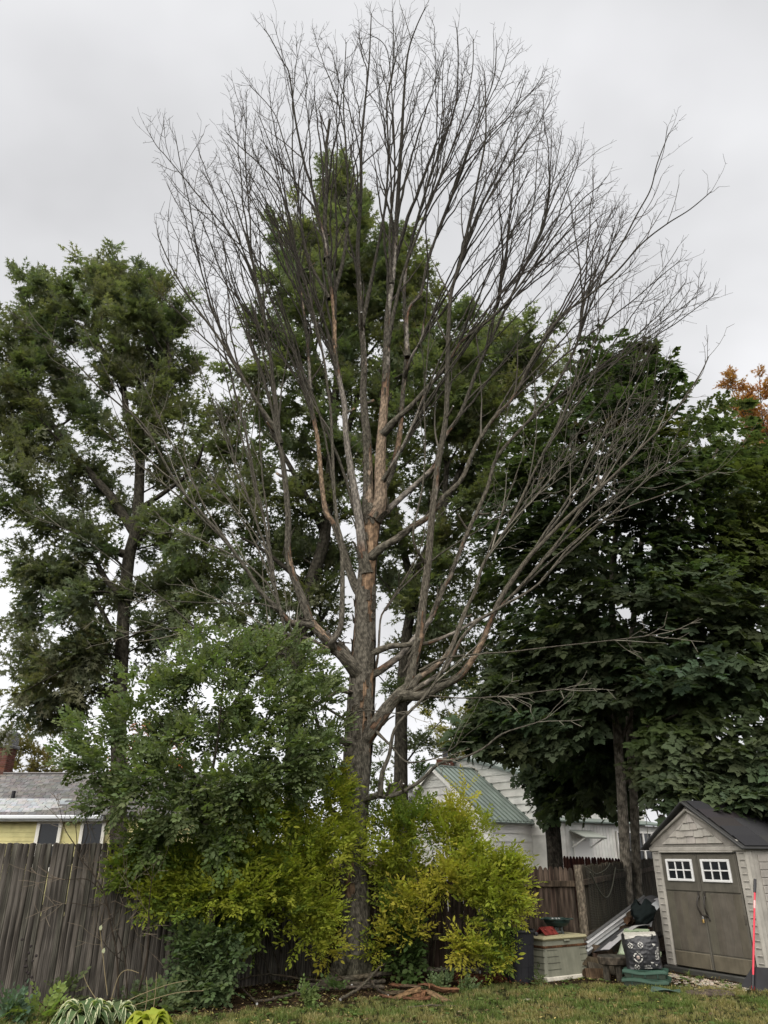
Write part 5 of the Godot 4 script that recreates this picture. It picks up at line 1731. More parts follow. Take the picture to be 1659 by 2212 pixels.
# ------------------------------------------------------------------ houses
# lapped boards on a wall from a, along e; outline gives (from, to) along e at each height
func lapped(parent: Node3D, a: Vector3, e: Vector3, nrm: Vector3, y0: float, y1: float, step: float, outline: Array, col: Color, called := "siding_board") -> void:
	var y := y0
	while y < y1 - 0.02:
		var yt := minf(y + step, y1)
		var lo := span(outline, y)
		var hi := span(outline, yt)
		if lo.y - lo.x > 0.05:
			var mb := MB.new()
			mb.col = vary(col, 0.03)
			var p := [a + e * lo.x, a + e * lo.y, a + e * hi.y, a + e * hi.x]
			var o := nrm * minf(0.034, step * 0.16)
			var b0: Vector3 = p[0] + Vector3(0, y, 0) + o
			var b1: Vector3 = p[1] + Vector3(0, y, 0) + o
			var t1: Vector3 = p[2] + Vector3(0, yt, 0) + nrm * 0.004
			var t0: Vector3 = p[3] + Vector3(0, yt, 0) + nrm * 0.004
			mb.quad(b0, b1, t1, t0, nrm)
			mb.quad(b0, b1, b1 - o, b0 - o, Vector3.DOWN)
			mb.quad(b0, t0, t0 - nrm * 0.004, b0 - o, -e)
			mb.quad(b1, t1, t1 - nrm * 0.004, b1 - o, e)
			part(called, mb, M["siding"], parent)
		y += step

func span(outline: Array, y: float) -> Vector2:
	for i in outline.size() - 1:
		var p: Array = outline[i]
		var q: Array = outline[i + 1]
		if y >= p[0] and y <= q[0]:
			var f: float = (y - p[0]) / maxf(q[0] - p[0], 1e-6)
			return Vector2(lerpf(p[1], q[1], f), lerpf(p[2], q[2], f))
	return Vector2.ZERO

func wall_poly(parent: Node3D, pts: Array, nrm: Vector3, thick: float, col: Color, called := "wall") -> void:
	var mb := MB.new()
	mb.col = col
	for i in range(1, pts.size() - 1):
		mb.tri_out(pts[0], pts[i], pts[i + 1], nrm)
		mb.tri_out(pts[0] - nrm * thick, pts[i] - nrm * thick, pts[i + 1] - nrm * thick, -nrm)
	for i in pts.size():
		var p: Vector3 = pts[i]
		var q: Vector3 = pts[(i + 1) % pts.size()]
		mb.quad(p, q, q - nrm * thick, p - nrm * thick, (q - p).cross(nrm))
	part(called, mb, M["siding"], parent)

func window(parent: Node3D, c: Vector3, e: Vector3, nrm: Vector3, w: float, h: float, nx: int, ny: int, fr: float, col: Color, called := "window") -> void:
	var o := MB.new()
	o.col = col
	var bs := Basis(e, Vector3.UP, nrm)
	for s in [-1.0, 1.0]:
		o.box(Transform3D(bs, c + e * s * (w + fr) * 0.5 + nrm * 0.03), Vector3(fr, h + fr * 2.0, 0.07), 0.006)
		o.box(Transform3D(bs, c + Vector3.UP * s * (h + fr) * 0.5 + nrm * 0.028), Vector3(w - 0.002, fr, 0.07), 0.006)
	for i in range(1, nx):
		o.box(Transform3D(bs, c + e * w * (float(i) / nx - 0.5) + nrm * 0.025), Vector3(0.028 if nx > 2 else 0.05, h - 0.002, 0.04))
	for i in range(1, ny):
		o.box(Transform3D(bs, c + Vector3.UP * h * (float(i) / ny - 0.5) + nrm * 0.022), Vector3(w - 0.004, 0.04, 0.04))
	var win := part(called, o, M["paint"], parent)
	for i in nx:
		for j in ny:
			var g := MB.new()
			g.box(Transform3D(bs, c + e * w * ((i + 0.5) / nx - 0.5) + Vector3.UP * h * ((j + 0.5) / ny - 0.5) + nrm * 0.012), Vector3(w / nx - 0.002, h / ny - 0.002, 0.008))
			part("pane", g, M["dark_glass"], win)

func white_house() -> void:
	rng.seed = 401
	var white := Color(0.86, 0.85, 0.81)
	var ph := deg_to_rad(40)
	var e := Vector3(cos(ph), 0, -sin(ph))
	var n := Vector3(sin(ph), 0, cos(ph))
	var c := P(1057, 1765, 25.0) * Vector3(1, 0, 1)
	var t := thing("white_house", "white clapboard house with green metal roof and brick chimney, right of the dead trunk", "house", c)
	var eave := 2.70
	var ridge := 4.43
	var half := 2.4
	var L := 1.95
	# the wing: side wall, gable wall
	wall_poly(t, [c, c + e * L, c + e * L + Vector3(0, eave - 0.02, 0), c + Vector3(0, eave - 0.02, 0)], n, 0.12, white * 0.9)
	lapped(t, c + e * 0.09, e, n, 0.05, eave - 0.1, 0.245, [[0.0, 0.0, L - 0.09], [5.0, 0.0, L - 0.09]], white)
	var g0 := c - n * half * 2.0
	wall_poly(t, [c - e * 0.002 - n * 0.002, g0 - e * 0.002, g0 - e * 0.002 + Vector3(0, eave - 0.02, 0), c - n * half - e * 0.002 + Vector3(0, ridge - 0.03, 0), c - e * 0.002 - n * 0.002 + Vector3(0, eave - 0.02, 0)], -e, 0.12, white * 0.9)
	lapped(t, c - n * 0.09, -n, -e, 0.05, ridge - 0.12, 0.245, [[0.0, 0.0, 4.62], [eave - 0.06, 0.0, 4.62], [ridge - 0.08, 2.27, 2.35]], white)
	var cb := MB.new(); cb.col = white
	cb.box(Transform3D(Basis(e, Vector3.UP, n), c + e * 0.02 - n * 0.02 + Vector3(0, eave * 0.5, 0)), Vector3(0.13, eave - 0.06, 0.13), 0.006)
	part("corner_board", cb, M["paint"], t)
	# standing-seam roof of the wing, two slopes
	var gm := Color(0.20, 0.245, 0.22)
	for s in [1.0, -1.0]:
		var lo: Vector3 = c - n * half + n * s * (half + 0.2) + Vector3(0, eave - 0.14, 0)
		var hi: Vector3 = c - n * half + Vector3(0, ridge, 0) + n * s * 0.02
		var nn := e.cross(hi - lo).normalized()
		if nn.y < 0.0:
			nn = -nn
		var panel := MB.new(); panel.col = gm
		var a0 := lo - e * 0.16
		var a1 := lo + e * (L + 0.02)
		var b1 := hi + e * (L + 0.02)
		var b0 := hi - e * 0.16
		panel.quad(a0, a1, b1, b0, nn)
		panel.quad(a0 - nn * 0.04, a1 - nn * 0.04, b1 - nn * 0.04, b0 - nn * 0.04, -nn)
		panel.quad(a0, b0, b0 - nn * 0.04, a0 - nn * 0.04, -e)
		panel.quad(a0, a1, a1 - nn * 0.04, a0 - nn * 0.04, lo - hi)
		var roof := part("roof", panel, M["metal_roof"], t)
		var k := 0
		while k < 10:
			var f := k / 9.0
			var sm := MB.new(); sm.col = gm * 0.85
			var p := a0.lerp(a1, f)
			var q := b0.lerp(b1, f)
			var y := (q - p).normalized()
			sm.box(Transform3D(Basis(e, y, e.cross(y)), (p + q) * 0.5 + nn * 0.018), Vector3(0.026, p.distance_to(q), 0.04))
			part("seam", sm, M["metal_roof"], roof)
			k += 1
		var fa := MB.new(); fa.col = white
		fa.beam(a0 - nn * 0.1 + n * s * -0.03, b0 - nn * 0.1 - Vector3(0, 0.0, 0), 0.03, 0.12, Vector3.UP)
		part("fascia", fa, M["paint"], t)
		if s > 0.0:
			for i in 22:
				var gd := MB.new(); gd.col = gm * 0.6
				gd.box(Transform3D(Basis(e, Vector3.UP, n), a0.lerp(a1, (i + 0.5) / 22.0) + nn * 0.05 - n * 0.08), Vector3(0.03, 0.06, 0.03))
				part("snow_guard", gd, M["metal_roof"], roof)
	var rc := MB.new(); rc.col = gm * 0.95
	rc.beam(c - n * half + Vector3(0, ridge + 0.02, 0) - e * 0.17, c - n * half + Vector3(0, ridge + 0.02, 0) + e * L, 0.12, 0.05)
	part("ridge_cap", rc, M["metal_roof"], t)
	# main body: a gable wall that rises behind the wing's roof
	var j := c + e * (L + 0.02)
	var top := [[-2.95, 4.86], [0.75, 3.92]]
	var w0 := j - n * 6.2
	wall_poly(t, [j + n * 0.75, w0, w0 + Vector3(0, 3.9, 0), j - n * 2.95 + Vector3(0, 4.84, 0), j + n * 0.75 + Vector3(0, 3.9, 0)], -e, 0.15, white * 0.9)
	lapped(t, j + n * 0.74, -n, -e, 2.2, 4.8, 0.245, [[0.0, 0.0, 6.8], [3.9, 0.0, 6.8], [4.8, 3.55, 3.8]], white)
	for s in [[0.95, 3.86], [-6.4, 3.86]]:
		var a0 = j + n * s[0] + Vector3(0, s[1], 0) - e * 0.18
		var b0 := j - n * 2.95 + Vector3(0, 4.93, 0) - e * 0.18
		var rm := MB.new(); rm.col = gm
		var a1 = a0 + e * 5.0
		var b1 := b0 + e * 5.0
		rm.quad(a0, a1, b1, b0, Vector3.UP)
		rm.quad(a0 - Vector3(0, 0.09, 0), a1 - Vector3(0, 0.09, 0), b1 - Vector3(0, 0.09, 0), b0 - Vector3(0, 0.09, 0), Vector3.DOWN)
		rm.quad(a0, b0, b0 - Vector3(0, 0.09, 0), a0 - Vector3(0, 0.09, 0), -e)
		rm.quad(a0, a1, a1 - Vector3(0, 0.09, 0), a0 - Vector3(0, 0.09, 0), a0 - b0)
		part("roof", rm, M["metal_roof"], t)
	# low back room with vertical boards, window band and door hood
	var k0 := j + n * 0.74
	var len_ := 5.6
	wall_poly(t, [j + n * 0.72 + e * 0.16, j + n * 0.72 + e * len_, j + n * 0.72 + e * len_ + Vector3(0, 3.9, 0), j + n * 0.72 + e * 0.16 + Vector3(0, 3.9, 0)], n, 0.12, white * 0.88)
	wall_poly(t, [j + n * 1.35 - e * 0.02, j + n * 1.35 + e * len_, j + n * 1.35 + e * len_ + Vector3(0, 2.55, 0), j + n * 1.35 - e * 0.02 + Vector3(0, 2.55, 0)], n, 0.62, white * 0.92)
	for i in 34:
		var x := 0.02 + i * 0.165
		var bd := MB.new(); bd.col = vary(white, 0.03)
		if x > 2.55:
			bd.box(Transform3D(Basis(e, Vector3.UP, n), j + n * 1.36 + e * (x + 0.08) + Vector3(0, 0.62, 0)), Vector3(0.155, 1.2, 0.02), 0.004)
		else:
			bd.box(Transform3D(Basis(e, Vector3.UP, n), j + n * 1.36 + e * (x + 0.08) + Vector3(0, 1.26, 0)), Vector3(0.155, 2.48, 0.02), 0.004)
		part("wall_board", bd, M["siding"], t)
	var rf := MB.new(); rf.col = gm * 0.9
	rf.box(Transform3D(Basis(e, Vector3.UP, n) * Basis(Vector3.RIGHT, 0.16), j + n * 1.0 + e * (len_ * 0.5 - 0.1) + Vector3(0, 2.68, 0)), Vector3(len_ + 0.5, 0.06, 1.25), 0.01)
	part("roof", rf, M["metal_roof"], t)
	for i in 5:
		window(t, j + n * 1.375 + e * (2.95 + i * 0.52) + Vector3(0, 1.78, 0), e, n, 0.44, 1.05, 1, 2, 0.05, white)
	var hd := MB.new(); hd.col = Color(0.35, 0.37, 0.33)
	hd.box(Transform3D(Basis(e, Vector3.UP, n) * Basis(Vector3.RIGHT, 0.35), j + n * 1.68 + e * 0.75 + Vector3(0, 2.22, 0)), Vector3(1.1, 0.05, 0.65), 0.01)
	part("door_hood", hd, M["metal_roof"], t)
	var dr := MB.new(); dr.col = white
	dr.box(Transform3D(Basis(e, Vector3.UP, n), j + n * 1.39 + e * 0.75 + Vector3(0, 1.02, 0)), Vector3(0.85, 2.02, 0.04), 0.01)
	part("door", dr, M["paint"], t)
	for s in [-0.48, 0.48]:
		var br := MB.new(); br.col = white
		br.beam(j + n * 1.39 + e * (0.75 + s) + Vector3(0, 1.85, 0), j + n * 1.88 + e * (0.75 + s) + Vector3(0, 2.1, 0), 0.04, 0.04)
		part("hood_bracket", br, M["paint"], t)
	# brick chimney
	var cc := P(964, 1700, 29.0) * Vector3(1, 0, 1)
	var core := MB.new(); core.col = Color(0.30, 0.27, 0.24)
	core.box(Transform3D(Basis.IDENTITY, cc + Vector3(0, 2.45, 0)), Vector3(0.6, 4.9, 0.6))
	var chim := part("chimney", core, M["brick"], t)
	for r in 18:
		for b in 6:
			var side := b < 3
			var bk := MB.new(); bk.col = vary(Color(0.215, 0.095, 0.07), 0.28)
			var off := 0.1 if r % 2 else 0.0
			var p := cc + Vector3(0, 3.66 + r * 0.07, 0)
			if side:
				bk.box(Transform3D(Basis.IDENTITY, p + Vector3(-0.2 + b * 0.2 + off * 0.0, 0, 0.305)), Vector3(0.188, 0.06, 0.03), 0.004)
			else:
				bk.box(Transform3D(Basis.IDENTITY, p + Vector3(-0.305, 0, -0.2 + (b - 3) * 0.2)), Vector3(0.03, 0.06, 0.188), 0.004)
			part("brick", bk, M["brick"], chim)
	var fl := MB.new(); fl.col = Color(0.05, 0.05, 0.055)
	fl.lathe(PackedVector2Array([Vector2(0.1, 4.9), Vector2(0.1, 5.2), Vector2(0.15, 5.22), Vector2(0.15, 5.28), Vector2(0.0, 5.3)]), 12, Transform3D(Basis.IDENTITY, cc))
	part("flue_pipe", fl, M["metal_roof"], chim)
	# a street-lamp-like vent pipe to its left
	var vp := thing("vent_pipe", "slim grey roof pipe with a cap, left of the white house's gable", "pipe", P(886, 1720, 27.0) * Vector3(1, 0, 1))
	var vm := MB.new(); vm.col = Color(0.2, 0.2, 0.2)
	vm.lathe(PackedVector2Array([Vector2(0.12, 0.0), Vector2(0.12, 3.3), Vector2(0.19, 3.32), Vector2(0.19, 3.42), Vector2(0.1, 3.55), Vector2(0.1, 3.75), Vector2(0.16, 3.78), Vector2(0.0, 3.86)]), 14)
	put("pipe", vm.mesh(M["metal_roof"]), vp)

func yellow_house() -> void:
	rng.seed = 411
	var x0 := -13.6
	var x1 := -5.4
	var zf := -24.6
	var t := thing("yellow_house", "low pale yellow clapboard house with grey shingle roof, behind the left fence", "house", Vector3(x0, 0, zf))
	var yel := Color(0.60, 0.55, 0.27)
	var e := Vector3.RIGHT
	var n := Vector3.BACK
	var a := Vector3(x0, 0, zf)
	wall_poly(t, [a, a + e * (x1 - x0), a + e * (x1 - x0) + Vector3(0, 2.6, 0), a + Vector3(0, 2.6, 0)], n, 0.15, yel * 0.9)
	for g in [[x0 + 0.01], [x1 - 0.01]]:
		wall_poly(t, [Vector3(g[0], 0, zf - 0.16), Vector3(g[0], 0, zf - 6.8), Vector3(g[0], 2.6, zf - 6.8), Vector3(g[0], 4.1, zf - 3.6), Vector3(g[0], 2.6, zf - 0.16)], Vector3.RIGHT * (-1.0 if g[0] < -10.0 else 1.0), 0.1, yel * 0.9)
	lapped(t, a, e, n, 1.1, 2.5, 0.128, [[0.0, 0.0, x1 - x0], [5.0, 0.0, x1 - x0]], yel)
	# windows: frames stand clear of the boards
	window(t, P(101, 1826, 24.56), e, n, 0.56, 1.2, 1, 2, 0.11, Color(0.72, 0.70, 0.64))
	window(t, P(196, 1826, 24.56), e, n, 0.56, 1.2, 1, 2, 0.1, Color(0.72, 0.70, 0.64))
	# eaves: deep boxed soffit with gutter on the left, bare edge on the right
	var so := MB.new(); so.col = Color(0.50, 0.52, 0.54)
	so.box(Transform3D(Basis.IDENTITY, Vector3(-11.0, 2.63, zf + 0.22)), Vector3(5.0, 0.16, 0.45), 0.01)
	part("soffit", so, M["siding"], t)
	var gu := MB.new(); gu.col = Color(0.60, 0.63, 0.66)
	gu.box(Transform3D(Basis.IDENTITY, Vector3(-11.0, 2.66, zf + 0.51)), Vector3(4.9, 0.12, 0.12), 0.03)
	part("gutter", gu, M["paint"], t)
	var fb := MB.new(); fb.col = Color(0.55, 0.54, 0.48)
	fb.box(Transform3D(Basis.IDENTITY, Vector3(-7.0, 2.66, zf + 0.12)), Vector3(3.0, 0.14, 0.26), 0.01)
	part("fascia", fb, M["paint"], t)
	# roof deck and its shingles, course by course
	var lo := Vector3(0, 2.72, zf + 0.46)
	var hi := Vector3(0, 4.28, zf - 3.6)
	var up := (hi - lo).normalized()
	var nn := Vector3.RIGHT.cross(up)
	if nn.y < 0.0:
		nn = -nn
	for s in [1.0, -1.0]:
		var dk := MB.new(); dk.col = Color(0.1, 0.1, 0.1)
		var l2 := lo if s > 0 else Vector3(0, 2.72, zf - 7.66)
		var d2 := hi - l2
		var n2 := (Vector3.RIGHT.cross(d2)).normalized()
		n2 = n2 if n2.y > 0 else -n2
		dk.box(Transform3D(Basis(Vector3.RIGHT, d2.normalized(), Vector3.RIGHT.cross(d2.normalized())), Vector3((x0 + x1) * 0.5, 0, 0) + (l2 + hi) * 0.5 - n2 * 0.03), Vector3(x1 - x0 + 0.5, d2.length(), 0.05))
		part("roof", dk, M["roofing"], t)
	var courses := 24
	var step := lo.distance_to(hi) / courses
	for k in courses:
		var row := MB.new()
		var x := x0 - 0.25 + rnd(0, 0.12)
		while x < x1 + 0.2:
			var w := rnd(0.12, 0.26)
			var pale := k < 8 and x < -10.05 + rnd(-0.3, 0.3) - 0.16 * absf(k - 5.0) and k > 0
			row.col = vary(Color(0.46, 0.47, 0.49) if pale else [Color(0.20, 0.19, 0.188), Color(0.235, 0.225, 0.22), Color(0.17, 0.165, 0.165)][rng.randi() % 3], 0.14)
			var p := Vector3(x + w * 0.5, 0, 0) + lo + up * (step * (k + 0.5)) + nn * (0.012 + rnd(0.0, 0.008))
			row.box(Transform3D(Basis(Vector3.RIGHT, up, nn) * Basis(Vector3.RIGHT, 0.13), p), Vector3(w - 0.012, step * 1.0, 0.026))
			x += w
		part("shingle_course", row, M["roofing"], t, "stuff")
	var rg := MB.new(); rg.col = Color(0.30, 0.29, 0.29)
	rg.box(Transform3D(Basis.IDENTITY, Vector3((x0 + x1) * 0.5, 4.31, zf - 3.6)), Vector3(x1 - x0 + 0.5, 0.05, 0.25), 0.015)
	part("ridge_cap", rg, M["roofing"], t)
	# plumbing vent
	var pv := MB.new(); pv.col = Color(0.015, 0.015, 0.017)
	var vp := P(24, 1741, 25.6)
	pv.lathe(PackedVector2Array([Vector2(0.06, -0.12), Vector2(0.06, 0.45), Vector2(0.045, 0.46), Vector2(0.0, 0.46)]), 12, Transform3D(Basis.IDENTITY, vp))
	pv.lathe(PackedVector2Array([Vector2(0.17, -0.1), Vector2(0.15, -0.02), Vector2(0.06, 0.06)]), 14, Transform3D(Basis.IDENTITY, vp))
	part("vent_pipe", pv, M["plastic"], t)
	# chimney at the left edge
	var cc := P(-8, 1700, 28.4) * Vector3(1, 0, 1)
	var core := MB.new(); core.col = Color(0.3, 0.26, 0.23)
	core.box(Transform3D(Basis.IDENTITY, cc + Vector3(0, 2.6, 0)), Vector3(0.62, 5.2, 0.62))
	var chim := part("chimney", core, M["brick"], t)
	for r in 24:
		for b in 6:
			var bk := MB.new(); bk.col = vary(Color(0.18, 0.085, 0.065), 0.25)
			var p := cc + Vector3(0, 3.55 + r * 0.07, 0)
			if b < 3:
				bk.box(Transform3D(Basis.IDENTITY, p + Vector3(-0.208 + b * 0.208, 0, 0.313)), Vector3(0.196, 0.06, 0.03), 0.004)
			else:
				bk.box(Transform3D(Basis.IDENTITY, p + Vector3(0.313, 0, -0.208 + (b - 3) * 0.208)), Vector3(0.03, 0.06, 0.196), 0.004)
			part("brick", bk, M["brick"], chim)
	var cap := MB.new(); cap.col = Color(0.55, 0.55, 0.55)
	cap.box(Transform3D(Basis.IDENTITY, cc + Vector3(0, 5.25, 0)), Vector3(0.82, 0.12, 0.82), 0.03)
	cap.box(Transform3D(Basis.IDENTITY, cc + Vector3(0, 5.55, 0)), Vector3(0.7, 0.5, 0.7), 0.04)
	part("chimney_cap", cap, M["stone"], chim)

# ------------------------------------------------------------------ the shed
func shed() -> void:
	rng.seed = 421
	var o := G(1440.6, 2095.4) * Vector3(1, 0, 1)
	var t := thing("garden_shed", "small beige plastic shed with brown double doors and dark roof at the right", "shed", o)
	t.rotation.y = atan2(-0.897, 0.442)
	# now x runs along the front to the right, z comes out of it
	var W := 1.86
	var D := 2.1
	var H := 1.66
	var peak := 2.33
	var beige := Color(0.34, 0.318, 0.288)
	var brown := Color(0.098, 0.087, 0.071)
	var mud := Color(0.15, 0.125, 0.085)
	var fm := MB.new(); fm.col = Color(0.05, 0.048, 0.045)
	fm.box(Transform3D(Basis.IDENTITY, Vector3(W * 0.5, 0.025, -D * 0.5 + 0.02)), Vector3(W + 0.04, 0.09, D + 0.06), 0.015)
	put("floor", fm.mesh(M["plastic"]), t)
	# corner columns with their moulded ticks
	for s in 2:
		var x0 := 0.0 if s == 0 else W - 0.2
		var cm := MB.new(); cm.col = beige
		cm.box(Transform3D(Basis.IDENTITY, Vector3(x0 + 0.1, 0.06 + (H - 0.06) * 0.5 + 0.012, -0.07)), Vector3(0.2, H - 0.036, 0.139), 0.03)
		var col := put("corner_column", cm.mesh(M["dirty_plastic"]), t)
		for k in 17:
			var tm := MB.new(); tm.col = beige * 0.55
			tm.box(Transform3D(Basis.IDENTITY, Vector3(x0 + 0.115, 0.16 + k * 0.092, 0.001)), Vector3(0.085, 0.011, 0.008))
			put("groove", tm.mesh(M["plastic"]), col)
			var t2 := MB.new(); t2.col = beige * 1.05
			t2.box(Transform3D(Basis.IDENTITY, Vector3(x0 + 0.115, 0.172 + k * 0.092, 0.0025)), Vector3(0.085, 0.012, 0.012), 0.004)
			put("ridge", t2.mesh(M["plastic"]), col)
	# header over the doors and the gable
	var hm := MB.new(); hm.col = beige
	hm.box(Transform3D(Basis.IDENTITY, Vector3(W * 0.5, H + 0.035, -0.06)), Vector3(W + 0.02, 0.07, 0.18), 0.015)
	hm.box(Transform3D(Basis.IDENTITY, Vector3(W * 0.5, H - 0.004, 0.012)), Vector3(1.44, 0.024, 0.06), 0.008)
	put("header", hm.mesh(M["dirty_plastic"]), t)
	var gp := PackedVector2Array([Vector2(-0.03, H + 0.072), Vector2(W + 0.03, H + 0.072), Vector2(W * 0.5, peak)])
	var gm := MB.new(); gm.col = beige * 0.8
	gm.prism(gp, 0.1, Transform3D(Basis.IDENTITY, Vector3(0, 0, -0.03)))
	var gable := put("gable", gm.mesh(M["dirty_plastic"]), t)
	# raised rim along the slopes
	for s in [-1.0, 1.0]:
		var rm := MB.new(); rm.col = beige
		rm.beam(Vector3(W * 0.5 + s * (W * 0.5 - 0.06), H + 0.12, 0.03), Vector3(W * 0.5, peak - 0.07, 0.03), 0.035, 0.1, Vector3(0, 0, 1), 0.01)
		put("rim", rm.mesh(M["dirty_plastic"]), gable)
	# moulded shakes in four courses inside the gable
	var y := H + 0.11
	for r in 4:
		var y1 := y + 0.105
		var half0 := (peak - 0.15 - y) / (peak - H - 0.07) * W * 0.5 - 0.03
		var half1 := maxf((peak - 0.15 - y1) / (peak - H - 0.07) * W * 0.5 - 0.03, 0.012)
		var x := -half0 - rnd(0.0, 0.15)
		while x < half0:
			var w := rnd(0.13, 0.24)
			var a := maxf(x, -half0)
			var b := minf(x + w - 0.005, half0)
			if b - a > 0.02:
				var drop := rnd(0.0, 0.022) if r > 0 else 0.0
				var poly := PackedVector2Array([Vector2(a, y - drop), Vector2(b, y - drop), Vector2(clampf(b, -half1, half1), y1), Vector2(clampf(a, -half1, half1), y1)])
				if absf(poly[2].x - poly[3].x) < 0.004:
					poly.remove_at(3)
				var sm := MB.new(); sm.col = vary(beige, 0.03)
				sm.prism(poly, 0.016, Transform3D(Basis(Vector3.RIGHT, -0.2), Vector3(W * 0.5, y + 0.05, 0.03 + rnd(0.0, 0.005)) - Basis(Vector3.RIGHT, -0.2) * Vector3(0, y + 0.05, 0)))
				put("shake", sm.mesh(M["dirty_plastic"]), gable)
			x += w
		y = y1
	# doors
	for s in 2:
		var x0 := 0.205 if s == 0 else 0.934
		var w := 0.722
		var dm := MB.new(); dm.col = brown
		dm.box(Transform3D(Basis.IDENTITY, Vector3(x0 + w * 0.5, 0.085 + (H - 0.11) * 0.5, -0.03)), Vector3(w, H - 0.11, 0.05), 0.012)
		var door := put("door", dm.mesh(M["dirty_plastic"]), t)
		# rails and recessed lower boards
		var p1 := MB.new(); p1.col = brown
		p1.box(Transform3D(Basis.IDENTITY, Vector3(x0 + w * 0.5, 1.36, 0.0)), Vector3(w - 0.03, 0.5, 0.022), 0.01)
		put("door_panel", p1.mesh(M["dirty_plastic"]), door)
		var lm := MB.new(); lm.col = brown.lerp(mud, 0.45)
		lm.box(Transform3D(Basis.IDENTITY, Vector3(x0 + w * 0.5, 0.19, -0.002)), Vector3(w - 0.05, 0.2, 0.02), 0.01)
		put("kick_panel", lm.mesh(M["dirty_plastic"]), door)
		for k in 5:
			var bm := MB.new(); bm.col = vary(brown, 0.05).lerp(mud, 0.06)
			var bw := (w - 0.06) / 5.0
			bm.box(Transform3D(Basis.IDENTITY, Vector3(x0 + 0.03 + bw * (k + 0.5), 0.70, -0.006)), Vector3(bw - 0.002, 0.79, 0.014), 0.003)
			put("door_board", bm.mesh(M["dirty_plastic"]), door)
		# window with six panes
		var wc := Vector3(x0 + w * 0.5 + (0.02 if s == 0 else -0.01), 1.40, 0.012)
		var ww := 0.53
		var wh := 0.31
		var win := MB.new(); win.col = Color(0.56, 0.56, 0.56)
		for q in [-1.0, 1.0]:
			win.box(Transform3D(Basis.IDENTITY, wc + Vector3(q * (ww * 0.5 - 0.018), 0, 0.01)), Vector3(0.036, wh, 0.03), 0.006)
			win.box(Transform3D(Basis.IDENTITY, wc + Vector3(0, q * (wh * 0.5 - 0.018), 0.009)), Vector3(ww - 0.074, 0.036, 0.03), 0.006)
		for q in [-1.0, 1.0]:
			win.box(Transform3D(Basis.IDENTITY, wc + Vector3(q * 0.077, 0, 0.006)), Vector3(0.02, wh - 0.074, 0.026), 0.004)
		win.box(Transform3D(Basis.IDENTITY, wc + Vector3(0, 0, 0.005)), Vector3(ww - 0.074, 0.02, 0.026), 0.004)
		var wn := put("window", win.mesh(M["paint"]), door)
		for i in 3:
			for j in 2:
				var g := MB.new()
				g.box(Transform3D(Basis.IDENTITY, wc + Vector3((i - 1) * 0.154, (j - 0.5) * 0.137, 0.0)), Vector3(0.145, 0.126, 0.008))
				put("pane", g.mesh(M["dark_glass"]), wn)
		# curved handle
		var hx := x0 + (w - 0.055 if s == 0 else 0.055)
		var hp := PackedVector3Array()
		var hr := PackedFloat32Array()
		for k in 9:
			var f := k / 8.0
			hp.append(Vector3(hx + 0.01 * sin(f * PI) * (1 if s else -1), 0.80 + 0.25 * f, 0.012 + 0.05 * sin(f * PI)))
			hr.append(0.013)
		var hm2 := MB.new(); hm2.col = Color(0.03, 0.026, 0.023)
		hm2.tube(hp, hr, 8)
		hm2.box(Transform3D(Basis.IDENTITY, Vector3(hx, 1.07, 0.008)), Vector3(0.03, 0.09, 0.02), 0.006)
		put("handle", hm2.mesh(M["plastic"]), door)
		if s == 1:
			var hs := MB.new(); hs.col = Color(0.03, 0.026, 0.023)
			hs.box(Transform3D(Basis.IDENTITY, Vector3(0.955, 0.79, 0.02)), Vector3(0.11, 0.022, 0.02), 0.005)
			hs.box(Transform3D(Basis(Vector3(0, 0, 1), 0.4), Vector3(1.0, 0.77, 0.014)), Vector3(0.03, 0.09, 0.012), 0.004)
			put("hasp", hs.mesh(M["plastic"]), door)
			var hg := MB.new(); hg.col = brown * 0.7
			hg.box(Transform3D(Basis.IDENTITY, Vector3(x0 + w - 0.02, 0.78, 0.0)), Vector3(0.03, 0.12, 0.016), 0.004)
			put("hinge", hg.mesh(M["plastic"]), door)
	# padlock hangs in the hasp
	var pl := thing("padlock", "small brass padlock hanging from the shed's door hasp", "padlock", t.transform * Vector3(0.905, 0.74, 0.035))
	pl.rotation = t.rotation
	var pm := MB.new(); pm.col = Color.WHITE
	pm.box(Transform3D(Basis.IDENTITY, Vector3(0, -0.02, 0)), Vector3(0.036, 0.05, 0.018), 0.006)
	put("body", pm.mesh(M["brass"]), pl)
	var sp := PackedVector3Array()
	var sr := PackedFloat32Array()
	for k in 9:
		var a := PI * k / 8.0
		sp.append(Vector3(cos(a) * 0.012, 0.005 + sin(a) * 0.04, 0)); sr.append(0.0035)
	pm = MB.new()
	pm.tube(sp, sr, 6)
	put("shackle", pm.mesh(M["steel"]), pl)
	# side and back walls, boards with grooves on the right side
	for s in 2:
		var wx := 0.05 if s == 0 else W - 0.05
		var wm := MB.new(); wm.col = beige * 0.93
		wm.box(Transform3D(Basis.IDENTITY, Vector3(wx, H * 0.5 + 0.055, -D * 0.5 - 0.04)), Vector3(0.06, H - 0.01, D - 0.2), 0.01)
		put("side_wall", wm.mesh(M["dirty_plastic"]), t)
		if s == 1:
			for k in 15:
				var lm := MB.new(); lm.col = beige * 0.9
				lm.box(Transform3D(Basis(Vector3(0, 0, 1), -0.06), Vector3(W - 0.012, 0.14 + k * 0.102, -D * 0.5 - 0.09)), Vector3(0.02, 0.094, D - 0.3), 0.006)
				put("wall_board", lm.mesh(M["dirty_plastic"]), t)
	var bk := MB.new(); bk.col = beige * 0.9
	bk.box(Transform3D(Basis.IDENTITY, Vector3(W * 0.5, H * 0.5 + 0.03, -D + 0.03)), Vector3(W - 0.2, H - 0.06, 0.06), 0.01)
	put("back_wall", bk.mesh(M["dirty_plastic"]), t)
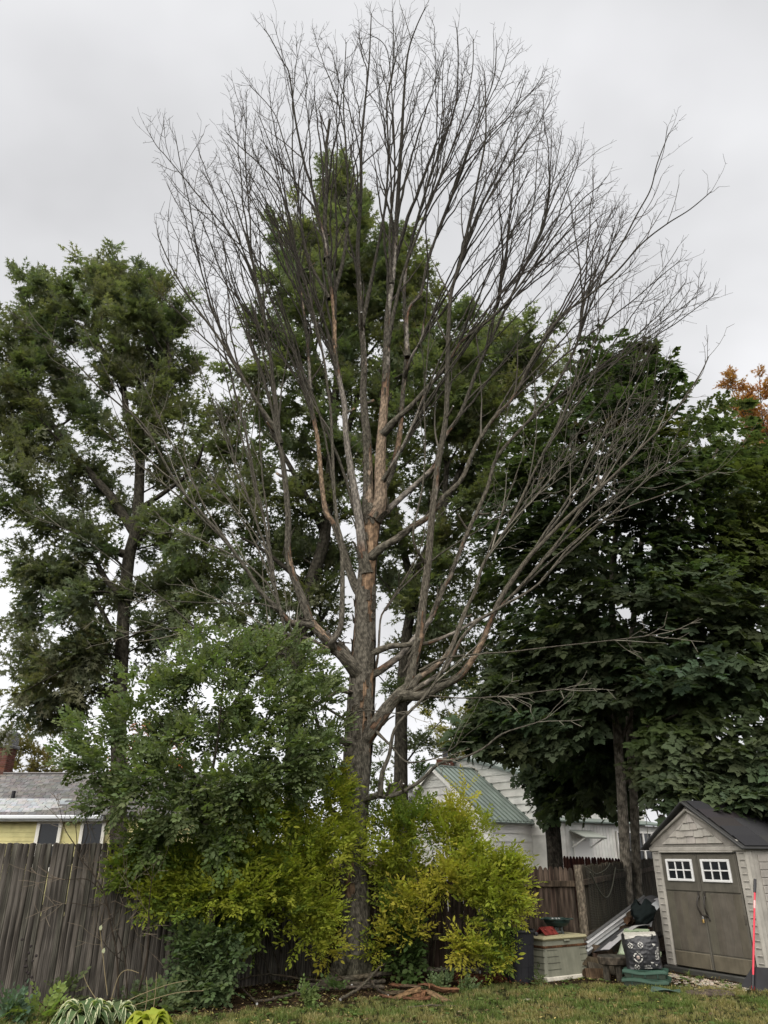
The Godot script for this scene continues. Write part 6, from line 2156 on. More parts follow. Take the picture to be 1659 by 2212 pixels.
	# roof: two slopes, each in lapped courses, with a thick dark edge
	var dark := Color(0.034, 0.033, 0.035)
	for s in [-1.0, 1.0]:
		var lo := Vector3(W * 0.5 + s * (W * 0.5 + 0.07), H + 0.03, 0)
		var hi := Vector3(W * 0.5, peak + 0.03, 0)
		var d := (hi - lo).normalized()
		var nn := Vector3(-d.y, d.x, 0) * (-1.0 if s < 0 else 1.0)
		nn = nn if nn.y > 0 else -nn
		var l := lo.distance_to(hi)
		var bs := Basis(d, nn, d.cross(nn))
		var sm := MB.new(); sm.col = dark
		sm.box(Transform3D(bs, (lo + hi) * 0.5 + Vector3(0, 0, -D * 0.5 + 0.04)), Vector3(l, 0.032, D + 0.2), 0.01)
		var slope := put("roof", sm.mesh(M["dirty_plastic"]), t)
		for k in 5:
			for j in 4:
				var cm := MB.new(); cm.col = vary(Color(0.046, 0.044, 0.046), 0.15)
				var step := (l - 0.06) / 5.0
				var zl := (D + 0.06) / 4.0
				cm.box(Transform3D(bs * Basis(Vector3(0, 0, 1), 0.06), lo + d * (0.04 + step * (k + 0.5)) + nn * 0.036 + Vector3(0, 0, 0.06 - zl * (j + 0.5))), Vector3(step + 0.01, 0.014, zl - 0.006), 0.004)
				put("roof_shingle", cm.mesh(M["roofing"]), slope)
		var em := MB.new(); em.col = dark * 0.85
		em.beam(lo + Vector3(0, 0.005, 0.125) - d * 0.01, hi + Vector3(0, 0.005, 0.125), 0.035, 0.05, Vector3(0, 0, 1), 0.01)
		put("edge_trim", em.mesh(M["plastic"]), slope)

# ------------------------------------------------------------------ things in the corner by the shed
func yard_things() -> void:
	rng.seed = 501
	# black bin
	var b := G(1130, 2126) + Vector3(0, 0, -0.2)
	b.y = 0.0
	var t := thing("rubbish_bin", "tall black plastic rubbish bin without a lid, left of the beige box", "bin", b)
	var blk := Color(0.017, 0.018, 0.021)
	var mb := MB.new(); mb.col = blk
	mb.lathe(PackedVector2Array([Vector2(0.0, 0.006), Vector2(0.172, 0.0), Vector2(0.182, 0.012), Vector2(0.214, 0.47), Vector2(0.222, 0.475), Vector2(0.232, 0.62), Vector2(0.226, 0.62), Vector2(0.20, 0.2), Vector2(0.0, 0.19)]), 40)
	put("body", mb.mesh(M["dirty_plastic"]), t)
	mb = MB.new(); mb.col = blk * 1.25
	mb.lathe(PackedVector2Array([Vector2(0.226, 0.625), Vector2(0.246, 0.61), Vector2(0.25, 0.625), Vector2(0.246, 0.645), Vector2(0.228, 0.647), Vector2(0.226, 0.625)]), 40)
	put("rim", mb.mesh(M["plastic"]), t)
	for a in [0.15, PI + 0.15]:
		mb = MB.new(); mb.col = blk * 1.2
		mb.box(Transform3D(Basis(Vector3.UP, a), Basis(Vector3.UP, a) * Vector3(0.262, 0.585, 0)), Vector3(0.06, 0.05, 0.13), 0.015)
		put("handle", mb.mesh(M["plastic"]), t)
	for k in 12:
		mb = MB.new(); mb.col = blk
		var a := TAU * k / 12.0
		var d := Vector3(cos(a), 0, sin(a))
		mb.beam(d * 0.186 + Vector3(0, 0.03, 0), d * 0.213 + Vector3(0, 0.46, 0), 0.012, 0.012, d)
		put("rib", mb.mesh(M["dirty_plastic"]), t)

	# beige storage box, front face turned a little to the left
	var p0 := G(1182, 2121) * Vector3(1, 0, 1)
	var p1 := G(1283, 2109) * Vector3(1, 0, 1)
	t = thing("storage_box", "beige plastic garden storage box with a stained cream lid, right of the black bin", "storage box", p0)
	var ex := (p1 - p0).normalized()
	t.rotation.y = atan2(-ex.z, ex.x)
	var w := p0.distance_to(p1)
	var d_ := 0.52
	var hh := 0.50
	var bg := Color(0.155, 0.155, 0.118)
	mb = MB.new(); mb.col = bg
	var f := []
	for lv in [[0.05, 0.0], [hh, 0.055]]:
		var i: float = lv[1]
		f.append([Vector3(i, lv[0], -i), Vector3(w - i, lv[0], -i), Vector3(w - i, lv[0], -d_ + i), Vector3(i, lv[0], -d_ + i)])
	for k in 4:
		var q := (k + 1) % 4
		var out: Vector3 = (f[0][k] + f[0][q]) * 0.5 - Vector3(w * 0.5, 0.05, -d_ * 0.5)
		# chamfer the upright corners
		var e0: Vector3 = (f[0][q] - f[0][k]).normalized() * 0.035
		mb.quad(f[0][k] + e0, f[0][q] - e0, f[1][q] - e0, f[1][k] + e0, out)
		var r := (k + 2) % 4
		var e1: Vector3 = (f[0][r] - f[0][q]).normalized() * 0.035
		mb.quad(f[0][q] - e0, f[0][q] + e1, f[1][q] + e1, f[1][q] - e0, f[0][q] - Vector3(w * 0.5, 0.05, -d_ * 0.5))
	put("body", mb.mesh(M["dirty_plastic"]), t)
	mb = MB.new(); mb.col = Color(0.52, 0.49, 0.42)
	mb.box(Transform3D(Basis.IDENTITY, Vector3(w * 0.5, 0.026, -d_ * 0.5 + 0.008)), Vector3(w + 0.03, 0.052, d_ + 0.04), 0.006)
	put("base_skirt", mb.mesh(M["dirty_plastic"]), t)
	mb = MB.new(); mb.col = Color(0.165, 0.085, 0.045)
	mb.box(Transform3D(Basis(Vector3(1, 0, 0), -0.12), Vector3(w * 0.5, hh - 0.09, -0.041)), Vector3(w - 0.09, 0.03, 0.014), 0.003)
	mb.box(Transform3D(Basis(Vector3(0, 0, 1), 0.12), Vector3(0.038, hh - 0.09, -d_ * 0.5)), Vector3(0.014, 0.03, d_ - 0.09), 0.003)
	put("strap", mb.mesh(M["board"]), t, Transform3D(), "", "brown rotten strip around the box below its lid")
	for s in 2:
		for k in 4:
			mb = MB.new(); mb.col = bg * 0.38
			var y := 0.135 + k * 0.078
			var i := 0.055 * (y - 0.05) / (hh - 0.05)
			var l := 0.2 + 0.06 * (3 - k) * 0.35 if s == 0 else 0.125 + 0.012 * (3 - k)
			var x := (0.042 + i + l * 0.5) if s == 0 else (w - 0.042 - i - l * 0.5)
			mb.box(Transform3D(Basis(Vector3(1, 0, 0), -0.12), Vector3(x, y, -i + 0.0008)), Vector3(l, 0.008, 0.008))
			put("groove", mb.mesh(M["plastic"]), t)
	for k in 4:
		mb = MB.new(); mb.col = bg * 0.38
		var y := 0.135 + k * 0.078
		var i := 0.055 * (y - 0.05) / (hh - 0.05)
		mb.box(Transform3D(Basis.IDENTITY, Vector3(i - 0.0006, y, -d_ * 0.5 + 0.1)), Vector3(0.008, 0.008, d_ * 0.45))
		put("groove", mb.mesh(M["plastic"]), t)
	var lid := MB.new(); lid.col = Color(0.27, 0.245, 0.15)
	lid.box(Transform3D(Basis.IDENTITY, Vector3(w * 0.5, hh + 0.012, -d_ * 0.5)), Vector3(w - 0.04, 0.055, d_ - 0.04), 0.024)
	lid.box(Transform3D(Basis.IDENTITY, Vector3(w * 0.5, hh + 0.036, -d_ * 0.5)), Vector3(w - 0.2, 0.022, d_ - 0.18), 0.01)
	put("lid", lid.mesh(M["dirty_plastic"]), t)
	mb = MB.new(); mb.col = bg * 1.1
	mb.box(Transform3D(Basis.IDENTITY, Vector3(w * 0.5 + 0.02, hh - 0.022, -0.036)), Vector3(0.12, 0.03, 0.03), 0.01)
	put("latch", mb.mesh(M["dirty_plastic"]), t)
	var box_xf := t.transform
	# red angled sheet on the lid
	var rt := thing("red_roof_piece", "red folded plastic piece lying on the beige box's lid", "panel", box_xf * Vector3(0.26, hh + 0.05, -0.2))
	rt.rotation.y = t.rotation.y + 0.12
	for s in 2:
		mb = MB.new(); mb.col = Color(0.27, 0.05, 0.04)
		mb.box(Transform3D(Basis(Vector3.RIGHT, 0.75 if s == 0 else -0.75), Vector3(0, 0.052, 0.045 if s == 0 else -0.045)), Vector3(0.31, 0.012, 0.145), 0.004)
		put("slope", mb.mesh(M["board"]), rt)
	for x in [-0.09, 0.07]:
		mb = MB.new(); mb.col = Color(0.16, 0.03, 0.025)
		mb.lathe(PackedVector2Array([Vector2(0.012, 0), Vector2(0.012, 0.012), Vector2(0.0, 0.014)]), 10, Transform3D(Basis(Vector3.RIGHT, 0.75), Vector3(x, 0.062, 0.052)))
		put("bolt", mb.mesh(M["plastic"]), rt)
	# dark green spreader hopper
	var sp := thing("seed_spreader", "dark green broadcast spreader bowl on legs, standing on the beige box", "spreader", box_xf * Vector3(0.56, hh + 0.046, -0.27))
	mb = MB.new(); mb.col = Color(0.014, 0.03, 0.024)
	mb.lathe(PackedVector2Array([Vector2(0.0, 0.075), Vector2(0.06, 0.08), Vector2(0.15, 0.11), Vector2(0.185, 0.15), Vector2(0.195, 0.185), Vector2(0.215, 0.19), Vector2(0.215, 0.2), Vector2(0.185, 0.2), Vector2(0.17, 0.15), Vector2(0.06, 0.1), Vector2(0.0, 0.095)]), 32)
	put("hopper", mb.mesh(M["plastic"]), sp)
	for k in 6:
		mb = MB.new(); mb.col = Color(0.016, 0.032, 0.026)
		var a := TAU * k / 6.0
		mb.box(Transform3D(Basis(Vector3.UP, a), Basis(Vector3.UP, a) * Vector3(0.22, 0.194, 0)), Vector3(0.06, 0.02, 0.07), 0.006)
		put("lug", mb.mesh(M["plastic"]), sp)
	for x in [-0.03, 0.06]:
		mb = MB.new(); mb.col = Color(0.05, 0.055, 0.055)
		mb.tube(PackedVector3Array([Vector3(x, 0.1, 0.05), Vector3(x - 0.01, 0.06, 0.06), Vector3(x + 0.01, 0.0, 0.05)]), PackedFloat32Array([0.022, 0.018, 0.02]), 8)
		put("leg", mb.mesh(M["plastic"]), sp)
	mb = MB.new(); mb.col = Color(0.09, 0.1, 0.1)
	mb.lathe(PackedVector2Array([Vector2(0.08, 0.02), Vector2(0.08, 0.03), Vector2(0.02, 0.05), Vector2(0.02, 0.08)]), 18)
	put("spinner", mb.mesh(M["plastic"]), sp)
	for k in 3:
		mb = MB.new(); mb.col = Color(0.7, 0.7, 0.68)
		mb.box(Transform3D(Basis.from_euler(rvec()), Vector3(-0.06 + k * 0.05, 0.196, 0.03 * (k % 2))), Vector3(0.035, 0.02, 0.03), 0.008)
		put("debris", mb.mesh(M["stone"]), sp)

	# stump stool
	t = thing("stump_stool", "low stool, a grey log slice on three stumpy legs, left of the target bag", "stool", G(1330, 2118))
	t.position.y = 0.0
	mb = MB.new(); mb.col = Color(0.145, 0.125, 0.10)
	var prof := PackedVector2Array([Vector2(0.0, 0.20), Vector2(0.19, 0.195), Vector2(0.225, 0.21), Vector2(0.24, 0.29), Vector2(0.225, 0.305), Vector2(0.0, 0.30)])
	mb.lathe(prof, 30)
	for i in mb.v.size():
		var a := atan2(mb.v[i].z, mb.v[i].x)
		var k := 1.0 + 0.05 * sin(a * 3.0 + 1.0) + 0.03 * sin(a * 7.0)
		mb.v[i] = Vector3(mb.v[i].x * k, mb.v[i].y, mb.v[i].z * k * 0.85)
		mb.u[i] = Vector2(mb.v[i].x * 3.0, mb.v[i].y * 3.0)
		mb.c[i] = Color(0.085, 0.075, 0.06) if mb.v[i].y > 0.295 else Color(0.15, 0.125, 0.095)
	put("seat", mb.mesh(M["bare_wood"]), t)
	for q in [[-0.13, 0.06], [0.03, 0.1], [0.14, 0.0]]:
		mb = MB.new(); mb.col = Color(0.12, 0.105, 0.08)
		mb.tube(PackedVector3Array([Vector3(q[0] * 1.1, -0.02, q[1] * 1.1), Vector3(q[0], 0.21, q[1])]), PackedFloat32Array([0.048, 0.042]), 9)
		put("leg", mb.mesh(M["bare_wood"]), t)

	# firewood: logs stacked with their ends to the yard
	rng.seed = 511
	var n := 0
	var base := Vector3(3.28, 0, -13.05)
	var dir := Vector3(1.25, 0, -0.8)
	var back := Vector3(0.6, 0, -0.8).normalized()
	for row in 9:
		var cnt := 10 - int(row * 0.5)
		for k in cnt:
			var fx := (k + 0.5 + 0.5 * (row % 2)) / 10.5
			if fx < 0.10 + row * 0.07:
				continue
			var c := base + dir * fx + Vector3(0, 0.07 + row * 0.115, 0) + back * row * 0.035 + rvec() * 0.02
			var nth := ["first", "second", "third", "fourth", "fifth", "sixth", "seventh", "eighth", "ninth", "tenth"]
			var q := thing("firewood_log", "split log, %s from the fence side in the %s layer up of the woodpile" % [nth[k], nth[row]], "log", c, "split logs stacked between the fence and the shed")
			var lm := MB.new()
			var tone := vary([Color(0.15, 0.095, 0.06), Color(0.115, 0.08, 0.055), Color(0.18, 0.115, 0.07), Color(0.09, 0.07, 0.055)][rng.randi() % 4], 0.2)
			lm.col = tone
			var sides := rng.randi_range(4, 6)
			var poly := PackedVector2Array()
			var a0 := rnd(0, TAU)
			for s in sides:
				var a := a0 + TAU * s / sides + rnd(-0.2, 0.2)
				poly.append(Vector2(cos(a), sin(a) * 0.85) * rnd(0.05, 0.075))
			var z := -back
			var xf := Transform3D(Basis(Vector3.UP.cross(z).normalized(), Vector3.UP, z) * Basis.from_euler(Vector3(rnd(-0.08, 0.08), rnd(-0.12, 0.12), rnd(0, 1))), Vector3.ZERO)
			lm.prism(poly, 0.42, xf)
			put("wood", lm.mesh(M["board"]), q)
			n += 1
	# loose splits lying in front
	for q in [[1278, 2072, 12.7, 0.35, 0.18], [1296, 2080, 12.6, 0.1, 0.1], [1310, 2062, 12.75, -0.25, 0.22], [1288, 2092, 12.5, 0.3, 0.06], [1340, 2074, 12.8, 0.7, 0.1], [1300, 2050, 12.9, 0.5, 0.3]]:
		var p := P(q[0], q[1], q[2])
		p.y = q[4]
		var lg := thing("split_log", ["rough split log leaning at the right end of the beige box", "dark split log on the ground by the beige box", "grey split log with raw end in front of the woodpile", "lowest split log beside the beige box's skirt", "short chunk of split wood behind the stool", "split log propped on the heap under the shingle strip"][n % 6], "log", p)
		n += 1
		var lm := MB.new(); lm.col = vary(Color(0.16, 0.12, 0.085), 0.25)
		lm.prism(PackedVector2Array([Vector2(-0.07, -0.05), Vector2(0.075, -0.045), Vector2(0.05, 0.03), Vector2(-0.01, 0.065)]), 0.4, Transform3D(Basis.from_euler(Vector3(rnd(-0.2, 0.2), PI / 2 + q[3], rnd(-0.3, 0.3))), Vector3.ZERO))
		put("wood", lm.mesh(M["board"]), lg)
	# gutters leaning from the box to the top of the pile
	var gdefs := [["white aluminium gutter strip, topmost of the strips leaning on the woodpile", 0.0, Color(0.66, 0.66, 0.67)], ["grey aluminium strip, middle of the strips leaning on the woodpile", 1.0, Color(0.42, 0.42, 0.42)], ["pale aluminium strip, lowest of the strips leaning on the woodpile", 2.0, Color(0.52, 0.53, 0.54)], ["dark grey strip behind the white one leaning on the woodpile", -1.0, Color(0.13, 0.13, 0.13)]]
	for g in gdefs:
		var a := P(1268, 2043 + g[1] * 9.0, 12.75 - g[1] * 0.03)
		var b2 := P(1392, 1950 + g[1] * 9.5, 14.2 - g[1] * 0.03)
		var s := thing("gutter_strip", g[0], "gutter", a)
		var gm := MB.new(); gm.col = g[2]
		var v := b2 - a
		var y := v.normalized()
		var x := y.cross(Vector3(0.2, 0.75, 0.63)).normalized()
		var zz := x.cross(y)
		for pr in [[0.0, 0.0, 0.085, 0.006], [0.04, 0.016, 0.007, 0.032], [-0.04, 0.016, 0.007, 0.032]]:
			gm.box(Transform3D(Basis(zz, y, -x) if false else Basis(x.cross(y).normalized(), y, x.cross(y).normalized().cross(y)), v * 0.5 + x.cross(y) * pr[0] + x.cross(y).normalized().cross(y) * pr[1]), Vector3(pr[2], v.length(), pr[3]))
		put("channel", gm.mesh(M["aluminium"]), s)
	# limp strips of roof shingle on the heap
	shingle_strip("roof_shingle_strip", "limp grey two-tone strip of roof shingles draped down the woodpile's left slope", [[1282, 2056, 12.7], [1310, 2032, 12.9], [1338, 2010, 13.1], [1352, 2004, 13.2], [1372, 2003, 13.3]], Vector3(0.25, 0.12, 0.36), 0.30)
	shingle_strip("roof_shingle_strip", "grey two-tone strip of roof shingles bent over the top of the woodpile by the shed", [[1368, 1984, 13.35], [1376, 1957, 13.45], [1390, 1940, 13.6], [1410, 1934, 13.75], [1436, 1946, 13.9]], Vector3(0.25, -0.1, 0.3), 0.30)
	# black bundle
	var bt := thing("black_tarp_bundle", "limp black tarp bundle hanging over the woodpile beside the shed", "tarp", P(1388, 1976, 13.1))
	var rows := []
	for i in 13:
		var row := []
		var v := i / 12.0
		for j in 17:
			var a := TAU * j / 16.0
			var r := 0.19 * (sin(PI * clampf(v * 0.9 + 0.08, 0.0, 1.0)) * 0.85 + 0.18)
			r *= 1.0 + 0.42 * noise.get_noise_2d(cos(a) * 50.0 + 9, sin(a) * 50.0 + i * 7.0) + 0.10 * sin(a * 5.0 + i * 0.6) + 0.12 * sin(a * 3.0 + 1.0)
			row.append(Vector3(cos(a) * r, (0.5 - v) * 0.36 + 0.05 * sin(a * 2.0 + 0.5), sin(a) * r * 0.7))
		rows.append(row)
	mb = MB.new(); mb.col = Color(0.011, 0.012, 0.014)
	mb.grid(rows, Vector3.BACK)
	put("tarp", mb.mesh(M["cloth"]), bt)
	# cloudy green tub upside down
	var tub := thing("plastic_tub", "cloudy green plastic tub standing upside down behind the target bag", "tub", Vector3(P(1379, 2040, 12.75).x, 0.28, -12.75))
	tub.rotation.y = -0.35
	mb = MB.new(); mb.col = Color.WHITE
	var lo := Vector3(0.29, 0.0, 0.2)
	var hi := Vector3(0.17, 0.30, 0.12)
	var cs := [Vector2(-1, 1), Vector2(1, 1), Vector2(1, -1), Vector2(-1, -1)]
	for k in 4:
		var a: Vector2 = cs[k]
		var c: Vector2 = cs[(k + 1) % 4]
		mb.quad(Vector3(a.x * lo.x, 0, a.y * lo.z), Vector3(c.x * lo.x, 0, c.y * lo.z), Vector3(c.x * hi.x, hi.y, c.y * hi.z), Vector3(a.x * hi.x, hi.y, a.y * hi.z), Vector3(a.x + c.x, 0.2, a.y + c.y))
	mb.quad(Vector3(-hi.x, hi.y, hi.z), Vector3(hi.x, hi.y, hi.z), Vector3(hi.x, hi.y, -hi.z), Vector3(-hi.x, hi.y, -hi.z), Vector3.UP)
	put("body", mb.mesh(M["cloudy_plastic"]), tub)
	for k in 4:
		var rm := MB.new(); rm.col = Color(0.20, 0.25, 0.16)
		var a: Vector2 = cs[k]
		var c: Vector2 = cs[(k + 1) % 4]
		rm.beam(Vector3(a.x * hi.x, hi.y + 0.004, a.y * hi.z), Vector3(c.x * hi.x, hi.y + 0.004, c.y * hi.z), 0.02, 0.02, Vector3.UP, 0.004)
		rm.beam(Vector3(a.x * lo.x, 0.0, a.y * lo.z), Vector3(a.x * hi.x, hi.y, a.y * hi.z), 0.016, 0.016, Vector3(1, 0, 0), 0.004)
		rm.beam(Vector3(a.x * lo.x, 0.0, a.y * lo.z), Vector3(c.x * lo.x, 0.0, c.y * lo.z), 0.035, 0.03, Vector3.UP, 0.006)
		put("rib", rm.mesh(M["plastic"]), tub)
	var tp := thing("wooden_crate", "dark wooden block under the cloudy green tub, behind the target bag", "crate", Vector3(tub.position.x, 0, tub.position.z))
	tp.rotation.y = -0.35
	for k in 3:
		mb = MB.new(); mb.col = vary(Color(0.09, 0.075, 0.055), 0.2)
		mb.box(Transform3D(Basis.IDENTITY, Vector3(0, 0.045 + k * 0.092, 0)), Vector3(0.5, 0.086, 0.34), 0.01)
		put("board", mb.mesh(M["board"]), tp)

	green_trays()
	target_bag()

	# red-handled picker leaning on the shed
	var ta := G(1627, 2140)
	ta.y = 0.02
	var tb := P(1631, 1899, -ta.z + 0.2)
	t = thing("red_handled_tool", "long red-shafted hand tool with a black grip leaning on the shed's right column", "garden tool", ta)
	var v := tb - ta
	for q in [[0.0, 0.12, 0.018, Color(0.015, 0.015, 0.016), "foot"], [0.12, 0.80, 0.0135, Color(0.50, 0.035, 0.055), "shaft"], [0.72, 0.795, 0.0142, Color(0.62, 0.32, 0.32), "sticker"], [0.87, 1.0, 0.020, Color(0.015, 0.015, 0.016), "grip"], [0.80, 0.87, 0.0135, Color(0.50, 0.035, 0.055), "shaft"]]:
		mb = MB.new(); mb.col = q[3]
		var p := PackedVector3Array()
		var r := PackedFloat32Array()
		for k in 4:
			p.append(v * lerpf(q[0], q[1], k / 3.0)); r.append(q[2] * (1.0 if k in [1, 2] else 0.93))
		mb.tube(p, r, 12)
		put(q[4], mb.mesh(M["paint"]), t)
	for s in [-1.0, 1.0]:
		mb = MB.new(); mb.col = Color(0.25, 0.03, 0.03)
		mb.tube(PackedVector3Array([v * 0.03 + Vector3(s * 0.012, 0, 0), Vector3(s * 0.022, 0.012, 0.01), Vector3(s * 0.012, -0.015, 0.015)]), PackedFloat32Array([0.006, 0.006, 0.004]), 6)
		put("claw", mb.mesh(M["steel"]), t)
	# dark sheet against the shed's foot
	t = thing("grey_plastic_sheet", "dark grey sheet leaning against the foot of the shed behind the red-handled tool", "panel", G(1632, 2140))
	t.position.y = 0.0
	mb = MB.new(); mb.col = Color(0.028, 0.03, 0.033)
	var bx := Basis(Vector3.UP, atan2(-0.897, 0.442)) * Basis(Vector3.RIGHT, -0.35)
	mb.prism(PackedVector2Array([Vector2(-0.24, 0), Vector2(0.45, 0), Vector2(0.4, 0.30), Vector2(-0.06, 0.27)]), 0.02, Transform3D(bx, Vector3.ZERO))
	put("sheet", mb.mesh(M["plastic"]), t)
	# flat brown stone before the shed and a pale one on the lawn
	stone("flat_stone", "flat brown stone slab lying in the chips in front of the shed", G(1535, 2148), Vector3(0.34, 0.03, 0.2), Color(0.16, 0.125, 0.10))
	stone("pale_stone", "small pale flat stone on the lawn below the black bin", G(1140, 2163), Vector3(0.055, 0.02, 0.035), Color(0.36, 0.34, 0.25))
	stone("field_stone", "brown stone at the foot of the fence, left of the black bin", G(1098, 2113), Vector3(0.12, 0.06, 0.08), Color(0.19, 0.15, 0.10))
	stone("field_stone", "smaller grey stone beside the black bin's left foot", G(1113, 2117), Vector3(0.07, 0.04, 0.05), Color(0.17, 0.155, 0.12))

func stone(called: String, label: String, p: Vector3, r: Vector3, c: Color) -> void:
	p.y = r.y * 0.4
	var t := thing(called, label, "stone", p)
	var rows := []
	for i in 9:
		var row := []
		var a := PI * i / 8.0
		for j in 15:
			var b := TAU * j / 14.0
			var d := Vector3(sin(a) * cos(b), cos(a), sin(a) * sin(b))
			var k := 1.0 + 0.22 * noise.get_noise_3d(d.x * 50 + p.x * 99, d.y * 50, d.z * 50)
			d.y = clampf(d.y * 1.5, -0.9, 0.9)
			row.append(d * r * k)
		rows.append(row)
	var mb := MB.new(); mb.col = c
	mb.grid(rows, Vector3.BACK)
	put("rock", mb.mesh(M["stone"]), t)

func shingle_strip(called: String, label: String, line: Array, side: Vector3, width: float) -> void:
	var raw := PackedVector3Array()
	for q in line:
		raw.append(P(q[0], q[1], q[2]))
	var path := smooth_path(raw, 0.05)
	var t := thing(called, label, "shingles", path[0])
	var m := path.size()
	side = side.normalized() * width
	# butt half pale, head half dark, the pale tabs of unequal depth
	var rows := []
	for i in m:
		var row := []
		for j in 5:
			row.append(path[i] - path[0] + side * (j / 4.0) + Vector3(0, -0.03 * pow(j / 4.0, 2.0), 0))
		rows.append(row)
	var mb := MB.new(); mb.col = Color(0.055, 0.056, 0.06)
	mb.grid(rows, Vector3(0, 0.6, 1), 0.008)
	put("backing", mb.mesh(M["roofing"]), t)
	var i := 0
	var k := 0
	while i < m - 3:
		var n := mini(rng.randi_range(3, 6), m - 1 - i)
		var tab := []
		var lo := 0.45 if k % 2 == 0 else 0.62
		for a in n + 1:
			var row := []
			for j in 3:
				var f := lerpf(lo, 1.02, j / 2.0)
				row.append(path[i + a] - path[0] + side * f + Vector3(0, 0.007 - 0.03 * f * f, 0.009))
			tab.append(row)
		mb = MB.new(); mb.col = vary(Color(0.36, 0.36, 0.365), 0.08)
		mb.grid(tab, Vector3(0, 0.6, 1), 0.006)
		put("shingle_tab", mb.mesh(M["roofing"]), t)
		i += n
		k += 1

func green_trays() -> void:
	var c := G(1405, 2132)
	c.y = 0.0
	c.z -= 0.12
	var cols := [Color(0.016, 0.038, 0.028), Color(0.016, 0.042, 0.03)]
	for k in 2:
		var t := thing("green_crate", ["dark green stained plastic crate lying lowest under the target bag", "dark green plastic crate stacked upper, right under the target bag"][k], "crate", c + Vector3(0.01 * k, 0.098 * k, -0.03 * k))
		t.rotation.y = -0.42 + 0.03 * k
		var w := 0.29 - 0.015 * k
		var d := 0.2
		var mb := MB.new(); mb.col = cols[k].lerp(Color(0.06, 0.05, 0.035), 0.35)
		var a := [Vector3(-w, 0, d), Vector3(w, 0, d), Vector3(w, 0, -d), Vector3(-w, 0, -d)]
		for i in 4:
			var p: Vector3 = a[i] * 0.93
			var q: Vector3 = a[(i + 1) % 4] * 0.93
			mb.quad(p, q, a[(i + 1) % 4] + Vector3(0, 0.08, 0), a[i] + Vector3(0, 0.08, 0), p + q)
		mb.quad(a[0] * 0.93, a[1] * 0.93, a[2] * 0.93, a[3] * 0.93, Vector3.DOWN)
		put("body", mb.mesh(M["dirty_plastic"]), t)
		# warped rim
		for i in 4:
			var p: Vector3 = a[i] * 1.05 + Vector3(0, 0.083, 0)
			var q: Vector3 = a[(i + 1) % 4] * 1.05 + Vector3(0, 0.083, 0)
			var rows := []
			for s in 9:
				var f := s / 8.0
				var x := p.lerp(q, f) + Vector3(0, 0.012 * sin(f * PI * 2.0 + i + k * 2.0), 0)
				var inw := (Vector3(0, x.y, 0) - x).normalized()
				rows.append([x + Vector3(0, -0.03, 0), x, x + inw * 0.05 + Vector3(0, 0.012, 0)])
			mb = MB.new(); mb.col = cols[k] * 1.25
			mb.grid(rows, (p + q) * 0.5 + Vector3(0, 0.1, 0), 0.006)
			put("rim", mb.mesh(M["dirty_plastic"]), t)
		for i in 3:
			mb = MB.new(); mb.col = cols[k]
			mb.box(Transform3D(Basis(Vector3.RIGHT, -0.12), Vector3((i - 1) * w * 0.6, 0.04, d * 0.985)), Vector3(0.02, 0.066, 0.016), 0.004)
			put("rib", mb.mesh(M["dirty_plastic"]), t)
		mb = MB.new(); mb.col = cols[k] * 1.1
		mb.box(Transform3D(Basis.IDENTITY, Vector3(0, 0.088, 0)), Vector3(w * 1.9, 0.014, d * 1.8), 0.004)
		put("top", mb.mesh(M["dirty_plastic"]), t)
	var l := thing("flattened_tray", "flattened green plastic tray lying on the grass in front of the green crates", "lid", G(1440, 2146) + Vector3(0, 0.02, -0.02))
	l.rotation.y = -0.4
	var rows := []
	for i in 6:
		var row := []
		for j in 7:
			row.append(Vector3((j - 3) * 0.06, 0.02 * sin(i * 1.1 + j * 0.7) + 0.02 * (i % 2), (i - 2.5) * 0.045))
		rows.append(row)
	var mb := MB.new(); mb.col = Color(0.045, 0.075, 0.06)
	mb.grid(rows, Vector3.UP, 0.008)
	put("sheet", mb.mesh(M["dirty_plastic"]), l)

# the bag: a soft cushion block; (s, t) in -1..1 on its front
func bag_at(s: float, t: float) -> Vector3:
	var w := 0.212 * (1.0 + 0.04 * sin(t * 3.0))
	var bulge := 0.085 * (1.0 - pow(absf(s), 2.6)) * (1.0 - 0.55 * pow(absf(t), 2.4))
	var wr := 0.011 * noise.get_noise_2d(s * 38.0 + t * 60.0, t * 110.0) + 0.008 * noise.get_noise_2d(s * 30.0 + 300.0, t * 190.0 + s * 60.0)
	return Vector3(s * w, 0.205 + t * 0.205, 0.10 + bulge + wr)

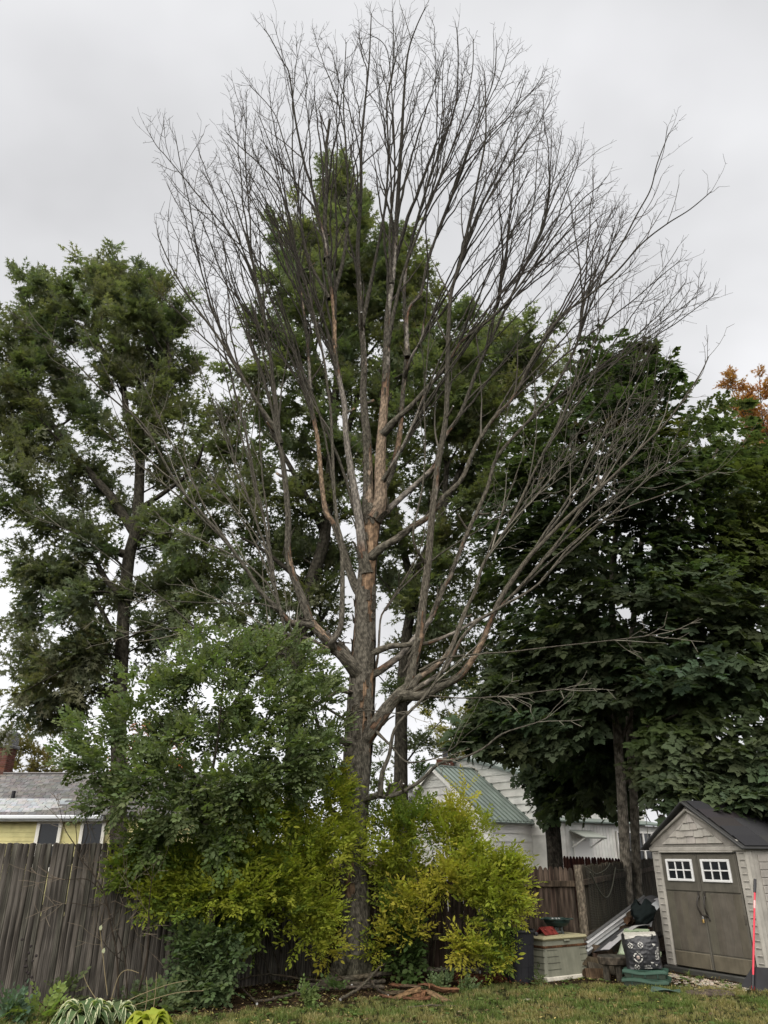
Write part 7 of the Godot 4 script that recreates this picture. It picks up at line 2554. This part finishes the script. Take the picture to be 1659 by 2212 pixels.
func target_bag() -> void:
	var o := G(1405, 2132)
	var t := thing("archery_target_bag", "black archery target bag with white printed rings and lettering, on the green crates", "target bag", Vector3(P(1396, 2104, -o.z + 0.1).x, 0.205, o.z - 0.13))
	t.rotation = Vector3(0, -0.18, 0.05)
	var blk := Color(0.026, 0.026, 0.028)
	var rows := []
	var brow := []
	for i in 29:
		var row := []
		var bk := []
		var v := -1.0 + i / 14.0
		for j in 33:
			var s := -1.0 + j / 16.0
			row.append(bag_at(s, v))
			var q := bag_at(s, v)
			bk.append(Vector3(q.x, q.y, -q.z))
		rows.append(row)
		brow.append(bk)
	var mb := MB.new(); mb.col = blk
	mb.grid(rows, Vector3.BACK)
	var front := put("front", mb.mesh(M["print_sheet"]), t)
	mb = MB.new(); mb.col = blk
	mb.grid(brow, Vector3.FORWARD)
	put("back", mb.mesh(M["print_sheet"]), t)
	# gusset sides, bottom and the pale folded top
	for side in [0, 32]:
		var g := []
		for i in 29:
			var row := []
			for k in 5:
				var f := k / 4.0
				var p: Vector3 = rows[i][side].lerp(brow[i][side], f)
				p.x += (0.03 * sin(f * PI)) * (-1.0 if side == 0 else 1.0)
				row.append(p)
			g.append(row)
		mb = MB.new(); mb.col = blk * 0.9
		mb.grid(g, Vector3(-1 if side == 0 else 1, 0, 0))
		put("side", mb.mesh(M["print_sheet"]), t)
	for lv in [0, 28]:
		var g := []
		for j in 33:
			var row := []
			for k in 7:
				var f := k / 6.0
				var p: Vector3 = rows[lv][j].lerp(brow[lv][j], f)
				if lv:
					p.y += 0.02 * sin(f * PI) + 0.012 * noise.get_noise_2d(j * 12.0, k * 40.0)
				row.append(p)
			g.append(row)
		mb = MB.new(); mb.col = Color(0.42, 0.40, 0.36) if lv else blk
		mb.grid(g, Vector3.UP if lv else Vector3.DOWN)
		put("top" if lv else "bottom", mb.mesh(M["cloth"]), t)
	# pale flap falling over the top edge of the front
	var fl := []
	for j in 25:
		var s := -0.98 + 1.96 * j / 24.0
		var row := []
		var depth := 0.05 + 0.05 * absf(sin(s * 2.3 + 0.4)) + (0.10 if s < -0.4 else 0.0) * absf(s)
		for k in 4:
			row.append(bag_at(s, 1.0 - depth * k / 3.0 * 1.4) + Vector3(0, 0.004, 0.006))
		fl.append(row)
	mb = MB.new(); mb.col = Color(0.50, 0.48, 0.44)
	mb.grid(fl, Vector3.BACK)
	put("flap", mb.mesh(M["cloth"]), front)
	var lp := PackedVector3Array()
	var lr := PackedFloat32Array()
	for k in 9:
		var f := k / 8.0
		lp.append(bag_at(0.75 - 0.15 * f, 0.98 - 0.22 * sin(f * PI * 0.6)) + Vector3(0, 0.0, 0.012)); lr.append(0.008)
	mb = MB.new(); mb.col = blk * 0.5
	mb.tube(lp, lr, 6)
	put("carry_strap", mb.mesh(M["cloth"]), front)
	# rings: broken circles and a bull's-eye
	var ink := Color(0.60, 0.585, 0.56)
	for r in [[-0.40, -0.30, 0.29, 0.215], [-0.72, 0.38, 0.155, 0.10], [-0.12, 0.42, 0.165, 0.11], [-0.55, -0.86, 0.16, 0.11]]:
		for q in 4:
			var a0 := PI * 0.5 * q + 0.22
			ring_piece(front, r[0], r[1], r[3] if true else 0.0, r[2], a0, a0 + PI * 0.5 - 0.44, ink)
		ring_piece(front, r[0], r[1], 0.0, r[3] * 0.5, 0.0, TAU, ink if r[2] < 0.2 else Color(0.62, 0.5, 0.46))
		for q in 4:
			var a := PI * 0.5 * q
			var tk := []
			for k in 3:
				var d = r[2] * (0.92 + 0.13 * k)
				var n := Vector2(-sin(a), cos(a)) * 0.012
				tk.append([mark(r[0] + cos(a) * d + n.x, r[1] + sin(a) * d + n.y), mark(r[0] + cos(a) * d - n.x, r[1] + sin(a) * d - n.y)])
			mb = MB.new(); mb.col = ink
			mb.grid(tk, Vector3.BACK)
			put("tick", mb.mesh(M["cloth"]), front)
	words(front, "DELTA", Vector2(0.80, -0.48), 0.185, PI * 0.5, ink)
	words(front, "McKENZIE", Vector2(0.93, -0.48), 0.15, PI * 0.5, ink)
	words(front, "DELTA", Vector2(-0.08, -0.80), 0.13, 0.0, ink)
	words(front, "McKENZIE", Vector2(-0.08, -0.94), 0.10, 0.0, ink)
	# the running-animal like swoosh beside the words
	for sw in [[0.66, 0.28, 0.17], [0.42, -0.74, 0.15], [0.68, -0.86, 0.12]]:
		for q in [[0.0, 0.0, 0.9, 0.5], [0.1, 0.3, 1.0, 0.9], [-0.2, 0.5, 0.5, 1.0]]:
			var pc := []
			for k in 6:
				var f := k / 5.0
				var cx: float = sw[0] + sw[2] * (q[0] + (q[2] - q[0]) * f - 0.3 * sin(f * PI))
				var cy: float = sw[1] + sw[2] * (q[1] + (q[3] - q[1]) * f * 0.6 + 0.3 * sin(f * PI))
				var hw := 0.022 * sin(PI * clampf(f, 0.05, 0.95)) + 0.004
				pc.append([mark(cx - hw, cy + hw), mark(cx + hw, cy - hw)])
			mb = MB.new(); mb.col = ink
			mb.grid(pc, Vector3.BACK)
			put("emblem", mb.mesh(M["cloth"]), front)

func mark(s: float, t: float) -> Vector3:
	return bag_at(clampf(s, -1, 1), clampf(t, -1, 1)) + Vector3(0, 0, 0.0035)

func ring_piece(parent: Node3D, cx: float, cy: float, r0: float, r1: float, a0: float, a1: float, c: Color) -> void:
	var m := maxi(5, int((a1 - a0) / 0.25))
	var rows := []
	for k in m + 1:
		var a := lerpf(a0, a1, float(k) / m)
		var row := []
		for j in 3:
			var r := lerpf(maxf(r0, 0.002), r1, j / 2.0)
			row.append(mark(cx + cos(a) * r, cy + sin(a) * r))
		rows.append(row)
	var mb := MB.new(); mb.col = c
	mb.grid(rows, Vector3.BACK)
	put("ring" if r0 > 0.0 else "bullseye", mb.mesh(M["cloth"]), parent)

func words(parent: Node3D, text: String, at: Vector2, size: float, turn: float, c: Color) -> void:
	var tm := TextMesh.new()
	var f := SystemFont.new()
	f.font_names = PackedStringArray(["Droid Sans"])
	f.font_weight = 700
	tm.font = f
	tm.font_size = 48
	tm.pixel_size = 1.0 / 48.0
	tm.depth = 0.0
	tm.text = text
	tm.horizontal_alignment = HORIZONTAL_ALIGNMENT_LEFT
	var arr := tm.get_mesh_arrays()
	var v: PackedVector3Array = arr[Mesh.ARRAY_VERTEX]
	var ix: PackedInt32Array = arr[Mesh.ARRAY_INDEX]
	var mb := MB.new(); mb.col = c
	for k in range(0, ix.size(), 3):
		var p := []
		for j in 3:
			var q := v[ix[k + j]]
			var w := Vector2(q.x, q.y).rotated(turn) * size
			p.append(mark(at.x + w.x, at.y + w.y))
		mb.tri_out(p[0], p[1], p[2], Vector3.BACK)
	put("lettering", mb.mesh(M["cloth"]), parent)

# ------------------------------------------------------------------ at the tree's foot and in the left bed
func log_of(called: String, label: String, cat: String, pts: Array, r0: float, r1: float, c: Color, m: String = "bark") -> void:
	var raw := PackedVector3Array()
	for q in pts:
		var p := G(q[0], q[1])
		p.y = q[2]
		# keep the direction seen while lifting it from the ground
		p = P(q[0], q[1], -p.z) if q.size() > 3 else p
		raw.append(p)
	var path := smooth_path(raw, 0.08)
	var rad := PackedFloat32Array()
	var cols := PackedColorArray()
	for i in path.size():
		var f := float(i) / (path.size() - 1)
		path[i] += Vector3(0, 0.012 * noise.get_noise_2d(i * 30.0, r0 * 900.0), 0.02 * noise.get_noise_2d(i * 25.0, 50.0))
		rad.append(lerpf(r0, r1, f) * (1.0 + 0.12 * noise.get_noise_2d(i * 22.0, 7.0)))
		cols.append(vary(c, 0.12))
	var t := thing(called, label, cat, raw[0])
	var mb := MB.new()
	mb.tube(path, rad, 10, true, cols, 0.12, noise, PackedByteArray(), 0.3)
	part("wood", mb, M[m], t)

func tree_foot() -> void:
	rng.seed = 601
	var br := Color(0.16, 0.135, 0.10)
	log_of("fallen_branch", "longest fallen branch, lying across in front of the dead trunk", "branch", [[690, 2134, 0.07], [760, 2131, 0.10], [830, 2124, 0.12], [900, 2116, 0.12], [980, 2114, 0.11], [1038, 2118, 0.10]], 0.036, 0.022, Color(0.17, 0.145, 0.11))
	log_of("fallen_branch", "thick dark fallen branch left of the trunk's foot, under the longest one", "branch", [[642, 2142, 0.05], [700, 2138, 0.05], [770, 2136, 0.05], [830, 2128, 0.05]], 0.034, 0.028, Color(0.11, 0.095, 0.075))
	log_of("fallen_branch", "long thin fallen branch curving left towards the sucker bush", "branch", [[478, 2146, 0.02], [520, 2134, 0.10], [580, 2130, 0.14], [650, 2133, 0.10], [690, 2134, 0.08]], 0.008, 0.016, br)
	log_of("fallen_branch", "grey fallen branch reaching left along the edge of the bed", "branch", [[552, 2170, 0.03], [600, 2163, 0.03], [650, 2152, 0.05], [700, 2146, 0.05], [780, 2142, 0.05], [830, 2140, 0.04]], 0.014, 0.024, Color(0.15, 0.125, 0.095))
	log_of("fallen_branch", "thin branch standing up slantwise in front of the trunk", "branch", [[735, 2165, 0.03], [775, 2152, 0.08], [800, 2138, 0.14], [822, 2128, 0.22], [845, 2126, 0.27]], 0.018, 0.012, Color(0.19, 0.165, 0.125))
	log_of("fallen_branch", "dark crooked piece of branch right of the slanting one", "branch", [[802, 2140, 0.11], [812, 2146, 0.06], [838, 2160, 0.04]], 0.02, 0.015, Color(0.10, 0.085, 0.065))
	log_of("fallen_branch", "straight stick leaning against the left side of the dead trunk's foot", "branch", [[665, 2128, 0.30], [710, 2130, 0.2], [760, 2140, 0.06]], 0.011, 0.014, br)
	log_of("fallen_branch", "short stick at the left end of the bed, by the sucker bush", "branch", [[498, 2130, 0.12], [520, 2146, 0.07], [555, 2172, 0.02]], 0.01, 0.014, br)
	log_of("fallen_branch", "thin stick lying on the grass edge below the bark pieces", "branch", [[880, 2180, 0.015], [930, 2177, 0.02], [1000, 2176, 0.015]], 0.012, 0.008, Color(0.2, 0.17, 0.12))
	log_of("fallen_branch", "mossy end of a branch poking out over the little weed bush", "branch", [[880, 2122, 0.12], [950, 2118, 0.13], [1035, 2117, 0.13]], 0.026, 0.022, Color(0.20, 0.185, 0.14))
	log_of("fallen_branch", "twig lying left below the trunk among leaves", "branch", [[590, 2158, 0.02], [640, 2154, 0.025], [690, 2156, 0.02]], 0.01, 0.007, br)
	# slabs of fallen bark
	var names := ["curled red-brown slab of bark at the left of the bark heap", "long red-brown bark slab, foremost in the heap", "dark bark slab with its hollow side up", "rust coloured bark slab at the right end of the heap", "pale inner-bark piece in front of the heap", "small curled bark piece against the weed bush", "brown bark chunk on the fallen branch", "narrow bark strip lying across the heap", "thick bark shard behind the heap", "flat bark flake at the left foot of the heap"]
	var spots := [[862, 2136], [905, 2158], [885, 2148], [945, 2160], [900, 2166], [958, 2150], [850, 2150], [880, 2158], [920, 2142], [838, 2162]]
	for k in spots.size():
		var p := G(spots[k][0], spots[k][1])
		p.y = 0.03 + 0.02 * (k % 3)
		var t := thing("bark_slab", names[k], "bark", p, "slabs of fallen bark at the tree's foot")
		var l := rnd(0.16, 0.42)
		var w := rnd(0.05, 0.085)
		var curl := rnd(0.6, 1.5)
		var up := -1.0 if k % 3 == 2 else 1.0
		var yaw := rnd(-1.2, 1.0)
		var tilt := rnd(-0.25, 0.25)
		var rows := []
		for i in 7:
			var row := []
			for j in 6:
				var a := (j / 5.0 - 0.5) * curl * 2.0
				var x := (i / 6.0 - 0.5) * l
				row.append(Basis(Vector3.UP, yaw) * Basis(Vector3(0, 0, 1), tilt) * Vector3(x + 0.02 * noise.get_noise_2d(j * 60.0, i * 40.0 + k * 99.0), up * w * (cos(a) - 0.6) + 0.02 * sin(x * 9.0 + k), sin(a) * w * (1.0 + 0.35 * noise.get_noise_2d(i * 50.0, k * 71.0))))
			rows.append(row)
		var mb := MB.new(); mb.col = vary([Color(0.21, 0.105, 0.06), Color(0.25, 0.13, 0.075), Color(0.13, 0.09, 0.06), Color(0.30, 0.19, 0.11)][k % 4], 0.15)
		mb.grid(rows, Vector3.UP * up, 0.014)
		put("slab", mb.mesh(M["bark"]), t)
	# bush of weeds
	var f := foliage(round_shoots())
	rng.seed = 611
	var wc := Color(0.10, 0.135, 0.06)
	var t := thing("weed_bush", "low grey-green weed bush on the lawn's edge, right of the fallen bark", "weeds", G(985, 2168))
	lumps(f, [[985, 2140, 11.55, 52, 24, 0.25, 150, wc], [950, 2146, 11.5, 28, 16, 0.15, 50, wc], [1020, 2146, 11.55, 28, 16, 0.15, 50, wc], [990, 2112, 11.7, 16, 14, 0.1, 18, wc]], G(985, 2168), 0.3, 0.55)
	hang(f, t)
	rng.seed = 612
	for q in [["weed_plant", "leafy green weed in front of the fallen branches, left of the slanting stick", 638, 2170, 30, 14, 42, Color(0.11, 0.15, 0.05), 0.7], ["weed_plant", "small green weed right against the foot of the dead trunk", 722, 2140, 13, 10, 16, Color(0.08, 0.125, 0.045), 0.7], ["weed_plant", "green weed with larger leaves at the fence between weed bush and post", 1078, 2110, 20, 20, 22, Color(0.07, 0.115, 0.04), 1.0], ["weed_plant", "small weed at the foot of the black bin", 1160, 2122, 12, 8, 12, Color(0.10, 0.13, 0.05), 0.6], ["weed_plant", "sprig of weed between the bin and the beige box", 1168, 2112, 8, 9, 9, Color(0.09, 0.12, 0.05), 0.6], ["weed_plant", "tall thin weed stalk with seed heads behind the weed bush", 1002, 2095, 8, 22, 14, Color(0.14, 0.16, 0.06), 0.45]]:
		f = foliage(round_shoots())
		var g := G(q[2], q[3] + 6)
		t = thing(q[0], q[1], "weeds", g)
		lumps(f, [[q[2], q[3] - q[5] * 0.5, -g.z, q[4], q[5], 0.1, q[6], q[7]]], g, 0.4, q[8])
		hang(f, t)
	# weeds and grass tufts along the shed's sill
	rng.seed = 613
	var labels := ["tuft of grass at the left end of the shed's sill", "spiky weed at the middle of the shed's sill", "dandelion-like weed near the right end of the shed's sill", "grass tuft under the right door of the shed"]
	var at := [[1488, 2106], [1518, 2112], [1600, 2136], [1560, 2124]]
	for k in 4:
		var g := G(at[k][0], at[k][1] + 4)
		t = thing("weed_tuft", labels[k], "weeds", g)
		blades(t, 16, rnd(0.1, 0.17), 0.012, Color(0.13, 0.165, 0.06), 0.9)

# arching blades from one root
func blades(t: Node3D, n: int, l: float, w: float, c: Color, lean: float, called := "blades") -> void:
	var mb := MB.new()
	for k in n:
		var a := rnd(0, TAU)
		var d := Vector3(cos(a), 0, sin(a))
		var s := Vector3(-d.z, 0, d.x) * w * 0.5
		var ll := l * rnd(0.6, 1.15)
		var le := lean * rnd(0.4, 1.0)
		mb.col = vary(c, 0.2)
		var prev := Vector3(rnd(-0.02, 0.02), 0, rnd(-0.02, 0.02))
		for i in 4:
			var f := (i + 1) / 4.0
			var p := prev + (Vector3.UP * (1.0 - le * f) + d * (0.25 + le * f)) * ll / 4.0
			var w0 := 1.0 - 0.22 * i
			var w1 := 1.0 - 0.22 * (i + 1) if i < 3 else 0.02
			mb.quad(prev - s * w0, prev + s * w0, p + s * w1, p - s * w1, d + Vector3.UP)
			prev = p
	put(called, mb.mesh(M["soft_leaf"]), t, Transform3D(), "stuff")

# a broad hosta leaf that rises and droops, pale rim as its own strip
func hosta_leaf(t: Node3D, d: Vector3, l: float, w: float, rise: float, c: Color, rim: Color) -> void:
	var side := Vector3(-d.z, 0, d.x)
	var rows := []
	var edge := [[], []]
	for i in 9:
		var f := i / 8.0
		var mid := d * l * (f - 0.12 * f * f) + Vector3.UP * (rise * l * (sin(f * PI * 0.62) * 1.1) - 0.42 * l * f * f * f)
		var hw := w * 0.5 * pow(sin(PI * clampf(pow(f, 0.8) * 0.97 + 0.02, 0.0, 1.0)), 0.8)
		if f < 0.2:
			hw = maxf(hw * f / 0.2, 0.006)
		var row := []
		for j in 5:
			var q := (j - 2) / 2.0
			row.append(mid + side * hw * q + Vector3.UP * (hw * 0.35 * q * q + 0.006 * sin(i * 1.9 + j * 2.0)))
		rows.append(row)
		for s in 2:
			var q := -1.0 if s == 0 else 1.0
			edge[s].append([mid + side * hw * q * 0.80 + Vector3.UP * (hw * 0.35 * 0.64 + 0.003), mid + side * (hw * q * 1.08) + Vector3.UP * (hw * 0.40 + 0.003)])
	var mb := MB.new(); mb.col = vary(c, 0.12)
	mb.grid(rows, Vector3.UP)
	if rim.a > 0.5:
		mb.col = vary(rim, 0.08)
		for s in 2:
			mb.grid(edge[s], Vector3.UP)
	put("leaf", mb.mesh(M["soft_leaf"]), t)

func hosta(label: String, p: Vector3, n: int, l: float, w: float, c: Color, rim: Color, height: float) -> void:
	var t := thing("hosta_plant", label, "plant", p)
	for k in n:
		var a := k * 2.399 + rnd(-0.3, 0.3)
		var ring := sqrt((k + 0.5) / n)
		var d := Vector3(cos(a), 0, sin(a))
		hosta_leaf(t, d, l * (0.65 + 0.45 * ring), w * rnd(0.8, 1.15), height * (1.35 - 0.95 * ring), c, rim)

func left_bed() -> void:
	rng.seed = 701
	var no := Color(0, 0, 0, 0)
	var p := G(175, 2222); p.y = 0.02
	hosta("white-edged green hosta, left of two clumps with striped pale rims", p, 46, 0.36, 0.12, Color(0.085, 0.13, 0.055), Color(0.50, 0.52, 0.34), 0.75)
	p = G(245, 2205); p.y = 0.0
	hosta("white-edged green hosta, right clump behind the yellow one", p, 34, 0.31, 0.11, Color(0.09, 0.135, 0.06), Color(0.48, 0.50, 0.33), 0.65)
	p = G(320, 2228); p.y = 0.0
	hosta("bright yellow-green hosta at the bottom left edge of the yard", p, 44, 0.30, 0.13, Color(0.27, 0.30, 0.045), no, 0.7)
	p = G(345, 2172); p.y = 0.0
	var rounds := round_shoots()
	for q in [["leafy_plant", "dull green heart-leaved plant behind the yellow hosta", 340, 2168, 42, 30, 0.2, 80, Color(0.10, 0.13, 0.06), 0.95], ["leafy_plant", "light green broad-leaved plant at the left, before the fence", 88, 2188, 30, 36, 0.14, 34, Color(0.15, 0.205, 0.06), 0.95], ["leafy_plant", "bluish green plant in the bottom left corner", 14, 2198, 26, 22, 0.15, 44, Color(0.075, 0.12, 0.075), 0.95], ["leafy_plant", "small dull plant between the light green plant and the hosta", 140, 2150, 20, 28, 0.1, 26, Color(0.09, 0.11, 0.05), 0.8], ["leafy_plant", "dark weed by the foot of the bare shrub", 285, 2160, 26, 16, 0.12, 34, Color(0.08, 0.10, 0.055), 0.8]]:
		var f := foliage(rounds)
		var g := G(q[2], q[3] + q[5] * 0.6)
		var t := thing(q[0], q[1], "plant", g)
		lumps(f, [[q[2], q[3], -g.z, q[4], q[5], q[6], q[7], q[8]]], g, 0.35, q[9])
		hang(f, t)
	# flower stalks and dry stems of the hostas
	var stalks := [["dry hosta flower stalk arching right over the yellow hosta", [[250, 2175], [300, 2150], [360, 2128], [405, 2118]]], ["tall thin hosta stalk with two pale bracts against the fence", [[232, 2150], [226, 2100], [222, 2060], [216, 2010]]], ["arching dry stalk with a bent top, left of the tall one", [[240, 2160], [256, 2110], [275, 2095], [300, 2102]]], ["upright straw coloured stalk, left of the pair in the yellow hosta", [[312, 2190], [318, 2150], [316, 2110]]], ["upright straw coloured stalk, right of the pair in the yellow hosta", [[330, 2190], [336, 2140], [338, 2100]]], ["low dry stalk reaching right across the bed", [[255, 2185], [310, 2165], [380, 2145], [440, 2140]]], ["thin bent stalk leaning left before the fence", [[215, 2170], [190, 2130], [180, 2105]]]]
	for s in stalks:
		var raw := PackedVector3Array()
		var z := -G(s[1][0][0], 2200).z
		for q in s[1]:
			raw.append(P(q[0], q[1], z))
		var path := smooth_path(raw, 0.05)
		var rad := PackedFloat32Array()
		for i in path.size():
			rad.append(lerpf(0.0055, 0.003, float(i) / path.size()))
		var t := thing("flower_stalk", s[0], "stalk", path[0])
		var mb := MB.new(); mb.col = Color(0.17, 0.14, 0.085)
		mb.tube(path, rad, 5)
		part("stem", mb, M["twig"], t)
		if "bracts" in s[0]:
			for i in [path.size() - 1, path.size() - 6]:
				mb = MB.new(); mb.col = Color(0.5, 0.52, 0.36)
				leaf(mb, Transform3D(turned(Vector3(0.2, 0.9, 0.2), Vector3(0, 0.2, 1)), path[i]), 0.06, "round")
				part("bract", mb, M["soft_leaf"], t)
	# dark dead flower stems on the left
	for s in [["dark dead flower stalk at the far left of the fence", 58, 2030], ["shorter dark dead flower stalk beside the light green plant", 70, 2065]]:
		var g := G(s[1] - 8, 2195)
		var t := thing("flower_stalk", s[0], "stalk", g)
		var top := P(s[1], s[2], -g.z)
		var mb := MB.new(); mb.col = Color(0.03, 0.025, 0.022)
		mb.tube(PackedVector3Array([g, g.lerp(top, 0.5) + Vector3(0.03, 0, 0), top]), PackedFloat32Array([0.005, 0.004, 0.003]), 5)
		part("stem", mb, M["twig"], t)
		for k in 7:
			mb = MB.new(); mb.col = Color(0.025, 0.02, 0.02)
			var q := g.lerp(top, 1.0 - 0.09 * k) + Vector3(rnd(-0.06, 0.06), 0, 0.02)
			mb.lathe(PackedVector2Array([Vector2(0, -0.015), Vector2(0.016, 0), Vector2(0.012, 0.014), Vector2(0, 0.02)]), 7, Transform3D(Basis.IDENTITY, q))
			part("seed_head", mb, M["twig"], t)
